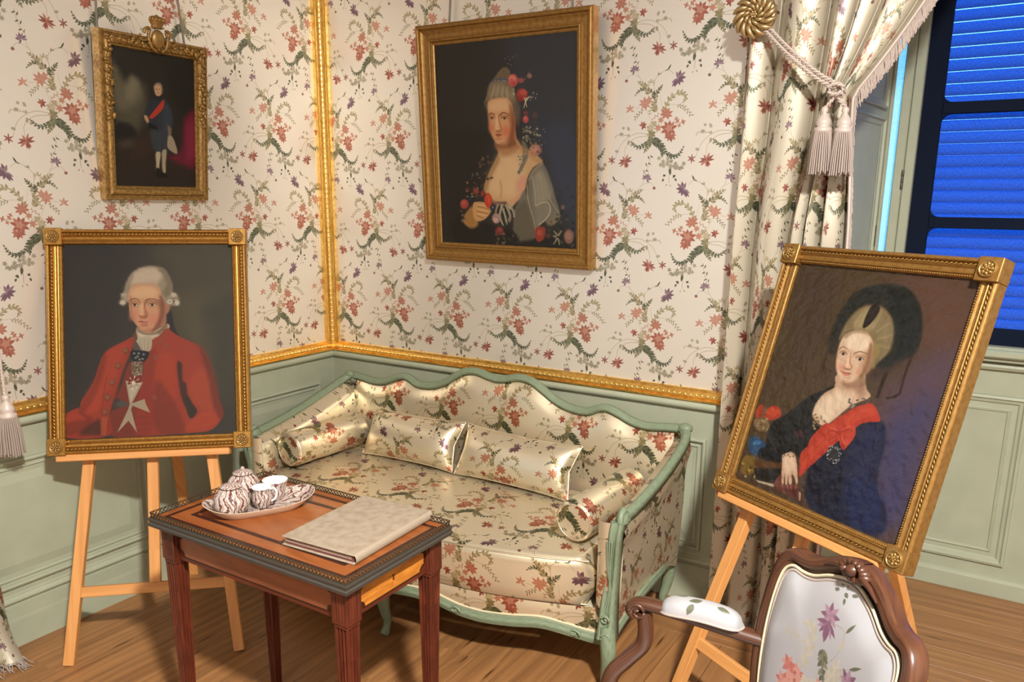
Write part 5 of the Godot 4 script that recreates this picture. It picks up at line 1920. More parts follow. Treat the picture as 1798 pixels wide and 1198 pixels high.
func tassel(parent: Node3D, at: Vector3, s: float) -> void:
	var tn := Node3D.new()
	tn.name = "tassel"
	parent.add_child(tn, true)
	tn.position = at
	var hd := MB.new()
	hd.lathe([Vector2(0.0, 0.0), Vector2(0.009, -0.002), Vector2(0.013, -0.012), Vector2(0.008, -0.022), Vector2(0.012, -0.028), Vector2(0.023, -0.045), Vector2(0.026, -0.058), Vector2(0.02, -0.066), Vector2(0.028, -0.07), Vector2(0.031, -0.08), Vector2(0.026, -0.087)].map(func(q): return q * s), Vector3.ZERO, 20)
	part("head", hd, M.cord, tn)
	var sk := MB.new()
	var g := RandomNumberGenerator.new()
	g.seed = 5
	for ring in 3:
		for i in 30:
			var a := TAU * (i + ring * 0.37) / 30
			var r0 := (0.027 - 0.005 * ring) * s
			var r1 := (0.038 - 0.008 * ring) * s * g.randf_range(0.94, 1.05)
			var d := Vector3(cos(a), 0, sin(a))
			var l := g.randf_range(0.135, 0.15) * s
			sk.tube(PackedVector3Array([d * r0 + Vector3.DOWN * 0.078 * s, d * (r0 * 0.4 + r1 * 0.62) + Vector3.DOWN * (0.078 * s + l * 0.45), d * r1 + Vector3.DOWN * (0.078 * s + l)]), 0.0029 * s, 5)
	part("skirt", sk, M.fringe, tn).set_meta("kind", "stuff")

func curtain_mesh(nu: int, nv: int, shape: Callable, cloth_w: float, v_off: float) -> MB:
	var rows := []
	var uvs := []
	for j in nv + 1:
		var row := PackedVector3Array()
		var ru := PackedVector2Array()
		for i in nu + 1:
			var p: Vector3 = shape.call(i / float(nu), j / float(nv))
			row.append(p)
			ru.append(Vector2(i / float(nu) * cloth_w / 0.3225, -p.y / 0.797 + v_off))
		rows.append(row); uvs.append(ru)
	var mb := MB.new()
	mb.grid(rows, uvs, false, true)
	return mb

func right_curtain(u: float, v: float) -> Vector3:
	var y := lerpf(2.9, 0.012, v)
	# where the cloth stands across: left part hangs plumb, right part is drawn to the knot at y 1.94
	var up := clampf((y - 1.94) / 0.3, 0.0, 3.2)
	var low := clampf((1.94 - y) / 0.5, 0.0, 1.0)
	low = low * low * (3.0 - 2.0 * low)
	var flare := up * (0.72 + 0.28 * exp(-up))
	var k := u / 0.46
	var x := 0.0
	var xm := 2.315 + 0.05 * minf(up, 1.0) * 0.6 - 0.055 * low
	if k < 1.0:
		x = lerpf(2.045, xm, k)
	else:
		var q := (u - 0.46) / 0.54
		var xe := 2.415 + 0.235 * flare + 0.03 * low
		x = lerpf(xm, xe, q)
	# pleats
	var n := 5.5
	var ph := u * n + 0.18 * sin(u * 11.0) + 0.05 * sin(y * 1.7 + u * 5.0)
	var ridge := pow(absf(sin(PI * ph)), 0.36)
	var pinch := exp(-pow((y - 1.94) / 0.16, 2.0)) * clampf((u - 0.4) / 0.12, 0.0, 1.0)
	var amp := (0.072 if u < 0.46 else lerpf(0.05, 0.042, minf(up, 1.0))) * (1.0 - 0.55 * pinch)
	var z := 0.035 + amp * ridge + 0.045 * pinch
	if y < 1.94: z += 0.03 * low * clampf((u - 0.3) / 0.3, 0, 1)
	x += 0.012 * sin(TAU * ph + 1.0) * (1.0 - pinch)
	# break on the floor
	if y < 0.12: z += 0.05 * pow((0.12 - y) / 0.12, 2.0) * (0.4 + 0.6 * ridge)
	return Vector3(x, y, z)

func curtains() -> void:
	var base := Vector3(2.22, 0.0, 0.07)
	var t := thing("curtain", "flowered cream silk curtain tied back with a tasselled cord beside the window", "curtain", base)
	wpart("cloth", curtain_mesh(210, 120, right_curtain, 1.25, 0.33), M.curtain_silk, t, base)
	# fringe along the leading edge
	var fr := MB.new()
	var br := PackedVector3Array()
	var g := RandomNumberGenerator.new()
	g.seed = 17
	var prev := right_curtain(1.0, 0.0)
	var n := 760
	for i in n + 1:
		var p := right_curtain(1.0, i / float(n))
		if i % 8 == 0: br.append(p + Vector3(0.002, 0, 0.003))
		if p.y < 0.08: break
		var steps := 1
		var slope := absf(p.x - prev.x) / maxf(0.0001, prev.y - p.y)
		if p.y > 1.96: steps = 3
		for k in steps:
			var q := prev.lerp(p, (k + g.randf()) / steps)
			var l := g.randf_range(0.046, 0.056)
			if p.y > 1.95:
				fr.tube(PackedVector3Array([q, q + Vector3(0.006 + g.randf_range(-0.003, 0.003), -l * 0.5, 0.004), q + Vector3(0.008 + g.randf_range(-0.005, 0.005), -l, 0.003)]), 0.0019, 4)
			else:
				fr.tube(PackedVector3Array([q, q + Vector3(0.009, -0.012, 0.002), q + Vector3(0.012 + g.randf_range(-0.003, 0.004), -0.036, 0.002)]), 0.0019, 4)
		prev = p
	wpart("fringe", fr, M.fringe, t, base).set_meta("kind", "stuff")
	var bm := MB.new()
	bm.tube(br, 0.005, 6)
	wpart("fringe_braid", bm, M.cord, t, base)
	# fringe lying on the floor at the hem
	var hf := MB.new()
	for i in 160:
		var u := i / 159.0
		var p := right_curtain(u, 1.0)
		var a := g.randf_range(0.7, 2.4)
		var l := g.randf_range(0.03, 0.06)
		hf.tube(PackedVector3Array([Vector3(p.x, 0.02, p.z), Vector3(p.x + cos(a) * l * 0.4, 0.008, p.z + sin(a) * l * 0.5), Vector3(p.x + cos(a) * l * 0.8, 0.0025, p.z + sin(a) * l)]), 0.0018, 4)
	wpart("hem_fringe", hf, M.fringe, t, base).set_meta("kind", "stuff")
	# rosette the cord hooks on
	var rc := Vector3(2.094, 2.202, 0.13)
	t = thing("tieback_rosette", "round gilt rosette with swirling petals fixed to the wall beside the curtain", "rosette", rc, Basis(Vector3.RIGHT, 0.0))
	var face := Basis(Vector3.RIGHT, PI / 2)
	var st := MB.new()
	st.lathe([Vector2(0.012, -0.128), Vector2(0.012, -0.02), Vector2(0.0, -0.02)], Vector3.ZERO, 14, face)
	part("stem", st, M.pale_brass, t)
	var di := MB.new()
	di.lathe([Vector2(0.06, -0.016), Vector2(0.068, -0.008), Vector2(0.06, 0.0), Vector2(0.03, 0.004), Vector2(0.0, 0.004)], Vector3.ZERO, 32, face)
	part("disc", di, M.pale_brass, t)
	for ring in 2:
		var cnt := 14 if ring == 0 else 10
		for i in cnt:
			var pe := MB.new()
			var a := TAU * i / cnt
			var pts := PackedVector3Array()
			for k in 8:
				var q := k / 7.0
				var r := lerpf(0.022, 0.072, q) if ring == 0 else lerpf(0.01, 0.038, q)
				var b := a + q * (0.75 if ring == 0 else 0.9)
				pts.append(Vector3(cos(b) * r, sin(b) * r, (0.004 + 0.012 * sin(PI * q)) + 0.006 * ring))
			pe.tube(pts, 0.0082 if ring == 0 else 0.006, 7, [0.5, 0.7, 0.9, 1.0, 1.1, 1.1, 0.95, 0.5])
			part("petal", pe, M.pale_brass, t)
	var bud := MB.new()
	for i in 6:
		var a := TAU * i / 6
		bud.ball(Vector3(cos(a) * 0.008, sin(a) * 0.008, 0.02), Vector3(0.005, 0.005, 0.005), 8, 5)
	bud.ball(Vector3(0, 0, 0.023), Vector3(0.005, 0.005, 0.005), 8, 5)
	part("bud", bud, M.pale_brass, t)
	# cord, knot and two tassels
	var kn := Vector3(2.378, 1.945, 0.165)
	t = thing("tieback", "silver grey twisted cord with two tassels holding back the curtain", "tieback", kn)
	var p0 := rc + Vector3(0.035, -0.05, 0.0)
	for k in 2:
		var d := Vector3(0.008, 0.012, 0.0) * k
		var path := curve([p0 + d, p0.lerp(kn, 0.35) + Vector3(0, -0.012, 0.03) + d, p0.lerp(kn, 0.75) + Vector3(0, -0.012, 0.03) + d, kn + Vector3(0.0, 0.006, 0.01) + d], 20)
		wpart("cord", twisted(path, 0.0075, 0.03), M.cord, t, kn)
	var kp := PackedVector3Array()
	for i in 61:
		var a := TAU * 3.0 * i / 60.0
		kp.append(Vector3(cos(a) * 0.022, sin(a) * 0.016 + 0.004 * sin(a * 0.66), sin(a * 2.0 / 3.0) * 0.014 + 0.012))
	part("knot", twisted(kp, 0.0075, 0.028), M.cord, t)
	for k in 2:
		var hp := curve([Vector3(0.002, -0.01, 0.01), Vector3(-0.012 + 0.024 * k, -0.03, 0.014), Vector3(-0.03 + 0.062 * k, -0.05, 0.012)], 6)
		part("hanger", twisted(hp, 0.006, 0.024), M.cord, t)
		tassel(t, Vector3(-0.03 + 0.062 * k, -0.045 - 0.004 * k, 0.012), 0.93)
	# ---- sliver of another curtain at the left edge, and its tassel
	base = Vector3(0.1, 0, 1.95)
	t = thing("curtain", "flowered cream silk curtain against the left wall at the picture's edge", "curtain", base)
	var shp := func(u: float, v: float) -> Vector3:
		var y := lerpf(2.6, 0.012, v)
		var z0 := 1.75 + 0.02 * clampf((0.5 - y) / 0.5, -0.6, 1) * -1.0
		var edge := interp([0.0, 0.15, 0.4, 0.8, 1.0, 1.6, 2.6], [1.70, 1.715, 1.735, 1.82, 1.86, 1.82, 1.8], y)
		var z := lerpf(edge, 2.12, u)
		var ridge := sqrt(absf(sin(PI * u * 4.0 + 0.6)) + 0.003)
		return Vector3(0.03 + 0.07 * ridge + (0.05 * pow((0.12 - y) / 0.12, 2.0) if y < 0.12 else 0.0), y, z)
	wpart("cloth", curtain_mesh(120, 50, shp, 0.8, 0.1), M.curtain_silk, t, base)
	var ft := MB.new()
	for i in 70:
		var u := i / 69.0 * 0.6
		var p: Vector3 = shp.call(u, 1.0)
		var a := g.randf_range(-0.8, 0.8)
		var l := g.randf_range(0.03, 0.06)
		ft.tube(PackedVector3Array([Vector3(p.x, 0.02, p.z), Vector3(p.x + cos(a) * l * 0.5, 0.008, p.z + sin(a) * l * 0.5), Vector3(p.x + cos(a) * l, 0.0025, p.z + sin(a) * l)]), 0.0018, 4)
	wpart("hem_fringe", ft, M.fringe, t, base).set_meta("kind", "stuff")
	var tk := Vector3(0.1, 0.93, 1.632)
	t = thing("tieback", "grey twisted cord ending in one tassel at the left edge", "tieback", tk)
	wpart("cord", twisted(curve([tk + Vector3(0, 0.02, 0), tk + Vector3(0.0, 0.2, 0.004), tk + Vector3(0.0, 0.42, 0.02), tk + Vector3(-0.02, 0.7, 0.12)], 20), 0.0062, 0.024), M.cord, t, tk)
	tassel(t, Vector3(0, 0.02, 0), 0.93)

# ---------------------------------------------------------------- armchair
var ac_o := Vector3.ZERO
var ac_w := Vector3.ZERO
var ac_f := Vector3.ZERO
func ac(a: float, b: float, o := 0.0) -> Vector3:
	return ac_o + ac_w * a + ac_f * (0.65 * a * a - tan(deg_to_rad(12.0)) * (b - 0.42) + o) + Vector3.UP * b

func chair_print() -> ImageTexture:
	var p := Painter.new(1024, 1024, Color8(190, 188, 186))
	var f := Flora.new()
	f.p = p
	f.k = 1024 / 0.42 * 0.68
	f.ground = Color8(190, 188, 186)
	var purp := Color8(122, 74, 100)
	var purp2 := Color8(176, 134, 150)
	var beige := Color8(196, 184, 158)
	var beige2 := Color8(206, 196, 172)
	var dg := Color8(86, 88, 62)
	var olive := Color8(128, 124, 92)
	var coral := Color8(222, 150, 128)
	var coral2 := Color8(200, 104, 92)
	var stemc := Color8(168, 162, 134)
	f.o = Vector2(500, 375)
	# carnation above
	f.flower(-0.008, 0.118, 0.036, 8, 60, purp, purp2, 0.4)
	f.flower(-0.004, 0.1, 0.044, 7, 200, purp2, purp, 0.3, 150.0)
	f.leaf(-0.004, 0.095, -82, 0.05, 0.02, purp)
	f.stem([Vector2(0.02, 0.11), Vector2(0.05, 0.112), Vector2(0.06, 0.09), Vector2(0.055, 0.04), Vector2(0.03, 0.0)], 0.0024, stemc)
	f.leaf(0.058, 0.11, 65, 0.04, 0.009, dg)
	f.leaf(0.058, 0.06, 80, 0.035, 0.012, beige)
	# right flower
	f.stem([Vector2(0.04, -0.005), Vector2(0.08, 0.02), Vector2(0.115, 0.05)], 0.0024, stemc)
	f.flower(0.12, 0.015, 0.036, 8, 10, purp, purp2, 0.4)
	f.leaf(0.112, 0.045, 40, 0.045, 0.009, dg)
	f.p_ell(0.108, -0.05, 0.008, 0.011, purp)
	# leaves
	f.acanthus([Vector2(0.01, 0.03), Vector2(0.03, -0.02), Vector2(0.06, -0.07)], 0.034, dg, olive, 7)
	f.leaf(0.055, -0.06, -85, 0.05, 0.014, dg)
	f.acanthus([Vector2(-0.04, -0.05), Vector2(-0.035, 0.02), Vector2(-0.05, 0.06), Vector2(-0.075, 0.052)], 0.034, beige, beige2, 8)
	f.acanthus([Vector2(0.05, -0.04), Vector2(0.065, 0.0), Vector2(0.07, 0.03)], 0.034, beige2, beige, 5)
	f.acanthus([Vector2(0.075, -0.05), Vector2(0.085, -0.02), Vector2(0.09, 0.015)], 0.03, beige, beige2, 5)
	f.sprig([Vector2(-0.05, 0.0), Vector2(-0.09, 0.005), Vector2(-0.13, -0.005)], beige, beige, 0.018, 8)
	f.sprig([Vector2(-0.02, -0.05), Vector2(-0.06, -0.06), Vector2(-0.08, -0.1)], beige, beige, 0.018, 6)
	# coral cluster below
	f.peony(-0.05, -0.105, 0.045, 0, [coral2, coral, coral])
	f.flower(-0.085, -0.085, 0.03, 7, 30, coral, coral2, 0.5)
	f.peony(0.035, -0.11, 0.04, 40, [coral, coral2, coral])
	f.flower(0.04, -0.07, 0.032, 7, 80, coral, coral2, 0.5)
	f.blossoms(0.0, -0.08, 0.03, 8, 0.012, beige, beige2, 4)
	f.flower(-0.09, -0.14, 0.03, 7, 30, coral2, coral, 0.5)
	f.acanthus([Vector2(0.0, -0.12), Vector2(0.03, -0.16), Vector2(0.08, -0.17)], 0.034, olive, dg, 6)
	f.acanthus([Vector2(-0.01, -0.13), Vector2(-0.05, -0.17), Vector2(-0.1, -0.165)], 0.034, olive, dg, 6)
	# small leaves at the top
	for q in [[-0.03, 0.198, 30], [-0.01, 0.202, 50], [0.0, 0.19, -20], [0.02, 0.195, 10], [0.01, 0.18, -70], [-0.02, 0.185, 190]]:
		f.leaf(q[0], q[1], q[2], 0.018, 0.009, dg)
	f.p_ell(-0.105, 0.2, 0.008, 0.01, purp2)
	f.leaf(0.14, -0.06, 60, 0.02, 0.008, beige)
	f.leaf(0.135, -0.075, 80, 0.02, 0.008, beige)
	return p.texture(512, 512)

func armchair() -> void:
	var hd := deg_to_rad(42.0)
	ac_w = Vector3(sin(hd), 0, cos(hd))
	ac_f = Vector3(-ac_w.z, 0, ac_w.x)
	var want := Vector3(2.607, 0.875, 1.324)
	ac_o = Vector3.ZERO
	var p0 := ac(-0.165, 0.875)
	ac_o = Vector3(want.x - p0.x, 0, want.z - p0.z)
	var base := ac_o + ac_f * 0.25
	var t := thing("armchair", "carved walnut armchair with pale satin back and padded arm in front of the easel", "armchair", base)
	var cm := mat("chair_satin", Color(0.9, 0.9, 0.92), 0.4, 0.3, chair_print(), Vector3.ONE, 0.55)
	# outline of the back panel, left half then mirrored, (a, b)
	var hl := [Vector2(0.0, 0.915), Vector2(-0.06, 0.9), Vector2(-0.105, 0.878), Vector2(-0.135, 0.872), Vector2(-0.165, 0.872), Vector2(-0.184, 0.852), Vector2(-0.19, 0.8), Vector2(-0.186, 0.72), Vector2(-0.172, 0.64), Vector2(-0.15, 0.57), Vector2(-0.12, 0.52), Vector2(-0.06, 0.5), Vector2(0.0, 0.495)]
	var ring := []
	for i in hl.size(): ring.append(hl[i])
	for i in range(hl.size() - 2, 0, -1): ring.append(Vector2(-hl[i].x, hl[i].y))
	var loop := curve2(ring, 4, true)
	var m := loop.size()
	var c := Vector2(0, 0.7)
	# padded satin
	var rows := []
	var uvs := []
	for j in 9:
		var k := j / 8.0
		var row := PackedVector3Array()
		var ru := PackedVector2Array()
		for i in m + 1:
			var q := c + (loop[i % m] - c) * maxf(k, 0.001)
			var bulge := 0.03 * sqrt(maxf(0.0, 1.0 - pow(k, 3.0)))
			if i < m: row.append(ac(q.x, q.y, 0.012 + bulge))
			ru.append(Vector2(q.x / 0.5 + 0.5, (0.905 - q.y) / 0.42 + 0.03))
		rows.append(row); uvs.append(ru)
	var pad := MB.new()
	pad.grid(rows, uvs, true)
	wpart("back_upholstery", pad, cm, t, base)
	var rear := MB.new()
	rows = []
	for j in 2:
		var row := PackedVector3Array()
		for i in m: row.append(ac(c.x + (loop[i].x - c.x) * (1.0 - j), c.y + (loop[i].y - c.y) * (1.0 - j), -0.012))
		rows.append(row)
	rear.grid(rows, null, true)
	wpart("back_panel", rear, cm, t, base)
	for d in [0.0, 0.009]:
		var gp := PackedVector3Array()
		for i in m + 1:
			var q := loop[i % m]
			gp.append(ac(q.x, q.y, 0.017) + (ac(c.x, c.y) - ac(q.x, q.y)).normalized() * d)
		var gb := MB.new()
		gb.tube(gp, 0.0035, 6)
		wpart("gimp", gb, M.gimp if d == 0.0 else M.fringe, t, base)
	# carved frame round it
	var fp := PackedVector3Array()
	var ups := []
	for i in m + 1:
		var q := loop[i % m]
		var o := (q - c).normalized()
		fp.append(ac(q.x + o.x * 0.018, q.y + o.y * 0.018, 0.0))
		ups.append(ac_f)
	var pf := []
	for q in [[-0.018, -0.02], [-0.018, 0.01], [-0.013, 0.015], [-0.008, 0.012], [-0.004, 0.018], [0.003, 0.021], [0.009, 0.016], [0.012, 0.017], [0.017, 0.01], [0.017, -0.014], [0.009, -0.02], [-0.008, -0.022]]: pf.append(Vector2(q[0], q[1]))
	var fm := MB.new()
	fm.sweep(fp, pf, Vector3.UP, true, null, false, 1.0, 0.3, ups)
	wpart("back_frame", fm, M.walnut, t, base)
	# carved flowers on the crest
	var cf := MB.new()
	for i in 14:
		var a := TAU * i / 14.0
		cf.ball(ac(cos(a) * 0.03, 0.938 + sin(a) * 0.014, 0.024), Vector3(0.012, 0.008, 0.008), 8, 5, Basis(Vector3.UP, a))
	cf.ball(ac(0, 0.94, 0.03), Vector3(0.014, 0.012, 0.012), 10, 6)
	for s in [-1.0, 1.0]:
		cf.tube(PackedVector3Array([ac(0.03 * s, 0.935, 0.026), ac(0.055 * s, 0.93, 0.026), ac(0.08 * s, 0.917, 0.024)]), 0.006, 6, [1.0, 0.8, 0.3])
	wpart("crest_carving", cf, M.walnut, t, base)
	# arms
	for s in [-1.0, 1.0]:
		var a0 := ac(0.196 * s, 0.685, 0.0)
		var dir: Vector3 = (ac_f * 0.8 + ac_w * 0.6 * s).normalized()
		if s > 0: dir = (ac_f * 0.9 + ac_w * 0.4 * s).normalized()
		var pts := [a0, a0 + dir * 0.05 + Vector3.UP * 0.004, a0 + dir * 0.14 + Vector3.UP * 0.012, a0 + dir * 0.22 + Vector3.UP * 0.018, a0 + dir * 0.275 + Vector3.UP * 0.018, a0 + dir * 0.298 + Vector3.UP * 0.002, a0 + dir * 0.285 - Vector3.UP * 0.014]
		var path := curve(pts, 8)
		var am := MB.new()
		var ap := []
		for i in 12:
			var an := TAU * i / 12
			ap.append(Vector2(cos(an) * 0.02, -sin(an) * 0.0155))
		am.sweep(path, ap, Vector3.UP)
		wpart("arm", am, M.walnut, t, base)
		var side: Vector3 = dir.cross(Vector3.UP).normalized()
		for e in [-1.0, 1.0]:
			var vo := MB.new()
			var sp := PackedVector3Array()
			for i in 31:
				var k := i / 30.0
				var an := k * TAU * 1.3
				sp.append(a0 + dir * 0.278 + Vector3.UP * 0.002 + side * 0.018 * e + (dir * cos(an) + Vector3.UP * sin(an)) * lerpf(0.022, 0.003, k))
			vo.tube(sp, 0.0045, 6)
			wpart("arm_scroll", vo, M.walnut, t, base)
		# support
		var su := MB.new()
		su.tube(curve([a0 + dir * 0.268, a0 + dir * 0.262 - Vector3.UP * 0.045, a0 + dir * 0.268 - Vector3.UP * 0.085, a0 + dir * 0.305 - Vector3.UP * 0.125 - ac_w * 0.01 * s, a0 + dir * 0.35 - Vector3.UP * 0.17 - ac_w * 0.03 * s, a0 + dir * 0.36 - Vector3.UP * 0.24 - ac_w * 0.04 * s, a0 + dir * 0.34 - Vector3.UP * 0.32 - ac_w * 0.05 * s], 8), 0.019, 10)
		wpart("arm_support", su, M.walnut, t, base)
		# padded armrest
		var pd := MB.new()
		var rws := []
		var uvs2 := []
		for i in 21:
			var k := i / 20.0
			var e := pow(maxf(0.0, 1.0 - pow(absf(2.0 * k - 1.0), 5.0)), 0.5)
			var cpt: Vector3 = a0 + dir * lerpf(0.045, 0.232, k) + Vector3.UP * (0.016 + 0.008 * sin(PI * k))
			var row := PackedVector3Array()
			var ru := PackedVector2Array()
			for j in 13:
				var an := PI * j / 12.0
				row.append(cpt + side * cos(an) * 0.03 * e + Vector3.UP * sin(an) * 0.036 * e)
				ru.append(Vector2(lerpf(0.4, 0.58, k), 0.0 + 0.11 * j / 12.0))
			rws.append(row); uvs2.append(ru)
		pd.grid(rws, uvs2, false, true)
		wpart("arm_pad", pd, cm, t, base)
		for e in [-1.0, 1.0]:
			var gp := PackedVector3Array()
			for i in 21:
				var k := i / 20.0
				var ee := pow(maxf(0.0, 1.0 - pow(absf(2.0 * k - 1.0), 5.0)), 0.5)
				gp.append(a0 + dir * lerpf(0.045, 0.232, k) + Vector3.UP * (0.017 + 0.008 * sin(PI * k)) + side * e * 0.031 * ee)
			var gb := MB.new()
			gb.tube(gp, 0.003, 6)
			wpart("gimp", gb, M.fringe, t, base)
	# seat and legs
	var seat := MB.new()
	var sp := PackedVector2Array()
	for q in [Vector2(-0.25, 0.02), Vector2(-0.3, 0.3), Vector2(-0.28, 0.5), Vector2(0.0, 0.54), Vector2(0.28, 0.5), Vector2(0.3, 0.3), Vector2(0.25, 0.02)]: sp.append(q)
	seat.slab(sp, ac_o + Vector3.UP * 0.0, ac_w, ac_f, -0.39, -0.3, 0.02)
	var zflip := MB.new()
	zflip.slab(sp, ac_o, ac_w, ac_f, 0.3, 0.4, 0.03)
	if ac_w.cross(ac_f).y < 0:
		zflip = MB.new()
		zflip.slab(sp, ac_o, ac_w, ac_f, -0.30, -0.41, 0.0)
	wpart("seat", zflip, cm, t, base)
	for q in [Vector2(-0.26, 0.47), Vector2(0.26, 0.47), Vector2(-0.22, 0.03), Vector2(0.22, 0.03)]:
		var lg := MB.new()
		var o: Vector3 = ac_o + ac_w * q.x + ac_f * q.y
		var dd: Vector3 = (ac_w * signf(q.x) + ac_f * signf(q.y - 0.2)).normalized()
		lg.tube(curve([o + Vector3.UP * 0.34, o + dd * 0.02 + Vector3.UP * 0.26, o + dd * 0.01 + Vector3.UP * 0.14, o - dd * 0.004 + Vector3.UP * 0.05, o + dd * 0.012 + Vector3.UP * 0.012], 6), 0.022, 10)
		wpart("leg", lg, M.walnut, t, base)

# ---------------------------------------------------------------- painted canvases (coordinates in thousandths of the canvas)
func sh(p: Painter, col: String, feather: float, alpha: float, xy: Array, smooth := true) -> void:
	var pts := []
	for i in range(0, xy.size(), 2): pts.append(Vector2(xy[i] * p.w, xy[i + 1] * p.h) / 1000.0)
	p.soft(curve2(pts, 4, true) if smooth and pts.size() > 4 else PackedVector2Array(pts), Color(col), feather, alpha)

func el(p: Painter, col: String, feather: float, alpha: float, q: Array) -> void:
	var pts := PackedVector2Array()
	var s := Vector2(p.w, p.h) / 10000.0
	for i in 16: pts.append((Vector2(q[0], q[1]) + Vector2(q[2], q[3]) * cos(TAU * i / 16.0) + Vector2(q[4], q[5]) * sin(TAU * i / 16.0)) * s)
	p.soft(pts, Color(col), feather, alpha)

func ln(p: Painter, col: String, feather: float, alpha: float, w0: float, w1: float, xy: Array) -> void:
	var pts := []
	for i in range(0, xy.size(), 2): pts.append(Vector2(xy[i] * p.w, xy[i + 1] * p.h) / 1000.0)
	p.line(curve2(pts, 6), Color(col), w0, w1, feather, alpha)

func paint_youth() -> ImageTexture:
	var p := Painter.new(640, 774, Color("3a352f"))
	sh(p,"4b4535",62.9,0.9,[515,-14,1017,-3,991,848,674,534,609,184])
	sh(p,"554d3a",62.9,0.8,[619,271,908,241,922,627,675,512])
	sh(p,"332f2c",55.0,0.8,[-5,-3,355,-3,334,398,222,546,-21,817])
	sh(p,"3b382d",39.3,0.7,[805,317,1008,275,987,991,894,736])
	sh(p,"2c2626",3.4,0.9,[599,365,622,349,642,437,664,481,623,469,598,421])
	sh(p,"a8977f",9.1,0.95,[362,315,322,314,325,290,334,275,325,263,348,247,353,224,367,192,394,153,435,128,489,116,542,118,587,130,613,166,630,210,634,250,660,262,673,302,668,322,618,322,591,333,556,301,377,299])
	sh(p,"c4b097",14.9,0.9,[384,208,403,161,444,134,497,124,547,128,577,154,558,198,504,205,442,209])
	sh(p,"97876f",12.6,0.85,[554,206,595,166,621,214,620,266,596,313,566,269])
	el(p,"c9bda6",3.4,0.8,[3398,3044,159,2,-3,118])
	el(p,"6f6354",2.9,0.7,[3359,2827,124,1,-1,47])
	el(p,"b0a28b",3.4,0.8,[3474,2632,150,2,-2,87])
	el(p,"c2b49d",3.4,0.85,[6354,2661,208,2,-3,103])
	el(p,"cfc2aa",2.9,0.9,[6165,3017,162,2,-3,119])
	el(p,"c8bca6",3.4,0.9,[6592,3082,136,2,-4,135])
	el(p,"6c6050",2.9,0.8,[6390,3020,63,1,-3,111])
	el(p,"6f6455",2.3,0.7,[6417,2841,226,2,-1,32])
	el(p,"7b6f5e",2.3,0.7,[6196,2660,54,1,-1,48])
	el(p,"81735f",2.3,0.8,[6165,3017,63,1,-1,48])
	sh(p,"b6a387",2.3,1,[419,433,498,458,598,417,606,448,533,491,506,514,460,551,434,551,422,496])
	sh(p,"d0c0a2",4.6,0.9,[423,441,471,462,534,463,593,428,592,448,533,479,471,489,431,477])
	sh(p,"8f7c63",5.7,0.8,[534,459,598,421,604,448,551,479])
	sh(p,"a97459",5.7,0.95,[573,321,618,322,608,357,594,369,593,409,570,436,553,416])
	sh(p,"c9946f",4.6,1,[381,236,406,212,469,207,540,212,562,246,578,301,581,357,571,404,543,439,498,458,463,456,428,434,402,402,383,366,375,315,374,275])
	sh(p,"d8ac82",13.7,0.9,[392,244,437,221,513,221,544,245,538,277,476,280,400,276])
	sh(p,"b99576",6.9,0.8,[381,228,406,209,478,205,540,210,557,238,522,221,459,215,406,224])
	sh(p,"a06a50",11.4,0.85,[538,301,578,301,579,365,562,416,525,447,540,396,555,349])
	el(p,"cf7f68",17.2,0.7,[5221,3916,358,5,-7,277])
	el(p,"c98168",14.9,0.7,[4002,3702,222,3,-7,315])
	sh(p,"a97054",8.0,0.7,[419,426,463,454,507,455,544,432,507,441,463,440])
	sh(p,"dbab85",6.9,0.8,[444,300,457,316,458,355,438,367,443,331])
	sh(p,"a9694f",4.6,0.8,[464,312,475,300,472,332,487,363,482,377,460,381,465,355])
	ln(p,"8a4a38",0.9,0.9,2.2,2.2,[433,371,447,377,464,382,482,375])
	el(p,"dba07c",4.6,0.8,[4536,3650,134,2,-2,71])
	ln(p,"6d4a36",1.4,0.9,5.1,2.1,[380,294,396,287,418,284,435,292])
	ln(p,"6d4a36",1.4,0.9,5.1,1.7,[473,295,489,288,520,286,551,295])
	ln(p,"b08060",1.8,0.6,2.6,2.6,[435,292,442,308,441,323])
	ln(p,"8f5a44",2.4,0.7,3.8,3.8,[473,296,468,316,466,332])
	el(p,"bd9a7c",1.7,0.9,[4103,3163,231,3,-2,87])
	el(p,"bfa78c",1.1,0.9,[4103,3167,171,2,-1,43])
	el(p,"33241d",0.7,1,[4094,3163,84,1,-2,67])
	el(p,"b5a998",0.3,0.7,[4073,3143,13,0,0,12])
	ln(p,"5a3a2c",0.7,0.95,2.2,2.2,[387,316,401,308,417,308,433,316])
	ln(p,"a87456",1.8,0.7,2.7,2.7,[392,326,410,330,429,326])
	ln(p,"b07f60",1.6,0.6,2.7,2.7,[388,304,411,298,434,306])
	el(p,"bd9a7c",1.7,0.9,[5128,3175,260,3,-2,87])
	el(p,"bfa78c",1.1,0.9,[5128,3179,192,2,-1,44])
	el(p,"33241d",0.7,1,[5119,3175,85,1,-2,67])
	el(p,"b5a998",0.3,0.7,[5097,3155,13,0,0,12])
	ln(p,"5a3a2c",0.7,0.95,2.2,2.2,[487,317,503,309,521,309,539,317])
	ln(p,"a87456",1.8,0.7,2.7,2.7,[492,328,512,332,533,327])
	ln(p,"b07f60",1.6,0.6,2.7,2.7,[487,305,513,299,539,307])
	sh(p,"8a4236",0.5,0.95,[424,403,446,399,464,403,493,402,464,407,446,406])
	sh(p,"bf7561",1.7,0.9,[441,407,464,407,486,405,477,419,457,421,444,415])
	ln(p,"9d634b",2.4,0.6,3.4,3.4,[441,428,463,427,486,425])
	sh(p,"7d4c38",6.9,0.75,[557,265,583,301,583,365,569,408,541,441,503,460,526,427,549,388,559,337])
	sh(p,"9a6549",3.4,0.5,[385,268,395,299,393,339,403,378,423,418,441,440,413,406,392,370,382,323])
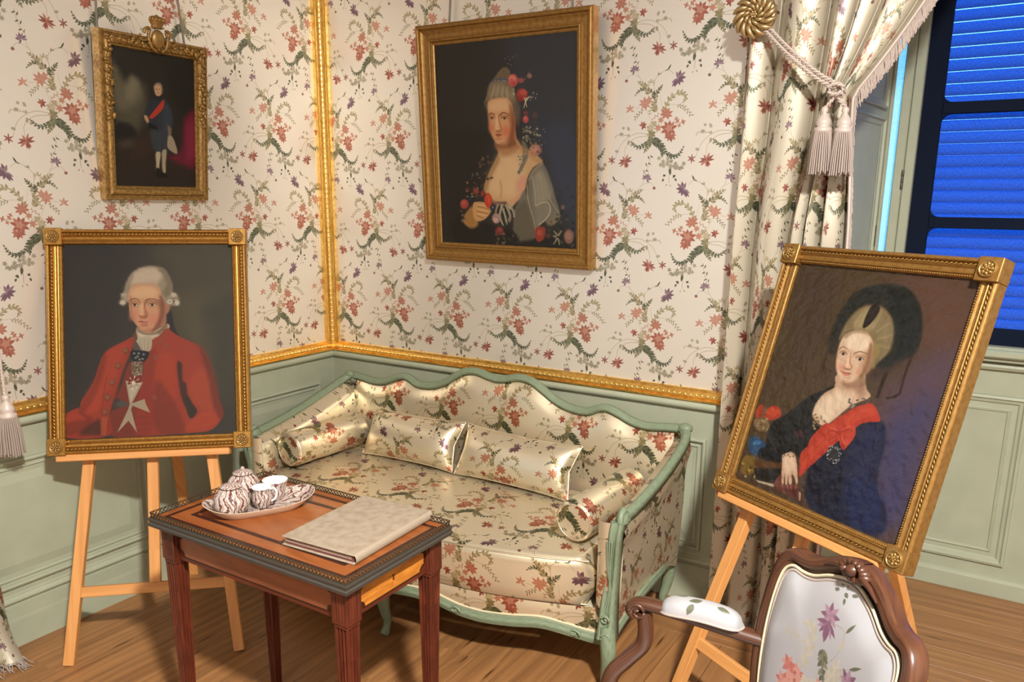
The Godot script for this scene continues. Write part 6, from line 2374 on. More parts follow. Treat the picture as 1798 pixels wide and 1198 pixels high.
	sh(p,"a06e50",4.6,0.55,[378,295,440,294,441,315,422,303,382,311])
	sh(p,"96644a",4.6,0.55,[471,294,556,295,551,317,511,304,475,312])
	sh(p,"9a5c44",4.6,0.6,[433,373,487,373,473,391,442,390])
	sh(p,"96583f",4.6,0.55,[441,421,486,418,477,430,450,432])
	sh(p,"6d5642",4.6,0.6,[419,433,471,460,534,457,589,420,593,436,534,471,471,474,423,457])
	el(p,"d29c78",8.0,0.6,[4586,4361,223,4,-2,87])
	el(p,"e0b48c",4.6,0.55,[4500,3314,62,1,-6,237])
	sh(p,"6f614e",10.3,0.6,[542,126,587,130,618,170,632,218,629,254,597,278,575,254,599,210,577,162])
	sh(p,"857763",8.0,0.55,[357,244,371,196,399,157,402,181,384,212,374,252])
	sh(p,"9a3b28",2.2,1,[-3,882,37,848,82,834,91,804,158,715,201,609,230,564,271,534,341,504,400,480,410,511,374,572,338,648,288,785,252,875,250,982,-5,983])
	sh(p,"9a3b28",3.0,1,[594,442,664,482,746,517,805,550,839,613,872,718,899,824,921,887,908,923,841,978,698,988,405,983,408,881,447,676,479,564,498,507,552,477])
	sh(p,"a8432e",12.0,0.8,[230,564,283,534,376,510,340,571,279,703,220,773,198,741,212,630])
	sh(p,"ad442d",13.5,0.8,[100,810,158,720,210,701,207,823,155,872,116,861])
	sh(p,"a8412c",12.0,0.8,[2,882,82,845,127,871,109,921,17,959])
	sh(p,"4b2a20",10.5,0.85,[114,932,194,894,210,981,68,975])
	sh(p,"7a2e20",7.5,0.6,[82,839,115,871,155,887,137,902,81,870])
	sh(p,"3f2820",6.0,0.9,[648,630,678,625,681,713,704,735,714,818,760,877,723,912,701,869,668,786])
	sh(p,"352c22",4.5,0.95,[703,787,737,834,763,877,726,914,704,864])
	sh(p,"a5452d",16.5,0.85,[717,714,826,644,877,760,880,844,808,868,738,819])
	sh(p,"a63f29",19.5,0.8,[531,585,626,577,646,712,631,816,549,813,517,709])
	sh(p,"a94229",12.0,0.85,[674,972,772,893,856,864,909,887,890,928,817,972])
	sh(p,"7d3c2a",10.5,0.6,[746,512,817,555,862,645,895,766,838,644,781,560])
	sh(p,"8d3a28",10.5,0.5,[409,809,445,779,473,821,524,884,557,983,405,978])
	sh(p,"5f2a1e",10.5,0.6,[793,544,839,613,878,719,905,824,927,892,902,928,856,843,836,718,803,612])
	sh(p,"6d2c1f",15.0,0.55,[528,709,603,784,654,868,686,983,545,983,495,883])
	sh(p,"7a3022",10.5,0.5,[479,574,532,554,511,688,479,832,445,779])
	sh(p,"6f2c20",9.0,0.45,[219,568,241,584,210,701,157,801,104,860,91,820,158,720,197,629])
	sh(p,"6b2a1d",10.5,0.55,[1,918,81,900,154,903,108,952,0,973])
	ln(p,"7a3526",2.4,0.8,5.1,5.1,[411,495,374,572,332,658,289,764,252,875,232,982])
	ln(p,"7c3426",2.4,0.7,3.4,3.4,[239,681,220,773,206,874,210,981])
	sh(p,"a8522f",3.0,0.7,[206,889,243,890,230,981,198,980])
	el(p,"6f3a28",2.2,0.8,[3515,5517,185,4,-4,175])
	el(p,"8d5a3a",2.2,0.85,[3499,5491,139,3,-3,123])
	el(p,"6f3a28",2.2,0.8,[3064,6292,184,4,-4,174])
	el(p,"8d5a3a",2.2,0.85,[3048,6266,138,3,-3,123])
	el(p,"6f3a28",2.2,0.8,[2700,7128,184,5,-4,174])
	el(p,"8d5a3a",2.2,0.85,[2683,7102,138,4,-3,123])
	el(p,"6f3a28",2.2,0.8,[2424,7911,183,5,-4,173])
	el(p,"8d5a3a",2.2,0.85,[2408,7885,137,4,-3,122])
	el(p,"6f3a28",2.2,0.8,[2265,8644,183,6,-4,173])
	el(p,"8d5a3a",2.2,0.85,[2248,8618,137,4,-3,122])
	el(p,"8a5034",3.7,0.6,[5856,5348,177,4,-3,135])
	el(p,"8a5034",3.7,0.6,[5255,5905,176,4,-3,134])
	el(p,"8a5034",3.7,0.6,[4806,7493,175,5,-3,134])
	el(p,"8a5034",3.7,0.6,[5145,7966,175,5,-3,134])
	el(p,"8a5034",3.7,0.6,[5570,5032,176,3,-3,135])
	sh(p,"93432e",2.3,0.9,[592,448,606,440,615,460,592,480,532,526,500,552,491,552,497,518,551,487])
	sh(p,"6f4a3a",2.3,0.8,[407,457,420,473,417,488,404,508,393,496,396,472])
	sh(p,"8d3325",6.0,0.75,[373,613,472,615,494,729,488,991,250,982,264,850,324,724])
	sh(p,"3e3a35",4.5,0.85,[264,855,288,795,334,817,362,828,310,842])
	ln(p,"742a1f",2.9,0.6,3.8,3.8,[263,891,367,900,483,893])
	ln(p,"742a1f",2.9,0.6,3.8,3.8,[262,927,366,935,482,929])
	ln(p,"742a1f",2.9,0.6,3.8,3.8,[262,957,365,966,481,960])
	sh(p,"b2a58c",3.0,0.95,[417,495,500,481,499,549,462,558,433,542])
	ln(p,"857660",1.4,0.6,2.4,2.4,[434,506,450,553])
	ln(p,"857660",1.4,0.6,2.4,2.4,[463,496,462,553])
	ln(p,"857660",1.4,0.6,2.4,2.4,[487,497,479,553])
	sh(p,"5a5047",2.2,0.9,[411,506,433,532,444,558,409,557,395,531])
	sh(p,"23232a",1.5,1,[377,567,398,552,485,561,472,600,443,612,397,608])
	el(p,"8f8b82",1.1,0.8,[4004,5672,75,2,-1,57])
	el(p,"8f8b82",1.1,0.8,[4204,5830,76,2,-1,57])
	el(p,"8f8b82",1.1,0.8,[4556,5735,76,2,-1,57])
	el(p,"8f8b82",1.1,0.8,[4492,5966,76,2,-1,57])
	el(p,"8f8b82",1.1,0.8,[4266,5677,76,2,-1,57])
	el(p,"8f8b82",1.1,0.8,[4086,5905,75,2,-1,57])
	el(p,"8f8b82",1.1,0.8,[4316,5987,76,2,-1,57])
	sh(p,"6d5c4a",2.2,0.9,[388,613,443,614,447,666,424,683,395,683,381,659])
	el(p,"8a7a64",0.6,0.8,[4003,6492,41,1,-1,36])
	el(p,"a89a82",0.6,0.8,[4386,6452,41,1,-1,36])
	el(p,"c0b299",0.6,0.8,[4204,6754,41,1,-1,36])
	el(p,"c0b299",0.6,0.8,[4020,6274,41,1,-1,36])
	el(p,"c0b299",0.6,0.8,[4173,6500,41,1,-1,36])
	el(p,"3a302a",0.6,0.8,[4235,6221,41,1,-1,36])
	el(p,"a89a82",0.6,0.8,[4358,6486,41,1,-1,36])
	el(p,"a89a82",0.6,0.8,[4255,6160,41,1,-1,36])
	el(p,"8a7a64",0.6,0.8,[4047,6132,41,1,-1,36])
	el(p,"c0b299",0.6,0.8,[4132,6618,41,1,-1,36])
	el(p,"c0b299",0.6,0.8,[4264,6764,41,1,-1,36])
	el(p,"3a302a",0.6,0.8,[4278,6522,41,1,-1,36])
	el(p,"3a302a",0.6,0.8,[4371,6186,41,1,-1,36])
	el(p,"c0b299",0.6,0.8,[4152,6294,41,1,-1,36])
	el(p,"c0b299",0.6,0.8,[4302,6719,41,1,-1,36])
	el(p,"8a7a64",0.6,0.8,[4157,6385,41,1,-1,36])
	el(p,"3a302a",0.6,0.8,[4172,6400,41,1,-1,36])
	el(p,"a89a82",0.6,0.8,[4376,6599,41,1,-1,36])
	el(p,"3a302a",0.6,0.8,[4343,6816,41,1,-1,36])
	el(p,"a89a82",0.6,0.8,[4266,6345,41,1,-1,36])
	el(p,"8a7a64",0.6,0.8,[4276,6264,41,1,-1,36])
	el(p,"c0b299",0.6,0.8,[4037,6154,41,1,-1,36])
	el(p,"c0b299",0.6,0.8,[3914,6671,41,1,-1,36])
	el(p,"c0b299",0.6,0.8,[4383,6132,41,1,-1,36])
	el(p,"a89a82",0.6,0.8,[4296,6731,41,1,-1,36])
	el(p,"c0b299",0.6,0.8,[4206,6650,41,1,-1,36])
	el(p,"8a7a64",0.6,0.8,[4277,6349,41,1,-1,36])
	el(p,"8a7a64",0.6,0.8,[4146,6816,41,1,-1,36])
	el(p,"a89a82",0.6,0.8,[3880,6182,41,1,-1,36])
	el(p,"8a7a64",0.6,0.8,[4396,6803,41,1,-1,36])
	el(p,"a89a82",0.6,0.8,[4219,6224,41,1,-1,36])
	el(p,"8a7a64",0.6,0.8,[4424,6358,41,1,-1,36])
	el(p,"c0b299",0.6,0.8,[4403,6751,41,1,-1,36])
	el(p,"c0b299",0.6,0.8,[4075,6723,41,1,-1,36])
	sh(p,"a99a80",1.5,0.95,[368,828,348,705,365,726,449,715,383,823,456,803,461,826,486,875,385,836,376,854,408,975,360,912,293,971,359,853],false)
	sh(p,"bfb096",4.5,0.8,[364,746,428,732,374,818])
	sh(p,"54504a",4.5,0.7,[323,806,362,825,362,836,310,842,288,826])
	sh(p,"e4d9c0",0.4,0.95,[393,723,440,722,430,725,438,732,395,714],false)
	sh(p,"cfc2a6",0.4,0.95,[389,722,420,747,411,743,411,752,398,717],false)
	sh(p,"e4d9c0",0.4,0.95,[388,718,390,761,385,752,378,758,398,720],false)
	sh(p,"cfc2a6",0.4,0.95,[389,715,361,743,365,735,355,735,395,723],false)
	sh(p,"e4d9c0",0.4,0.95,[393,714,345,715,356,712,348,705,391,723],false)
	sh(p,"cfc2a6",0.4,0.95,[397,715,365,691,374,694,374,685,388,720],false)
	sh(p,"e4d9c0",0.4,0.95,[398,719,396,677,400,686,408,679,388,717],false)
	sh(p,"cfc2a6",0.4,0.95,[396,722,424,694,421,702,430,702,391,714],false)
	p.mellow(0.62)
	return p.texture(640, 774)

func paint_lady() -> ImageTexture:
	var p := Painter.new(640, 780, Color("33302c"))
	sh(p,"3a3b40",42.3,0.8,[498,-45,1011,-8,1015,467,645,460])
	sh(p,"3a3e4a",45.8,0.9,[754,435,1009,441,1013,1001,920,847,794,610])
	sh(p,"322d26",42.3,0.7,[16,-10,415,6,347,454,3,447])
	sh(p,"2b2620",45.8,0.8,[43,419,393,427,303,797,36,1013])
	sh(p,"7d6a52",8.0,0.95,[387,334,365,292,383,252,400,207,440,178,472,150,504,134,542,139,556,174,570,225,591,270,606,311,612,342,589,382,559,340,389,283])
	sh(p,"98866a",14.0,0.8,[415,218,463,205,532,223,569,270,553,279,437,269,397,278])
	ln(p,"6a5841",2.9,0.5,4.2,4.2,[431,208,414,238,394,273])
	ln(p,"6a5841",2.9,0.5,4.2,4.2,[455,209,440,239,426,274])
	ln(p,"6a5841",2.9,0.5,4.2,4.2,[486,211,474,241,468,276])
	ln(p,"6a5841",2.9,0.5,4.2,4.2,[517,212,508,242,510,277])
	ln(p,"6a5841",2.9,0.5,4.2,4.2,[547,214,542,243,551,279])
	ln(p,"b3a284",3.2,0.45,4.2,4.2,[445,214,434,239,415,269])
	ln(p,"b3a284",3.2,0.45,4.2,4.2,[476,215,465,240,456,270])
	ln(p,"b3a284",3.2,0.45,4.2,4.2,[511,217,500,242,501,272])
	ln(p,"b3a284",3.2,0.45,4.2,4.2,[542,218,531,243,541,274])
	sh(p,"6e5a43",8.0,0.8,[464,165,511,137,541,159,540,188,440,186])
	ln(p,"4b5364",2.2,0.9,7.4,7.4,[432,191,479,186,540,192])
	el(p,"8d8f98",1.0,0.8,[4477,1899,62,3,-1,30])
	el(p,"8d8f98",1.0,0.8,[4710,1910,62,3,-1,30])
	el(p,"8d8f98",1.0,0.8,[5018,1925,61,3,-1,30])
	el(p,"8d8f98",1.0,0.8,[5171,1932,61,3,-1,30])
	sh(p,"c49a6c",5.3,1,[456,483,589,486,604,519,642,525,638,736,565,765,498,777,412,773,353,733,346,698,392,623,437,567,455,534])
	sh(p,"c49d70",6.2,1,[522,457,579,458,626,504,709,537,773,582,708,607,660,665,640,717,591,770,512,798])
	sh(p,"d3b083",31.8,0.9,[454,562,571,546,635,596,633,708,549,754,430,749,371,709])
	sh(p,"a8774f",14.8,0.8,[440,483,605,486,604,519,521,551,463,534])
	ln(p,"a97f58",5.8,0.7,6.3,6.3,[467,669,474,720,464,761])
	sh(p,"c58e72",10.6,0.7,[353,733,395,767,497,783,565,765,633,719,632,753,565,782,429,793])
	sh(p,"c98d76",14.8,0.7,[584,671,642,645,660,678,631,717,592,731])
	sh(p,"cb9568",5.0,1,[389,288,437,275,515,273,553,294,571,340,585,381,580,412,587,463,570,494,461,498,422,466,400,428,390,376,386,334])
	sh(p,"d6ac80",14.0,0.9,[405,294,468,278,537,289,552,324,482,337,403,330])
	sh(p,"a5623f",14.0,0.8,[536,349,581,381,580,432,570,494,516,504,525,462,549,411])
	sh(p,"a8744d",8.0,0.9,[461,487,516,485,579,463,586,494,609,513,460,511,449,497])
	el(p,"c97a58",12.0,0.8,[4121,4130,238,6,-8,209])
	el(p,"c8744f",16.0,0.8,[5178,4311,372,8,-7,248])
	sh(p,"d9ad82",6.0,0.8,[446,352,462,357,464,404,471,422,443,427,436,408])
	ln(p,"8f5236",2.9,0.6,4.2,4.2,[464,352,471,389,483,417,467,429,443,427])
	sh(p,"8d3f2f",0.8,0.95,[435,445,459,443,490,447,470,452,450,451])
	sh(p,"b96a50",2.0,0.85,[443,451,478,452,466,461,450,461])
	ln(p,"9a6243",2.0,0.6,3.0,3.0,[442,467,466,469,486,464])
	el(p,"d3a27a",6.0,0.7,[4573,4819,221,4,-2,73])
	el(p,"b48b66",2.0,0.9,[4162,3664,190,6,-2,67])
	el(p,"cdb597",1.0,0.8,[4162,3664,142,4,-2,41])
	el(p,"33241b",0.6,1,[4162,3664,83,2,-2,49])
	ln(p,"4e3224",0.7,0.95,2.1,2.1,[397,367,411,360,424,360,435,368])
	el(p,"b48b66",2.0,0.9,[5072,3700,233,7,-2,67])
	el(p,"cdb597",1.0,0.8,[5072,3700,174,5,-1,41])
	el(p,"33241b",0.6,1,[5072,3700,82,2,-1,49])
	ln(p,"4e3224",0.7,0.95,2.1,2.1,[484,370,500,364,517,364,530,372])
	ln(p,"5a3d2a",1.5,0.85,4.6,2.5,[393,351,411,342,438,350])
	ln(p,"5a3d2a",1.5,0.85,5.1,2.5,[473,353,501,342,543,354])
	ln(p,"a06a48",1.7,0.6,2.7,2.7,[473,354,465,368,465,383])
	sh(p,"7d4a30",9.0,0.7,[541,294,571,340,587,387,581,432,574,489,531,504,545,442,554,381])
	sh(p,"96603f",7.0,0.55,[389,334,406,356,400,408,423,455,453,492,422,468,396,428,386,376])
	sh(p,"9a6a48",6.0,0.55,[395,350,442,352,438,363,402,362])
	sh(p,"935f40",6.0,0.55,[470,352,547,356,539,368,477,364])
	sh(p,"9a5d40",5.0,0.55,[439,427,487,425,474,440,447,440])
	sh(p,"7a4e33",8.0,0.65,[429,487,477,499,532,496,579,474,586,500,508,512,452,508])
	el(p,"e2ba8e",5.0,0.5,[4550,3881,63,2,-7,207])
	sh(p,"5c5046",8.0,0.8,[575,300,613,296,620,362,603,413,589,382])
	sh(p,"6d6658",4.9,0.9,[626,478,663,498,672,549,642,600,608,639,599,626,634,555])
	el(p,"3c4038",1.0,0.85,[5651,1368,73,8,-6,36])
	el(p,"5d626b",1.0,0.85,[5492,1539,25,42,-51,11])
	el(p,"43423f",1.0,0.85,[5900,1063,11,27,-33,4])
	el(p,"5d626b",1.0,0.85,[5214,1457,50,18,-22,29])
	el(p,"43423f",1.0,0.85,[5660,825,-29,14,-34,-29])
	el(p,"43423f",1.0,0.85,[5993,879,-6,29,-36,-5])
	el(p,"6c5a4a",1.0,0.85,[5718,897,46,45,-39,16])
	el(p,"77797a",1.0,0.85,[5408,845,-38,13,-15,-16])
	el(p,"77797a",1.0,0.85,[5619,1237,-59,21,-15,-16])
	el(p,"5d626b",1.0,0.85,[5522,984,40,30,-36,20])
	el(p,"3c4038",1.0,0.85,[5956,1568,-43,20,-24,-21])
	el(p,"43423f",1.0,0.85,[5403,1210,-15,22,-26,-8])
	el(p,"6c5a4a",1.0,0.85,[5989,838,22,29,-46,13])
	el(p,"77797a",1.0,0.85,[5393,1162,-67,17,-12,-18])
	el(p,"3c4038",1.0,0.85,[5067,1519,17,26,-35,8])
	el(p,"77797a",1.0,0.85,[5196,930,39,39,-25,10])
	el(p,"7b5a4b",1.0,0.85,[6918,1792,60,25,-18,20])
	el(p,"5a5a60",1.0,0.85,[6134,1912,-43,27,-28,-19])
	el(p,"44443c",1.0,0.85,[6449,1602,66,8,-4,20])
	el(p,"5a5a60",1.0,0.85,[6600,1869,-18,25,-45,-15])
	el(p,"7b5a4b",1.0,0.85,[6910,1563,33,31,-24,11])
	el(p,"7b5a4b",1.0,0.85,[6557,1938,-75,3,-6,-37])
	el(p,"5a5a60",1.0,0.85,[6806,1650,46,14,-14,24])
	el(p,"7b5a4b",1.0,0.85,[6942,1751,37,18,-30,29])
	el(p,"c05d53",4.0,1,[5720,1948,347,16,-8,298])
	el(p,"d58072",5.0,0.8,[5669,1871,227,11,-4,139])
	el(p,"a8443e",5.0,0.7,[5761,2099,211,10,-3,119])
	el(p,"9d3d3c",2.0,0.7,[5629,1919,91,4,-1,50])
	el(p,"a0524a",4.0,0.9,[6269,1974,224,11,-3,119])
	el(p,"96705c",4.0,0.9,[6867,1797,177,9,-2,117])
	el(p,"a03f33",5.0,1,[6330,2622,389,16,-6,279])
	el(p,"b9564a",5.0,0.8,[6445,2527,254,11,-3,129])
	el(p,"8a332b",4.0,0.8,[6175,2815,196,8,-3,130])
	el(p,"8c7f68",3.0,0.8,[5731,2397,121,5,-3,130])
	el(p,"b5aa94",2.0,0.8,[5764,2574,76,3,-2,70])
	ln(p,"c5b48e",1.5,0.95,5.5,2.5,[651,278,666,323])
	ln(p,"c5b48e",1.5,0.95,5.5,2.5,[666,278,643,328])
	ln(p,"c5b48e",1.5,0.95,5.5,2.5,[681,274,659,298])
	ln(p,"c5b48e",1.5,0.95,5.5,2.5,[696,275,666,283])
	el(p,"6b6d63",1.0,0.85,[7106,2734,-48,24,-25,-23])
	el(p,"8b8a7c",1.0,0.85,[7271,2821,-13,43,-48,-8])
	el(p,"484d42",1.0,0.85,[7208,2881,29,27,-45,21])
	el(p,"484d42",1.0,0.85,[7372,2805,-48,25,-17,-14])
	el(p,"484d42",1.0,0.85,[7009,2623,-40,18,-24,-23])
	el(p,"8b8a7c",1.0,0.85,[7020,2788,-68,9,-12,-34])
	el(p,"8b8a7c",1.0,0.85,[6914,2884,-4,38,-37,-3])
	el(p,"8b8a7c",1.0,0.85,[7130,2580,46,40,-43,21])
	el(p,"484d42",1.0,0.85,[6860,2794,-4,37,-45,-3])
	el(p,"8b8a7c",1.0,0.85,[7369,2650,-39,30,-40,-24])
	el(p,"ac4a45",3.0,1,[6570,3784,210,6,-3,182])
	el(p,"c56b62",3.0,0.8,[6556,3743,120,3,-2,81])
	el(p,"7f3f3a",3.0,0.8,[6576,3482,180,6,-2,91])
	el(p,"5f4238",5.0,0.7,[7209,3602,192,6,-2,150])
	el(p,"6b6a58",1.0,0.85,[6405,4222,-59,35,-44,-33])
	el(p,"6b6a58",1.0,0.85,[6575,4710,111,15,-14,52])
	el(p,"8c8570",1.0,0.85,[6526,4361,16,42,-44,7])
	el(p,"a39b83",1.0,0.85,[6776,4666,57,1,-1,31])
	el(p,"77684f",1.0,0.85,[6845,4335,29,49,-39,10])
	el(p,"a39b83",1.0,0.85,[6407,4616,-58,5,-8,-40])
	el(p,"77684f",1.0,0.85,[6713,4395,-27,36,-49,-17])
	el(p,"6b6a58",1.0,0.85,[6805,4216,-88,4,-5,-41])
	el(p,"8c8570",1.0,0.85,[7080,4402,54,62,-32,12])
	el(p,"77684f",1.0,0.85,[7434,4572,27,46,-68,18])
	el(p,"4a4c40",1.0,0.85,[6876,4290,24,45,-73,17])
	el(p,"a39b83",1.0,0.85,[7367,4244,0,59,-67,-1])
	el(p,"a39b83",1.0,0.85,[6856,4370,100,35,-26,34])
	el(p,"8c8570",1.0,0.85,[6391,4656,-88,46,-30,-25])
	el(p,"4a4c40",1.0,0.85,[7336,4118,-65,34,-30,-26])
	el(p,"a39b83",1.0,0.85,[6658,4321,1,42,-79,-1])
	el(p,"8c8570",1.0,0.85,[7521,4556,103,6,-4,50])
	el(p,"77684f",1.0,0.85,[6518,4331,95,8,-6,42])
	el(p,"8c8570",1.0,0.85,[6774,4682,71,50,-31,20])
	el(p,"8c8570",1.0,0.85,[6894,4888,22,71,-59,8])
	el(p,"4a4c40",1.0,0.85,[7307,4617,-85,26,-32,-48])
	el(p,"a39b83",1.0,0.85,[7347,4516,9,63,-66,4])
	el(p,"77684f",1.0,0.85,[7254,4366,32,29,-54,28])
	el(p,"77684f",1.0,0.85,[7272,4890,-57,13,-19,-37])
	el(p,"8c8570",1.0,0.85,[7499,4572,75,13,-13,39])
	el(p,"8c8570",1.0,0.85,[6631,4799,49,60,-57,21])
	el(p,"8c8570",1.0,0.85,[6876,4155,-68,23,-27,-35])
	el(p,"6b6a58",1.0,0.85,[6621,4648,-111,-1,0,-45])
	el(p,"6b6a58",1.0,0.85,[7191,4480,62,10,-10,29])
	el(p,"a39b83",1.0,0.85,[6616,4569,91,13,-13,45])
	el(p,"4a4c40",1.0,0.85,[7036,4740,101,22,-12,27])
	el(p,"8c8570",1.0,0.85,[7167,4524,66,22,-28,39])
	el(p,"77684f",1.0,0.85,[6711,4583,-16,62,-49,-6])
	el(p,"a39b83",1.0,0.85,[6632,4144,-4,45,-72,-4])
	el(p,"6b6a58",1.0,0.85,[6528,4289,69,22,-28,41])
	el(p,"8c8570",1.0,0.85,[6391,4379,-3,59,-39,-1])
	el(p,"8c8570",1.0,0.85,[6899,4432,-65,31,-45,-43])
	el(p,"4a4c40",1.0,0.85,[6397,4713,-31,32,-37,-17])
	el(p,"6b6a58",1.0,0.85,[6635,4189,100,34,-28,39])
	el(p,"77684f",1.0,0.85,[7099,4406,-41,35,-40,-22])
	el(p,"7f8790",1.0,0.85,[7795,4285,-48,22,-19,-19])
	el(p,"3f454d",1.0,0.85,[7467,4804,41,23,-24,20])
	el(p,"5b6470",1.0,0.85,[7253,3923,38,4,-4,20])
	el(p,"7f8790",1.0,0.85,[7877,4401,34,33,-21,10])
	el(p,"5b6470",1.0,0.85,[7912,4890,41,16,-17,21])
	el(p,"5b6470",1.0,0.85,[7229,4268,-8,32,-44,-6])
	el(p,"5b6470",1.0,0.85,[7179,4762,3,41,-40,1])
	el(p,"3f454d",1.0,0.85,[7107,4880,48,3,-4,31])
	el(p,"7f8790",1.0,0.85,[7488,4801,25,23,-34,17])
	el(p,"5b6470",1.0,0.85,[7684,4672,-10,28,-29,-5])
	el(p,"a8705c",6.2,0.95,[7206,5241,406,5,-4,304])
	el(p,"bb8672",6.2,0.8,[7142,5209,241,3,-2,165])
	el(p,"454a42",1.2,0.85,[7392,5338,58,61,-55,25])
	el(p,"6d6a58",1.2,0.85,[7205,4977,-74,41,-43,-35])
	el(p,"454a42",1.2,0.85,[6908,4892,-58,2,-4,-43])
	el(p,"6d6a58",1.2,0.85,[6737,4731,99,9,-6,37])
	el(p,"454a42",1.2,0.85,[7570,5576,84,14,-17,50])
	el(p,"6d6a58",1.2,0.85,[7639,5206,-47,65,-36,-13])
	el(p,"8b8672",1.2,0.85,[7227,5513,33,33,-59,27])
	el(p,"454a42",1.2,0.85,[6784,4706,-48,67,-41,-14])
	el(p,"6d6a58",1.2,0.85,[6920,4919,-15,72,-69,-7])
	el(p,"6d6a58",1.2,0.85,[7660,5321,18,69,-46,5])
	el(p,"6d6a58",1.2,0.85,[7090,5125,-65,50,-45,-27])
	el(p,"6d6a58",1.2,0.85,[7655,5010,-14,54,-69,-9])
	el(p,"8b8672",1.2,0.85,[6865,5187,54,57,-42,18])
	el(p,"8b8672",1.2,0.85,[6863,4756,-69,4,-4,-29])
	el(p,"454a42",1.2,0.85,[7406,4972,66,34,-29,26])
	el(p,"8b8672",1.2,0.85,[7018,5071,22,39,-52,13])
	el(p,"9aa098",1.2,0.85,[6483,5423,-17,46,-68,-12])
	el(p,"7d8078",1.2,0.85,[6266,6210,-53,48,-57,-29])
	el(p,"7d8078",1.2,0.85,[6158,6205,42,42,-37,17])
	el(p,"7d8078",1.2,0.85,[6084,5899,72,5,-4,28])
	el(p,"7d8078",1.2,0.85,[6038,5544,55,34,-46,34])
	el(p,"9aa098",1.2,0.85,[6267,5770,-48,37,-30,-18])
	el(p,"a88a70",1.2,0.85,[6057,5931,-49,30,-42,-32])
	el(p,"9aa098",1.2,0.85,[6269,5834,8,49,-54,4])
	el(p,"a88a70",1.2,0.85,[6269,5846,-93,5,-6,-48])
	el(p,"7d8078",1.2,0.85,[6375,5521,75,40,-33,29])
	el(p,"4a4e46",1.2,0.85,[5990,6299,22,44,-61,14])
	el(p,"4a4e46",1.2,0.85,[6137,5686,-50,30,-39,-30])
	el(p,"7d8078",1.2,0.85,[6486,5775,-36,60,-62,-17])
	el(p,"7d8078",1.2,0.85,[6254,5558,92,20,-17,36])
	sh(p,"8f6a45",10.6,0.6,[353,733,346,698,392,623,437,567,455,539,462,578,408,646,371,709])
	sh(p,"a87b52",9.9,0.5,[626,504,709,537,773,582,736,591,662,549,616,529])
	sh(p,"70695a",6.2,1,[659,743,670,671,708,613,773,588,828,671,855,741,891,837,863,871,808,885,780,873,723,914,703,962,566,980,570,824,591,784,640,717])
	sh(p,"8f8773",17.3,0.85,[708,645,764,620,809,684,827,754,771,781,720,795,706,730])
	sh(p,"7f7867",12.4,0.85,[720,795,790,777,822,800,817,839,761,873,727,907,719,848])
	ln(p,"b1a68c",2.3,0.85,4.6,4.6,[720,795,762,778,809,780,822,819,789,859,742,887])
	ln(p,"a99e85",2.3,0.8,3.4,3.4,[698,652,716,729,717,795])
	ln(p,"a0967e",2.2,0.7,3.0,3.0,[745,639,767,710,772,768])
	ln(p,"b2a78f",1.7,0.8,3.2,3.2,[660,691,668,769,704,861,718,928])
	ln(p,"8b7d68",2.9,0.9,8.4,8.4,[674,671,708,623,773,588])
	ln(p,"a59a86",1.5,0.7,2.7,2.7,[891,837,836,780,809,742])
	sh(p,"5f5646",12.4,0.8,[570,824,649,770,676,822,713,908,703,962,576,973])
	sh(p,"7d6f52",6.2,0.8,[798,885,854,845,891,837,863,877,826,891])
	sh(p,"26221d",10.6,0.9,[124,855,203,913,284,911,338,886,442,907,561,927,559,995,115,1011])
	sh(p,"a3763f",8.5,0.95,[207,829,253,804,278,851,289,899,248,918,203,910,168,878])
	sh(p,"c3935f",4.2,1,[258,787,299,780,351,785,385,814,393,825,370,852,330,874,285,881,259,864,252,828])
	ln(p,"8c5a35",1.5,0.8,3.4,3.4,[289,804,341,810,385,820])
	ln(p,"8c5a35",1.5,0.8,3.4,3.4,[283,828,331,835,373,842])
	ln(p,"8c5a35",1.5,0.8,3.4,3.4,[282,851,313,860,335,863])
	ln(p,"d8ac78",2.3,0.8,4.6,4.6,[293,795,342,800,372,808])
	ln(p,"d8ac78",2.3,0.8,4.6,4.6,[288,817,332,823,371,829])
	ln(p,"d8ac78",2.3,0.8,4.6,4.6,[285,841,322,847,362,850])
	sh(p,"b5412a",2.1,1,[343,762,371,733,400,755,403,784,376,811,351,797])
	sh(p,"c9583b",5.3,0.8,[361,750,379,741,391,767,377,797])
	el(p,"9c4239",4.2,1,[1880,7935,342,-5,-14,262])
	el(p,"b15a4d",4.2,0.8,[1820,7876,199,-3,-7,131])
	el(p,"2b303c",3.2,1,[2327,7633,196,-2,-8,154])
	el(p,"343a46",2.1,1,[4040,8107,173,-3,-5,140])
	el(p,"8a909a",1.1,0.8,[4067,8066,61,-1,-2,47])
	el(p,"4b3a2c",2.1,0.85,[2558,7369,4,67,-108,6])
	el(p,"6b4a38",2.1,0.85,[2664,7187,81,18,-23,42])
	el(p,"6b4a38",2.1,0.85,[2840,7257,-53,90,-53,-12])
	el(p,"8f6a4c",2.1,0.85,[2723,7160,-123,5,-2,-62])
	el(p,"5a2f28",2.1,0.85,[3107,7503,118,38,-44,56])
	el(p,"7f5a42",2.1,0.85,[2577,7537,49,41,-79,42])
	el(p,"8f6a4c",2.1,0.85,[2159,6825,59,58,-75,34])
	el(p,"6b4a38",2.1,0.85,[3279,6973,-72,77,-50,-20])
	el(p,"5a2f28",2.1,0.85,[3294,7479,-49,84,-94,-22])
	el(p,"5a2f28",2.1,0.85,[2316,7176,31,97,-68,11])
	el(p,"5a2f28",2.1,0.85,[3318,7294,-104,23,-27,-61])
	el(p,"5a2f28",2.1,0.85,[3242,7248,-64,61,-50,-22])
	el(p,"4b3a2c",2.1,0.85,[3352,6951,-71,34,-41,-38])
	el(p,"7f5a42",2.1,0.85,[2123,7535,64,36,-54,41])
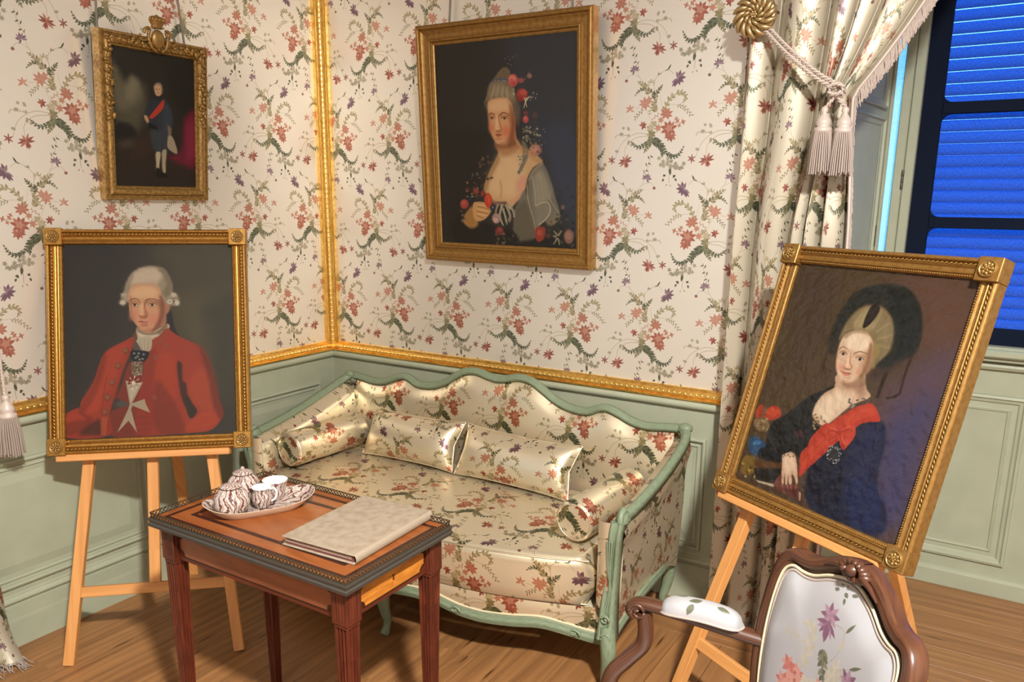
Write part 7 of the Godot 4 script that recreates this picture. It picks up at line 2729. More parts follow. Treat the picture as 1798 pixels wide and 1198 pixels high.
	el(p,"8f6a4c",2.1,0.85,[2119,7218,33,93,-103,19])
	el(p,"4b3a2c",2.1,0.85,[2605,7184,145,25,-21,46])
	el(p,"4b3a2c",2.1,0.85,[3225,7018,-25,73,-62,-8])
	el(p,"4b3a2c",2.1,0.85,[2854,6901,-64,47,-65,-38])
	el(p,"4b3a2c",2.1,0.85,[2120,7151,120,53,-65,60])
	el(p,"5a2f28",2.1,0.85,[2667,7065,-135,49,-48,-61])
	el(p,"6b4a38",2.1,0.85,[2689,6834,44,54,-57,21])
	el(p,"4b3a2c",2.1,0.85,[2519,7374,-108,46,-42,-44])
	el(p,"6b5a3c",1.1,0.85,[3249,7471,-71,21,-20,-33])
	el(p,"8a7550",1.1,0.85,[3321,7288,26,44,-33,9])
	el(p,"8a7550",1.1,0.85,[2916,7457,-70,9,-5,-21])
	el(p,"a08a64",1.1,0.85,[2939,7103,-45,44,-45,-19])
	el(p,"6b5a3c",1.1,0.85,[2945,7606,-50,41,-25,-13])
	el(p,"a08a64",1.1,0.85,[2481,7530,-78,14,-11,-32])
	el(p,"a08a64",1.1,0.85,[2851,7253,-16,40,-46,-7])
	el(p,"a08a64",1.1,0.85,[2766,7278,56,31,-29,23])
	el(p,"a08a64",1.1,0.85,[3434,7238,-13,45,-33,-4])
	el(p,"a08a64",1.1,0.85,[2903,7194,70,13,-16,33])
	el(p,"8a7550",1.1,0.85,[2813,7527,-38,17,-27,-27])
	el(p,"a08a64",1.1,0.85,[2493,7399,77,8,-10,34])
	el(p,"8d3c33",4.2,0.9,[2832,7275,229,-2,-6,140])
	el(p,"8f3a31",4.2,0.9,[3356,7358,192,-2,-5,128])
	el(p,"8f7a6a",1.1,0.85,[1636,8823,-88,10,-6,-41])
	el(p,"6b5348",1.1,0.85,[1883,8736,27,55,-43,11])
	el(p,"8f7a6a",1.1,0.85,[2009,8490,72,38,-51,42])
	el(p,"3a3028",1.1,0.85,[1774,8669,-105,21,-17,-48])
	el(p,"6b5348",1.1,0.85,[1737,8836,58,55,-66,32])
	el(p,"3a3028",1.1,0.85,[1623,8739,14,43,-58,11])
	el(p,"8f7a6a",1.1,0.85,[1686,8518,-61,36,-45,-34])
	el(p,"3a3028",1.1,0.85,[2007,8277,-95,25,-15,-28])
	el(p,"3a3028",1.1,0.85,[1653,8248,97,28,-36,49])
	el(p,"6b5348",1.1,0.85,[1649,8790,-98,45,-24,-25])
	el(p,"6b5348",1.1,0.85,[1578,8317,87,28,-28,34])
	el(p,"8f7a6a",1.1,0.85,[1827,8819,95,20,-17,30])
	el(p,"3a3028",1.1,0.85,[1773,8417,-113,10,-5,-43])
	el(p,"3a3028",1.1,0.85,[1663,8578,70,20,-29,40])
	el(p,"6b4e40",2.1,0.8,[3549,6337,57,35,-66,48])
	el(p,"5c4237",2.1,0.8,[3854,5777,100,9,-14,64])
	el(p,"6b4e40",2.1,0.8,[3451,5905,75,17,-24,44])
	el(p,"6b4e40",2.1,0.8,[3103,6579,-124,3,-1,-46])
	el(p,"6b4e40",2.1,0.8,[3358,5690,147,18,-12,38])
	el(p,"37302a",2.1,0.8,[3226,6233,-75,29,-40,-47])
	el(p,"5c4237",2.1,0.8,[3150,5910,-28,75,-83,-12])
	el(p,"37302a",2.1,0.8,[3012,6380,-88,6,-8,-68])
	el(p,"37302a",2.1,0.8,[3306,5820,95,66,-69,44])
	el(p,"37302a",2.1,0.8,[3018,5790,-29,57,-93,-19])
	el(p,"4b352c",2.1,0.8,[4014,6589,-136,29,-24,-55])
	el(p,"6b4e40",2.1,0.8,[3425,5639,-62,63,-77,-32])
	el(p,"6b4e40",2.1,0.8,[3784,5527,-40,67,-71,-18])
	el(p,"4b352c",2.1,0.8,[3221,6631,86,8,-9,38])
	el(p,"4b352c",2.1,0.8,[3851,5858,-117,10,-9,-55])
	el(p,"6b4e40",2.1,0.8,[3809,5821,62,58,-58,27])
	el(p,"6b4e40",2.1,0.8,[2962,6400,40,73,-99,25])
	el(p,"6b4e40",2.1,0.8,[3749,6623,97,18,-26,56])
	el(p,"6b4e40",2.1,0.8,[3424,5587,93,39,-48,49])
	el(p,"37302a",2.1,0.8,[3144,6078,-128,23,-19,-50])
	el(p,"5c4237",2.1,0.8,[3163,5810,-24,75,-82,-10])
	el(p,"37302a",2.1,0.8,[3781,5995,-53,85,-92,-24])
	el(p,"6b4e40",2.1,0.8,[3217,5999,-61,87,-75,-22])
	el(p,"37302a",2.1,0.8,[3730,6639,82,17,-31,61])
	el(p,"6b4e40",2.1,0.8,[4037,5836,114,47,-34,36])
	el(p,"4b352c",2.1,0.8,[3368,6409,46,47,-86,37])
	el(p,"59606b",1.1,0.85,[2587,6405,44,42,-34,16])
	el(p,"40444a",1.1,0.85,[2517,6616,68,15,-19,33])
	el(p,"40444a",1.1,0.85,[2654,6367,-22,26,-39,-14])
	el(p,"40444a",1.1,0.85,[2792,6401,53,12,-11,20])
	el(p,"40444a",1.1,0.85,[2841,6329,10,40,-32,4])
	el(p,"59606b",1.1,0.85,[2572,6480,-74,19,-14,-25])
	el(p,"59606b",1.1,0.85,[2953,6335,33,38,-30,12])
	el(p,"40444a",1.1,0.85,[2857,6472,27,26,-27,12])
	ln(p,"958670",2.9,0.9,10.5,5.3,[480,789,461,848,485,900])
	ln(p,"958670",2.9,0.9,10.5,5.3,[506,789,538,846,529,881])
	ln(p,"958670",2.9,0.9,10.5,5.3,[446,790,427,837,453,854])
	ln(p,"958670",2.9,0.9,10.5,5.3,[514,789,564,822,563,857])
	ln(p,"958670",2.9,0.9,10.5,5.3,[471,801,504,858,511,893])
	ln(p,"c4b59a",1.5,0.85,3.4,3.4,[476,792,453,848,477,894])
	ln(p,"c4b59a",1.5,0.85,3.4,3.4,[501,792,529,846,520,875])
	ln(p,"c4b59a",1.5,0.85,3.4,3.4,[523,791,555,828,561,854])
	ln(p,"c4b59a",1.5,0.85,3.4,3.4,[488,806,495,853,503,882])
	el(p,"a8857a",5.3,0.9,[4306,8628,328,-7,-9,270])
	el(p,"c5a398",4.2,0.8,[4260,8717,173,-4,-5,129])
	el(p,"74332e",5.3,0.95,[4518,9269,328,-10,-8,237])
	el(p,"91483f",4.2,0.8,[4546,9210,172,-5,-3,106])
	el(p,"57503c",2.1,0.85,[4919,9829,-90,66,-48,-31])
	el(p,"57503c",2.1,0.85,[4412,9671,-44,91,-83,-15])
	el(p,"57503c",2.1,0.85,[4751,9916,124,34,-34,51])
	el(p,"57503c",2.1,0.85,[4264,9473,-94,48,-50,-48])
	el(p,"3d3a30",2.1,0.85,[4805,9567,-23,100,-87,-5])
	el(p,"2b2a24",2.1,0.85,[4933,9514,-35,50,-77,-22])
	el(p,"6b6048",2.1,0.85,[4807,9873,146,13,-14,48])
	el(p,"57503c",2.1,0.85,[4467,9698,60,53,-60,33])
	el(p,"57503c",2.1,0.85,[4296,9933,43,45,-69,34])
	el(p,"2b2a24",2.1,0.85,[5435,9738,51,64,-87,36])
	el(p,"3d3a30",2.1,0.85,[5231,9663,114,40,-43,54])
	el(p,"6b6048",2.1,0.85,[4832,9408,137,9,-15,66])
	el(p,"57503c",2.1,0.85,[4894,9660,-78,29,-28,-39])
	el(p,"57503c",2.1,0.85,[4374,9865,-60,82,-67,-21])
	el(p,"6b6048",2.1,0.85,[5555,9493,18,63,-56,10])
	el(p,"2b2a24",2.1,0.85,[4494,9810,-85,49,-53,-45])
	el(p,"2b2a24",2.1,0.85,[5216,9868,115,10,-11,37])
	el(p,"2b2a24",2.1,0.85,[3984,9845,-84,22,-23,-51])
	sh(p,"23221f",9.9,0.8,[566,980,703,962,798,952,982,933,1000,1011,525,1023,506,989])
	el(p,"4a4a40",3.1,0.8,[8940,8705,-86,37,-56,-69])
	el(p,"2e3230",3.1,0.8,[9230,9480,-78,111,-92,-31])
	el(p,"3d423c",3.1,0.8,[8888,9098,172,35,-34,75])
	el(p,"4a4a40",3.1,0.8,[8739,8345,110,12,-12,45])
	el(p,"2e3230",3.1,0.8,[8363,9798,-123,35,-37,-77])
	el(p,"4a4a40",3.1,0.8,[9380,8564,-126,14,-11,-65])
	el(p,"262826",3.1,0.8,[8543,9149,-82,56,-74,-55])
	el(p,"4a4a40",3.1,0.8,[9745,9832,-108,92,-67,-41])
	el(p,"2e3230",3.1,0.8,[8397,9259,131,60,-69,73])
	el(p,"4a4a40",3.1,0.8,[9068,9715,53,80,-64,23])
	el(p,"4a4a40",3.1,0.8,[8280,8720,-92,13,-12,-52])
	el(p,"262826",3.1,0.8,[9488,9444,-87,76,-88,-52])
	el(p,"262826",3.1,0.8,[9771,9046,-89,64,-87,-63])
	el(p,"4a4a40",3.1,0.8,[8955,9650,115,45,-63,79])
	el(p,"262826",3.1,0.8,[8853,8985,157,36,-27,54])
	el(p,"262826",3.1,0.8,[9029,9598,130,24,-20,49])
	el(p,"2e3230",3.1,0.8,[9462,8908,68,69,-97,50])
	el(p,"2e3230",3.1,0.8,[9357,8395,136,10,-9,49])
	el(p,"262826",3.1,0.8,[9027,9033,-47,90,-69,-17])
	el(p,"2e3230",3.1,0.8,[9146,9952,-39,98,-116,-20])
	el(p,"4a4a40",3.1,0.8,[8133,8886,126,22,-21,52])
	el(p,"2e3230",3.1,0.8,[8684,8565,-134,59,-48,-56])
	el(p,"2e3230",3.1,0.8,[8995,8243,-53,123,-104,-21])
	el(p,"262826",3.1,0.8,[9778,8722,-5,95,-119,-1])
	el(p,"3d423c",3.1,0.8,[8174,9133,-63,118,-86,-21])
	el(p,"2e3230",3.1,0.8,[8810,8960,59,59,-76,40])
	el(p,"4a4a40",3.1,0.8,[8728,9288,132,41,-33,50])
	el(p,"2e3230",3.1,0.8,[8606,9226,143,18,-23,77])
	el(p,"2e3230",3.1,0.8,[8148,9349,24,83,-106,19])
	el(p,"4a4a40",3.1,0.8,[8587,9462,-125,52,-61,-79])
	sh(p,"8f3a2e",4.9,0.95,[718,908,784,899,779,952,741,974,717,954])
	el(p,"a4513e",6.2,0.8,[7462,9267,208,-6,-2,174])
	el(p,"7f5d4e",6.2,0.95,[9503,9402,344,-11,1,368])
	el(p,"96745f",6.2,0.8,[9475,9370,218,-7,0,210])
	ln(p,"8d8163",2.2,0.9,8.4,4.2,[872,936,845,914])
	ln(p,"8d8163",2.2,0.9,8.4,4.2,[877,939,900,912])
	ln(p,"8d8163",2.2,0.9,8.4,4.2,[872,949,844,983])
	ln(p,"8d8163",2.2,0.9,8.4,4.2,[877,952,886,985])
	ln(p,"8d8163",2.2,0.9,8.4,4.2,[865,943,840,940])
	el(p,"7b5a55",3.7,0.8,[9093,7983,145,-2,0,116])
	el(p,"6b3a3a",3.7,0.8,[8073,9415,131,-4,-1,106])
	el(p,"3a3e44",3.1,0.7,[9369,7995,-92,35,-40,-55])
	el(p,"3a3e44",3.1,0.7,[8744,7530,-109,15,-20,-77])
	el(p,"2c3036",3.1,0.7,[9741,7464,135,45,-49,72])
	el(p,"3a3e44",3.1,0.7,[9579,7640,115,1,-2,51])
	el(p,"3a3e44",3.1,0.7,[9443,7381,96,26,-26,47])
	el(p,"3a3e44",3.1,0.7,[9086,7245,-96,29,-32,-54])
	el(p,"2c3036",3.1,0.7,[9424,7051,47,60,-79,32])
	el(p,"3a3e44",3.1,0.7,[9359,7207,156,10,-7,46])
	el(p,"3a3e44",3.1,0.7,[9200,7257,-123,70,-70,-62])
	el(p,"2c3036",3.1,0.7,[8900,7549,88,21,-23,47])
	el(p,"3a3e44",3.1,0.7,[9454,7157,-119,70,-60,-51])
	el(p,"2c3036",3.1,0.7,[8941,7218,80,53,-46,35])
	el(p,"2c3036",3.1,0.7,[9770,7978,-129,49,-39,-54])
	el(p,"3a3e44",3.1,0.7,[9497,7859,-77,98,-79,-31])
	el(p,"2c3036",3.1,0.7,[8754,7584,131,35,-24,42])
	el(p,"3a3e44",3.1,0.7,[8735,7310,118,1,-3,79])
	p.mellow(0.62)
	return p.texture(640, 780)

func paint_lady2() -> ImageTexture:
	var p := Painter.new(640, 774, Color("4c3a2b"))
	sh(p,"4a3a26",60.3,0.8,[21,34,511,0,449,229,249,655,25,862,2,949])
	sh(p,"573d30",80.5,0.9,[481,2,974,20,1021,285,846,312,670,90])
	sh(p,"43342a",60.3,0.7,[21,34,288,15,301,284,184,515])
	sh(p,"54404a",60.3,0.85,[698,516,846,312,1001,267,1009,646,997,951,827,961,777,703])
	sh(p,"3d3a58",60.3,0.8,[770,615,946,425,960,658,981,913,863,905])
	sh(p,"a93a26",3.4,0.95,[12,674,37,644,71,662,97,646,133,633,169,647,179,678,124,703,72,700,25,710])
	el(p,"bd4a30",6.7,0.9,[1232,6648,393,-80,93,198])
	sh(p,"6f4c34",5.0,0.8,[46,645,84,654,80,698,53,704])
	sh(p,"7a6243",5.0,0.9,[18,722,72,700,120,712,129,748,49,760])
	el(p,"5b4630",1.3,0.85,[798,7040,97,51,-45,35])
	el(p,"a08860",1.3,0.85,[926,7433,-33,73,-56,-10])
	el(p,"a08860",1.3,0.85,[750,7147,113,31,-29,42])
	el(p,"8f7850",1.3,0.85,[517,7428,103,7,-8,38])
	el(p,"8f7850",1.3,0.85,[887,7103,-1,67,-73,1])
	el(p,"8f7850",1.3,0.85,[483,7323,82,14,-17,36])
	el(p,"5b4630",1.3,0.85,[716,7326,6,46,-79,6])
	el(p,"a08860",1.3,0.85,[1218,7436,-2,42,-45,0])
	el(p,"8f7850",1.3,0.85,[829,7186,-3,54,-67,0])
	el(p,"8f7850",1.3,0.85,[530,7192,102,0,-2,48])
	el(p,"a08860",1.3,0.85,[999,7006,91,19,-19,36])
	el(p,"8f7850",1.3,0.85,[873,7159,82,54,-42,26])
	sh(p,"2c4a6b",4.2,0.95,[26,804,63,790,139,805,156,823,117,865,45,861])
	el(p,"3f6a92",5.0,0.8,[832,8131,331,-121,74,91])
	sh(p,"7a5f2c",5.0,0.9,[31,887,98,881,119,942,43,967,18,935])
	el(p,"6b5426",1.3,0.85,[980,9280,-41,36,-44,-20])
	el(p,"4b3a1e",1.3,0.85,[772,9537,39,35,-53,27])
	el(p,"b09650",1.3,0.85,[1332,9585,-7,82,-47,1])
	el(p,"4b3a1e",1.3,0.85,[309,9320,72,50,-47,29])
	el(p,"4b3a1e",1.3,0.85,[902,9288,10,70,-87,10])
	el(p,"b09650",1.3,0.85,[1081,9293,26,50,-85,24])
	el(p,"b09650",1.3,0.85,[867,9417,53,63,-60,24])
	el(p,"4b3a1e",1.3,0.85,[1034,9671,85,-8,2,51])
	el(p,"4b3a1e",1.3,0.85,[1069,9287,96,-22,20,50])
	el(p,"9a7d3e",1.3,0.85,[1009,9333,-50,39,-37,-20])
	el(p,"9a7d3e",1.3,0.85,[290,9236,93,50,-62,46])
	el(p,"6b5426",1.3,0.85,[1006,9171,-40,68,-69,-14])
	el(p,"6b5426",1.3,0.85,[1173,9086,95,-14,11,48])
	el(p,"4b3a1e",1.3,0.85,[1081,8917,14,62,-47,7])
	el(p,"b09650",1.3,0.85,[732,9730,-18,52,-75,-6])
	el(p,"6b5426",1.3,0.85,[991,9577,89,17,-23,38])
	sh(p,"5a3a20",6.7,0.8,[95,893,277,853,290,881,110,922])
	sh(p,"1f1e1c",6.7,0.9,[112,927,290,881,318,942,148,967])
	sh(p,"b5a88e",1.7,0.9,[146,970,269,956,274,968,169,975],false)
	sh(p,"23241f",7.0,1,[327,313,332,270,332,227,351,174,387,107,458,71,539,52,623,50,680,64,736,102,776,152,803,218,807,264,798,303,767,324,726,349,700,373,632,376,623,305,639,191,554,140,458,150,402,210,390,262,371,316])
	sh(p,"1d1f1c",15.5,0.8,[581,77,677,80,751,139,792,227,780,283,722,315,672,219,620,145])
	sh(p,"2b251e",8.4,0.8,[327,313,363,283,390,305,392,364,354,361])
	ln(p,"33291d",2.8,0.9,4.8,4.8,[330,313,341,372,348,431,351,477])
	ln(p,"2a211c",2.2,0.9,11.2,11.2,[697,366,691,415,687,455,687,494])
	ln(p,"32241e",2.2,0.9,8.0,8.0,[791,297,786,359,786,406,789,452,767,472,731,486])
	sh(p,"3a2c26",11.3,0.7,[632,376,702,365,712,340,767,324,688,407,621,427])
	sh(p,"7c6a4a",7.0,0.95,[390,305,390,262,406,218,442,168,490,147,566,143,636,183,671,243,677,306,643,351,615,387,582,336,569,280,451,255,408,277])
	sh(p,"97845f",14.1,0.85,[439,240,459,179,502,150,551,185,560,233,511,247])
	sh(p,"80704f",14.1,0.8,[541,162,616,186,652,245,634,304,593,285,560,233])
	ln(p,"a8956e",3.9,0.4,4.8,4.8,[451,242,458,204,479,160])
	ln(p,"a8956e",3.9,0.4,4.8,4.8,[482,234,483,197,497,162])
	ln(p,"a8956e",3.9,0.4,4.8,4.8,[550,234,565,192,571,155])
	ln(p,"a8956e",3.9,0.4,4.8,4.8,[577,247,608,219,633,200])
	ln(p,"a8956e",3.9,0.4,4.8,4.8,[592,269,635,256,662,244])
	ln(p,"a8956e",3.9,0.4,4.8,4.8,[597,293,640,295,672,294])
	sh(p,"241b17",2.8,0.95,[500,236,495,212,504,153,529,135,557,148,551,185,524,225])
	sh(p,"8a7648",7.0,0.8,[562,290,593,285,627,313,619,346,611,380,599,402,588,351])
	sh(p,"bd9a7d",3.5,1,[438,441,573,406,608,461,642,503,384,552,406,519,448,490])
	sh(p,"c9a88a",3.9,1,[446,479,597,452,622,493,642,503,562,550,460,652,386,638,364,619,370,564,454,507])
	sh(p,"d9bfa3",19.4,0.9,[383,573,457,512,548,518,525,574,463,639,399,629])
	sh(p,"a17d63",11.7,0.8,[450,478,588,448,611,484,558,488,492,482])
	sh(p,"9a7760",11.7,0.7,[551,472,601,452,628,497,594,515])
	sh(p,"cfae90",3.5,1,[399,312,413,276,456,254,523,250,578,287,592,334,601,381,592,411,560,441,513,464,472,465,441,441,414,403,403,362])
	sh(p,"dfc5a9",12.7,0.9,[420,292,460,262,528,261,565,297,539,326,453,326])
	sh(p,"a9805f",12.7,0.75,[545,341,582,311,604,381,588,416,551,447,556,405])
	el(p,"cf8f72",9.9,0.75,[4439,4066,198,-32,69,157])
	el(p,"c8906f",11.3,0.6,[5495,4102,241,-40,66,153])
	sh(p,"a67c60",7.0,0.8,[469,457,517,461,558,437,542,465,493,472])
	sh(p,"d8ac8c",5.6,0.85,[459,354,484,358,504,397,489,410,460,404,458,392])
	ln(p,"8d5a44",2.4,0.55,3.5,3.5,[480,355,489,383,506,397,495,409,471,408,453,401])
	ln(p,"6b3f30",0.7,0.8,1.9,1.9,[474,408,495,409])
	sh(p,"8c4236",0.6,0.95,[447,421,472,424,495,423,518,424,497,428,472,429])
	sh(p,"bf7562",2.1,0.9,[458,425,480,428,508,426,500,435,478,437])
	ln(p,"a87a5c",2.2,0.6,3.2,3.2,[478,445,504,443])
	el(p,"b8937a",2.1,0.8,[4360,3523,230,1,11,81])
	el(p,"d9c8b4",1.1,0.9,[4360,3523,166,1,6,48])
	el(p,"33241d",0.6,1,[4360,3523,94,-14,28,63])
	el(p,"cfc6ba",0.3,0.8,[4319,3508,22,-3,7,16])
	ln(p,"523627",0.7,0.95,1.9,1.9,[413,353,426,345,442,345,459,352])
	ln(p,"b08a6c",1.3,0.7,2.2,2.2,[412,349,434,339,458,348])
	el(p,"b8937a",2.1,0.8,[5354,3602,243,6,7,79])
	el(p,"d9c8b4",1.1,0.9,[5354,3602,175,5,4,47])
	el(p,"33241d",0.6,1,[5354,3602,90,-14,27,62])
	el(p,"cfc6ba",0.3,0.8,[5313,3588,21,-3,7,15])
	ln(p,"523627",0.7,0.95,1.9,1.9,[511,360,525,352,542,353,560,361])
	ln(p,"b08a6c",1.3,0.7,2.2,2.2,[511,356,534,348,559,356])
	ln(p,"7a5c40",1.5,0.8,4.5,2.2,[406,341,420,326,452,330])
	ln(p,"7a5c40",1.5,0.8,4.7,2.2,[493,345,524,331,571,335])
	ln(p,"a57c60",1.8,0.6,2.6,2.6,[452,330,472,344,482,359])
	sh(p,"7c583f",7.0,0.7,[562,290,581,295,595,342,603,385,590,414,556,444,568,407,572,366,566,326])
	sh(p,"a47a5c",4.9,0.55,[402,312,409,361,420,406,447,440,473,460,444,444,413,403,402,358])
	sh(p,"ab8266",4.9,0.5,[407,343,452,332,456,346,418,354])
	sh(p,"a47a5c",4.9,0.5,[491,347,574,337,571,349,504,358])
	sh(p,"a06e55",4.2,0.5,[457,409,510,404,503,416,466,418])
	sh(p,"8a684f",7.0,0.6,[475,464,524,464,569,436,580,409,605,454,563,474,504,484])
	el(p,"e6c8ab",4.2,0.5,[4746,3829,68,-4,41,175])
	sh(p,"8d7654",5.6,0.6,[408,277,456,252,522,248,578,287,552,266,509,258,455,265,426,291])
	sh(p,"20201f",5.0,1,[450,485,384,517,354,533,302,568,204,662,148,700,131,753,144,815,144,870,277,853,283,814,330,797,386,820,415,751,444,683,372,637,371,570,402,524])
	sh(p,"1b1c1c",20.1,0.7,[151,705,271,669,344,726,314,796,206,822])
	sh(p,"4b2d30",8.4,0.7,[293,717,338,696,358,723,327,740])
	sh(p,"1a1a1c",5.0,0.8,[107,846,146,820,280,825,279,857,129,873])
	sh(p,"1f2030",7.8,1,[626,627,673,594,746,573,784,614,801,686,804,761,837,840,899,886,908,975,753,991,509,986,445,844,507,758])
	sh(p,"272842",25.3,0.8,[645,634,730,587,776,627,791,732,772,825,669,797])
	sh(p,"191a24",23.3,0.7,[449,855,517,779,640,838,643,917,497,960])
	sh(p,"24294a",27.2,0.8,[668,831,811,814,886,890,908,975,751,986])
	ln(p,"2e3350",1.1,0.6,1.3,1.3,[641,842,666,829])
	ln(p,"2e3350",1.1,0.6,1.3,1.3,[788,940,803,930])
	ln(p,"424a6c",1.1,0.6,1.3,1.3,[565,919,578,907])
	ln(p,"2e3350",1.1,0.6,1.3,1.3,[576,820,602,809])
	ln(p,"2e3350",1.1,0.6,1.3,1.3,[586,818,614,805])
	ln(p,"363c5e",1.1,0.6,1.3,1.3,[760,749,785,736])
	ln(p,"363c5e",1.1,0.6,1.3,1.3,[593,974,613,962])
	ln(p,"424a6c",1.1,0.6,1.3,1.3,[720,751,733,741])
	ln(p,"2e3350",1.1,0.6,1.3,1.3,[759,773,785,758])
	ln(p,"2e3350",1.1,0.6,1.3,1.3,[606,879,635,867])
	ln(p,"363c5e",1.1,0.6,1.3,1.3,[661,980,679,968])
	ln(p,"424a6c",1.1,0.6,1.3,1.3,[594,879,605,871])
	ln(p,"424a6c",1.1,0.6,1.3,1.3,[712,869,732,854])
	ln(p,"424a6c",1.1,0.6,1.3,1.3,[655,812,679,802])
	ln(p,"363c5e",1.1,0.6,1.3,1.3,[604,782,627,770])
	ln(p,"2e3350",1.1,0.6,1.3,1.3,[819,922,832,913])
	ln(p,"424a6c",1.1,0.6,1.3,1.3,[632,788,640,774])
	ln(p,"2e3350",1.1,0.6,1.3,1.3,[731,967,747,953])
	ln(p,"424a6c",1.1,0.6,1.3,1.3,[810,872,818,863])
	ln(p,"2e3350",1.1,0.6,1.3,1.3,[560,872,582,856])
	ln(p,"2e3350",1.1,0.6,1.3,1.3,[578,889,603,870])
	ln(p,"2e3350",1.1,0.6,1.3,1.3,[728,941,745,931])
	ln(p,"2e3350",1.1,0.6,1.3,1.3,[704,953,716,937])
	ln(p,"363c5e",1.1,0.6,1.3,1.3,[711,833,729,816])
	ln(p,"424a6c",1.1,0.6,1.3,1.3,[530,864,551,846])
	ln(p,"363c5e",1.1,0.6,1.3,1.3,[702,921,716,907])
	el(p,"8a7354",1.2,0.85,[4065,6426,0,60,-55,0])
	el(p,"8a7354",1.2,0.85,[4476,6676,-31,34,-58,-26])
	el(p,"a08a66",1.2,0.85,[4458,6353,-31,52,-64,-19])
	el(p,"8a7354",1.2,0.85,[4042,6290,43,37,-34,19])
	el(p,"6b583c",1.2,0.85,[3966,6327,21,43,-49,11])
	el(p,"6b583c",1.2,0.85,[4035,6741,77,47,-28,22])
	el(p,"8a7354",1.2,0.85,[3869,6524,-4,73,-44,-1])
	el(p,"6b583c",1.2,0.85,[4175,6452,43,55,-49,18])
	el(p,"a08a66",1.2,0.85,[4504,6668,-1,60,-59,0])
	el(p,"a08a66",1.2,0.85,[3952,6675,62,38,-43,33])
	el(p,"6b583c",1.2,0.85,[3867,6216,-52,18,-29,-39])
	el(p,"a08a66",1.2,0.85,[4417,6661,-59,14,-19,-38])
	el(p,"8a7354",1.2,0.85,[3963,6559,-4,62,-50,-2])
	el(p,"a08a66",1.2,0.85,[4235,6213,57,55,-40,20])
	el(p,"6b583c",1.2,0.85,[4201,6597,-14,49,-40,-5])
	el(p,"8a7354",1.2,0.85,[4172,6502,-53,50,-39,-20])
	el(p,"8a7354",1.2,0.85,[3760,6290,-57,37,-44,-32])
	el(p,"6b583c",1.2,0.85,[4532,6382,58,35,-36,29])
	el(p,"a08a66",1.2,0.85,[4228,6292,-10,68,-73,-6])
	el(p,"a08a66",1.2,0.85,[4070,6775,92,-6,5,39])
	el(p,"6f655a",1.2,0.85,[5826,5398,49,47,-35,19])
	el(p,"524a42",1.2,0.85,[5688,5486,63,-1,4,42])
	el(p,"524a42",1.2,0.85,[6230,5082,-70,16,-15,-30])
	el(p,"8f8478",1.2,0.85,[5788,5453,72,4,-2,40])
	el(p,"8f8478",1.2,0.85,[5647,5369,68,-10,14,41])
	el(p,"6f655a",1.2,0.85,[5715,5528,50,47,-33,17])
	el(p,"524a42",1.2,0.85,[5478,5258,25,47,-56,14])
	el(p,"524a42",1.2,0.85,[5905,5202,-82,24,-21,-35])
	el(p,"524a42",1.2,0.85,[5669,5473,-75,42,-38,-35])
	el(p,"8f8478",1.2,0.85,[5764,5492,58,38,-44,35])
	el(p,"6f655a",1.2,0.85,[6442,5181,54,5,-4,32])
	el(p,"6f655a",1.2,0.85,[6157,5083,-72,36,-25,-25])
	el(p,"524a42",1.2,0.85,[6472,5186,58,50,-36,22])
	el(p,"524a42",1.2,0.85,[6493,5072,71,44,-39,34])
	el(p,"524a42",1.2,0.85,[5520,5361,69,44,-32,26])
	el(p,"6f655a",1.2,0.85,[5655,5421,53,-4,8,36])
	el(p,"6f655a",1.2,0.85,[5476,5352,29,43,-48,15])
	el(p,"6f655a",1.2,0.85,[5650,5544,-35,35,-52,-27])
	sh(p,"a83828",1.9,1,[457,644,488,640,568,565,618,536,675,519,738,572,686,589,648,605,620,631,593,657,511,748,439,831,396,737])
	sh(p,"b8452f",13.6,0.8,[491,645,585,568,668,528,704,560,639,585,583,636])
	sh(p,"a83828",2.5,1,[372,787,441,709,484,644,539,592,566,656,516,747,449,824,406,887,385,841])
	sh(p,"b5432d",10.1,0.8,[385,799,447,723,496,671,530,684,468,769,408,850])
	ln(p,"8e2d20",1.8,0.6,2.6,2.6,[390,819,455,741,513,677])
	sh(p,"b2412e",2.9,1,[543,662,503,636,465,662,484,705,511,710,546,679])
	sh(p,"b2412e",2.9,1,[550,661,584,619,621,622,636,658,618,697,598,724,569,702])
	ln(p,"85291d",1.3,0.8,2.6,2.6,[544,665,500,666,484,687])
	ln(p,"85291d",1.3,0.8,2.6,2.6,[554,660,586,641,617,640])
	ln(p,"85291d",1.3,0.8,2.6,2.6,[555,671,580,700,599,718])
	ln(p,"85291d",1.3,0.8,2.6,2.6,[540,674,514,698,501,707])
	ln(p,"cc6148",1.5,0.8,2.9,2.9,[529,657,494,653])
	ln(p,"cc6148",1.5,0.8,2.9,2.9,[562,650,594,625])
	ln(p,"cc6148",1.5,0.8,2.9,2.9,[570,679,603,700])
	el(p,"9a3324",1.9,1,[5479,6641,117,-26,46,105])
	el(p,"2a2a2c",1.9,1,[5556,7516,377,-93,151,342])
	el(p,"6c6c6a",0.4,0.9,[5190,7437,33,-8,10,24])
	el(p,"9a9a98",0.4,0.9,[5572,7281,33,-8,10,23])
	el(p,"9a9a98",0.4,0.9,[5201,7654,33,-8,10,24])
	el(p,"4a4a4a",0.4,0.9,[5265,7513,33,-8,10,24])
	el(p,"4a4a4a",0.4,0.9,[5656,7207,33,-8,10,23])
	el(p,"9a9a98",0.4,0.9,[5488,7711,33,-8,10,23])
	el(p,"6c6c6a",0.4,0.9,[5356,7253,33,-8,10,24])
	el(p,"4a4a4a",0.4,0.9,[5775,7836,33,-8,10,23])
	el(p,"c0c0bc",0.4,0.9,[5267,7432,33,-8,10,24])
	el(p,"c0c0bc",0.4,0.9,[5791,7412,33,-8,10,23])
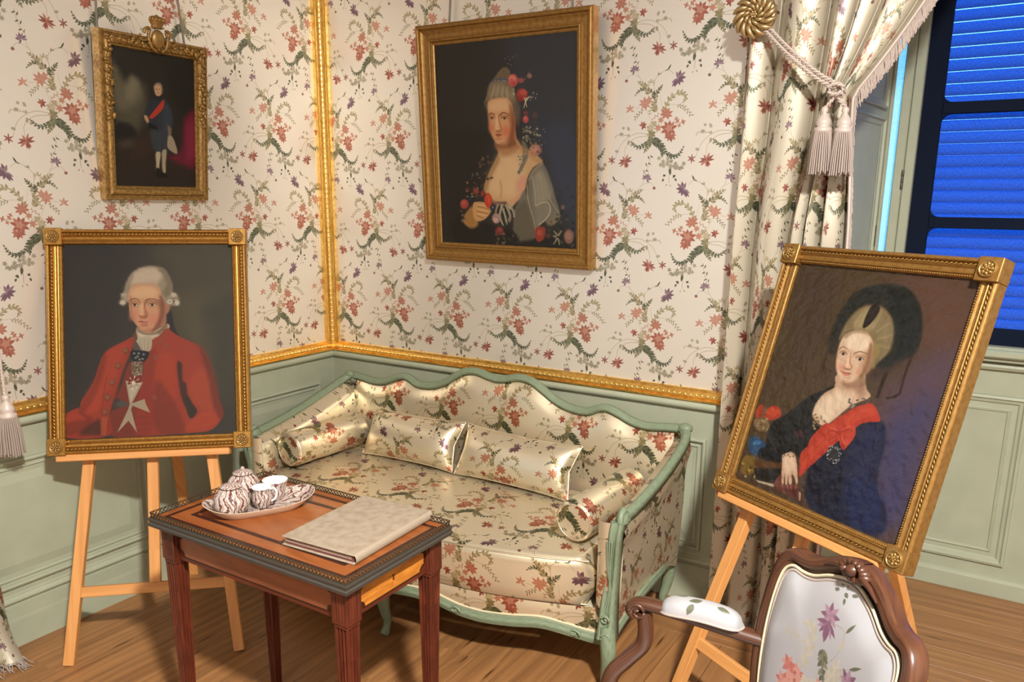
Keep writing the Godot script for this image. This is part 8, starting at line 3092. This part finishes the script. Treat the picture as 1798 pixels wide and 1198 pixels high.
	el(p,"4a4a4a",0.4,0.9,[5873,7657,32,-8,10,23])
	el(p,"4a4a4a",0.4,0.9,[5936,7448,32,-8,10,23])
	el(p,"4a4a4a",0.4,0.9,[5728,7716,33,-8,10,23])
	el(p,"4a4a4a",0.4,0.9,[5742,7356,33,-8,10,23])
	el(p,"6c6c6a",0.4,0.9,[5731,7325,33,-8,10,23])
	el(p,"6c6c6a",0.4,0.9,[5183,7516,33,-8,10,24])
	el(p,"6c6c6a",0.4,0.9,[5822,7404,33,-8,10,23])
	el(p,"c0c0bc",0.4,0.9,[5781,7724,33,-8,10,23])
	el(p,"9a9a98",0.4,0.9,[5196,7616,33,-8,10,24])
	el(p,"6c6c6a",0.4,0.9,[5841,7730,33,-8,10,23])
	el(p,"9a9a98",0.4,0.9,[5906,7408,32,-8,10,23])
	el(p,"9a9a98",0.4,0.9,[5792,7233,33,-8,10,23])
	el(p,"6c6c6a",0.4,0.9,[5267,7536,33,-8,10,24])
	el(p,"c0c0bc",0.4,0.9,[5660,7850,33,-8,10,23])
	el(p,"c0c0bc",0.4,0.9,[5222,7268,33,-8,10,24])
	el(p,"6c6c6a",0.4,0.9,[5268,7647,33,-8,10,24])
	el(p,"c0c0bc",0.4,0.9,[5619,7201,33,-8,10,23])
	el(p,"9a9a98",0.4,0.9,[5356,7261,33,-8,10,24])
	el(p,"c0c0bc",0.4,0.9,[5855,7511,32,-8,10,23])
	el(p,"9a9a98",0.4,0.9,[5423,7776,33,-8,10,23])
	el(p,"6c6c6a",0.4,0.9,[5332,7214,33,-8,10,24])
	el(p,"9a9a98",0.4,0.9,[5294,7247,33,-8,10,24])
	el(p,"4a4a4a",0.4,0.9,[5908,7416,32,-8,10,23])
	el(p,"9a9a98",0.4,0.9,[5358,7268,33,-8,10,24])
	el(p,"4a4a4a",0.4,0.9,[5258,7413,33,-8,10,24])
	el(p,"4a4a4a",0.4,0.9,[5577,7263,33,-8,10,23])
	el(p,"9a9a98",0.4,0.9,[5931,7403,32,-8,10,23])
	el(p,"4a4a4a",0.4,0.9,[5727,7302,33,-8,10,23])
	el(p,"6c6c6a",0.4,0.9,[5586,7211,33,-8,10,23])
	el(p,"c0c0bc",0.4,0.9,[5827,7806,33,-8,10,23])
	el(p,"9a9a98",0.4,0.9,[5686,7865,33,-8,10,23])
	el(p,"9a9a98",0.4,0.9,[5736,7700,33,-8,10,23])
	el(p,"6c6c6a",0.4,0.9,[5907,7687,32,-8,10,23])
	el(p,"6c6c6a",0.4,0.9,[5359,7202,33,-8,10,24])
	el(p,"6c6c6a",0.4,0.9,[5311,7379,33,-8,10,24])
	el(p,"4a4a4a",0.4,0.9,[5350,7797,33,-8,10,23])
	el(p,"9a9a98",0.4,0.9,[5720,7856,33,-8,10,23])
	el(p,"6c6c6a",0.4,0.9,[5932,7695,32,-8,10,23])
	el(p,"c0c0bc",0.4,0.9,[5513,7254,33,-8,10,23])
	el(p,"6c6c6a",0.4,0.9,[5628,7741,33,-8,10,23])
	el(p,"c0c0bc",0.4,0.9,[5289,7757,33,-8,10,24])
	el(p,"6c6c6a",0.4,0.9,[5614,7772,33,-8,10,23])
	el(p,"9a9a98",0.4,0.9,[5806,7691,33,-8,10,23])
	el(p,"4a4a4a",0.4,0.9,[5299,7255,33,-8,10,24])
	el(p,"6c6c6a",0.4,0.9,[5931,7658,32,-8,10,23])
	el(p,"4a4a4a",0.4,0.9,[5806,7728,33,-8,10,23])
	el(p,"4a4a4a",0.4,0.9,[5315,7548,33,-8,10,24])
	el(p,"6c6c6a",0.4,0.9,[5609,7202,33,-8,10,23])
	el(p,"4a4a4a",0.4,0.9,[5889,7741,32,-8,10,23])
	el(p,"4a4a4a",0.4,0.9,[5251,7487,33,-8,10,24])
	el(p,"6c6c6a",0.4,0.9,[5922,7624,32,-8,10,23])
	el(p,"c0c0bc",0.4,0.9,[5680,7272,33,-8,10,23])
	el(p,"c0c0bc",0.4,0.9,[5183,7465,33,-8,10,24])
	el(p,"c0c0bc",0.4,0.9,[5297,7379,33,-8,10,24])
	el(p,"4a4a4a",0.4,0.9,[5377,7300,33,-8,10,24])
	el(p,"c0c0bc",0.4,0.9,[5254,7595,33,-8,10,24])
	el(p,"9a9a98",0.4,0.9,[5830,7401,32,-8,10,23])
	el(p,"6c6c6a",0.4,0.9,[5646,7290,33,-8,10,23])
	el(p,"6c6c6a",0.4,0.9,[5310,7440,33,-8,10,24])
	el(p,"4a4a4a",0.4,0.9,[5798,7414,33,-8,10,23])
	sh(p,"c4a083",2.5,1,[279,857,266,829,283,814,324,801,351,818,377,858,396,890,406,913,398,919,375,895,357,890,373,924,357,932,338,900,347,934,336,937,315,901,326,940,311,939,294,906])
	sh(p,"d6b698",10.1,0.85,[278,847,292,817,330,813,361,847,353,880,311,891])
	ln(p,"8a654c",1.1,0.8,2.1,2.1,[313,896,332,928])
	ln(p,"8a654c",1.1,0.8,2.1,2.1,[338,895,350,926])
	ln(p,"8a654c",1.1,0.8,2.1,2.1,[359,886,376,911])
	sh(p,"6b3a34",3.4,0.9,[269,940,294,906,318,942,375,929,415,916,412,942,445,948,451,978,389,975,282,968])
	ln(p,"9a6a5c",1.8,0.7,3.5,3.5,[317,940,324,954])
	ln(p,"9a6a5c",1.8,0.7,3.5,3.5,[347,934,370,959])
	ln(p,"9a6a5c",1.8,0.7,3.5,3.5,[367,929,385,950])
	ln(p,"9a6a5c",1.8,0.7,3.5,3.5,[397,918,403,940])
	sh(p,"c9bb9e",1.3,0.9,[419,940,441,947,451,978,439,976],false)
	sh(p,"4b2520",4.2,0.7,[325,956,426,938,447,976,391,979])
	el(p,"8a7560",0.8,0.85,[3147,8214,66,3,-6,35])
	el(p,"5b4a3c",0.8,0.85,[3008,8191,-43,19,-17,-19])
	el(p,"a8927a",0.8,0.85,[3085,8037,-61,26,-29,-32])
	el(p,"a8927a",0.8,0.85,[2846,8227,57,4,-7,29])
	el(p,"8a7560",0.8,0.85,[3332,8113,78,-5,2,24])
	el(p,"a8927a",0.8,0.85,[2906,8250,-21,34,-51,-13])
	el(p,"5b4a3c",0.8,0.85,[2981,8153,53,16,-20,27])
	el(p,"5b4a3c",0.8,0.85,[2755,8316,53,33,-23,16])
	el(p,"5b4a3c",0.8,0.85,[3312,8166,43,11,-18,30])
	el(p,"5b4a3c",0.8,0.85,[2765,8219,60,19,-25,33])
	el(p,"a8927a",0.8,0.85,[3206,8077,-37,25,-35,-24])
	el(p,"5b4a3c",0.8,0.85,[3267,8022,-9,43,-32,-2])
	el(p,"a8927a",0.8,0.85,[3013,8219,-16,33,-36,-7])
	el(p,"a8927a",0.8,0.85,[2893,8215,67,-9,6,27])
	p.mellow(0.62)
	return p.texture(640, 774)

func paint_officer() -> ImageTexture:
	var p := Painter.new(400, 566, Color("2b2822"))
	sh(p,"55503f",40.9,0.85,[25,68,218,92,358,213,403,440,244,612,29,555,17,332])
	sh(p,"6b6350",25.2,0.8,[22,112,108,147,155,254,248,201,318,262,351,340,199,431,20,421])
	sh(p,"2b2823",22.0,0.9,[43,66,460,22,414,208,212,193,155,254,89,160])
	sh(p,"7d7560",22.0,0.7,[193,206,266,193,319,239,258,347,149,355])
	sh(p,"1f1e1b",15.7,0.9,[30,544,211,545,262,611,223,648,22,669])
	sh(p,"4b4030",22.0,0.7,[40,669,224,637,257,705,70,760])
	sh(p,"2f2620",31.4,0.8,[1,716,1020,749,1036,993,2,995])
	sh(p,"24221e",47.2,0.8,[612,52,1016,11,1004,499,778,415])
	sh(p,"6b1f30",18.9,0.9,[858,458,1028,411,1018,826,724,797,644,763,809,707])
	sh(p,"8a2a40",22.0,0.7,[899,480,1006,449,1020,749,869,805])
	sh(p,"3b2a22",22.0,0.7,[262,611,454,578,445,770,178,802])
	sh(p,"2e323a",7.9,1,[426,357,523,332,620,337,687,397,713,516,680,590,655,713,525,742,448,697,427,532,353,501,364,454])
	sh(p,"3a3f44",12.6,0.8,[444,578,631,569,646,701,525,736,458,697])
	sh(p,"3b4149",15.7,0.8,[600,344,687,397,703,516,610,594,576,464])
	sh(p,"b33a2c",3.1,1,[436,461,581,346,610,338,588,404,478,476,429,485])
	sh(p,"c39a78",4.7,1,[488,248,518,222,566,218,588,251,573,299,533,316,501,299])
	sh(p,"7d6f5c",4.7,0.85,[484,251,508,219,576,215,596,262,579,299,569,235,518,232])
	ln(p,"4a3426",0.8,0.9,2.3,2.3,[506,265,526,261])
	ln(p,"4a3426",0.8,0.9,2.3,2.3,[541,262,561,261])
	ln(p,"8a4a3c",0.8,0.9,2.3,2.3,[525,291,544,290])
	ln(p,"98704f",0.8,0.8,1.8,1.8,[526,268,521,282])
	sh(p,"26242a",4.7,1,[514,316,582,308,601,326,532,343])
	sh(p,"b98f6d",3.1,1,[360,466,398,470,419,509,408,527,371,500])
	sh(p,"1c1a18",4.7,1,[403,510,533,550,532,562,416,556])
	sh(p,"a3937a",4.7,0.95,[660,591,719,625,763,736,646,701,638,641])
	sh(p,"7a6450",4.7,0.9,[643,520,696,541,690,590,649,610])
	sh(p,"b5a78a",4.7,1,[489,738,549,736,533,815,519,877,487,877,490,816])
	sh(p,"a8997c",4.7,1,[569,723,625,714,611,813,606,887,570,888,562,802])
	sh(p,"1d1b19",3.9,1,[484,859,524,858,578,887,642,911,607,926,507,928])
	ln(p,"5a5648",1.2,0.6,1.8,1.8,[538,431,548,466])
	ln(p,"5a5648",1.2,0.6,1.8,1.8,[536,478,546,513])
	ln(p,"5a5648",1.2,0.6,1.8,1.8,[534,526,544,561])
	ln(p,"5a5648",1.2,0.6,1.8,1.8,[532,574,542,609])
	ln(p,"5a5648",1.2,0.6,1.8,1.8,[530,622,540,657])
	ln(p,"5a5648",1.2,0.6,1.8,1.8,[528,670,538,706])
	p.mellow(0.62)
	return p.texture(400, 566)
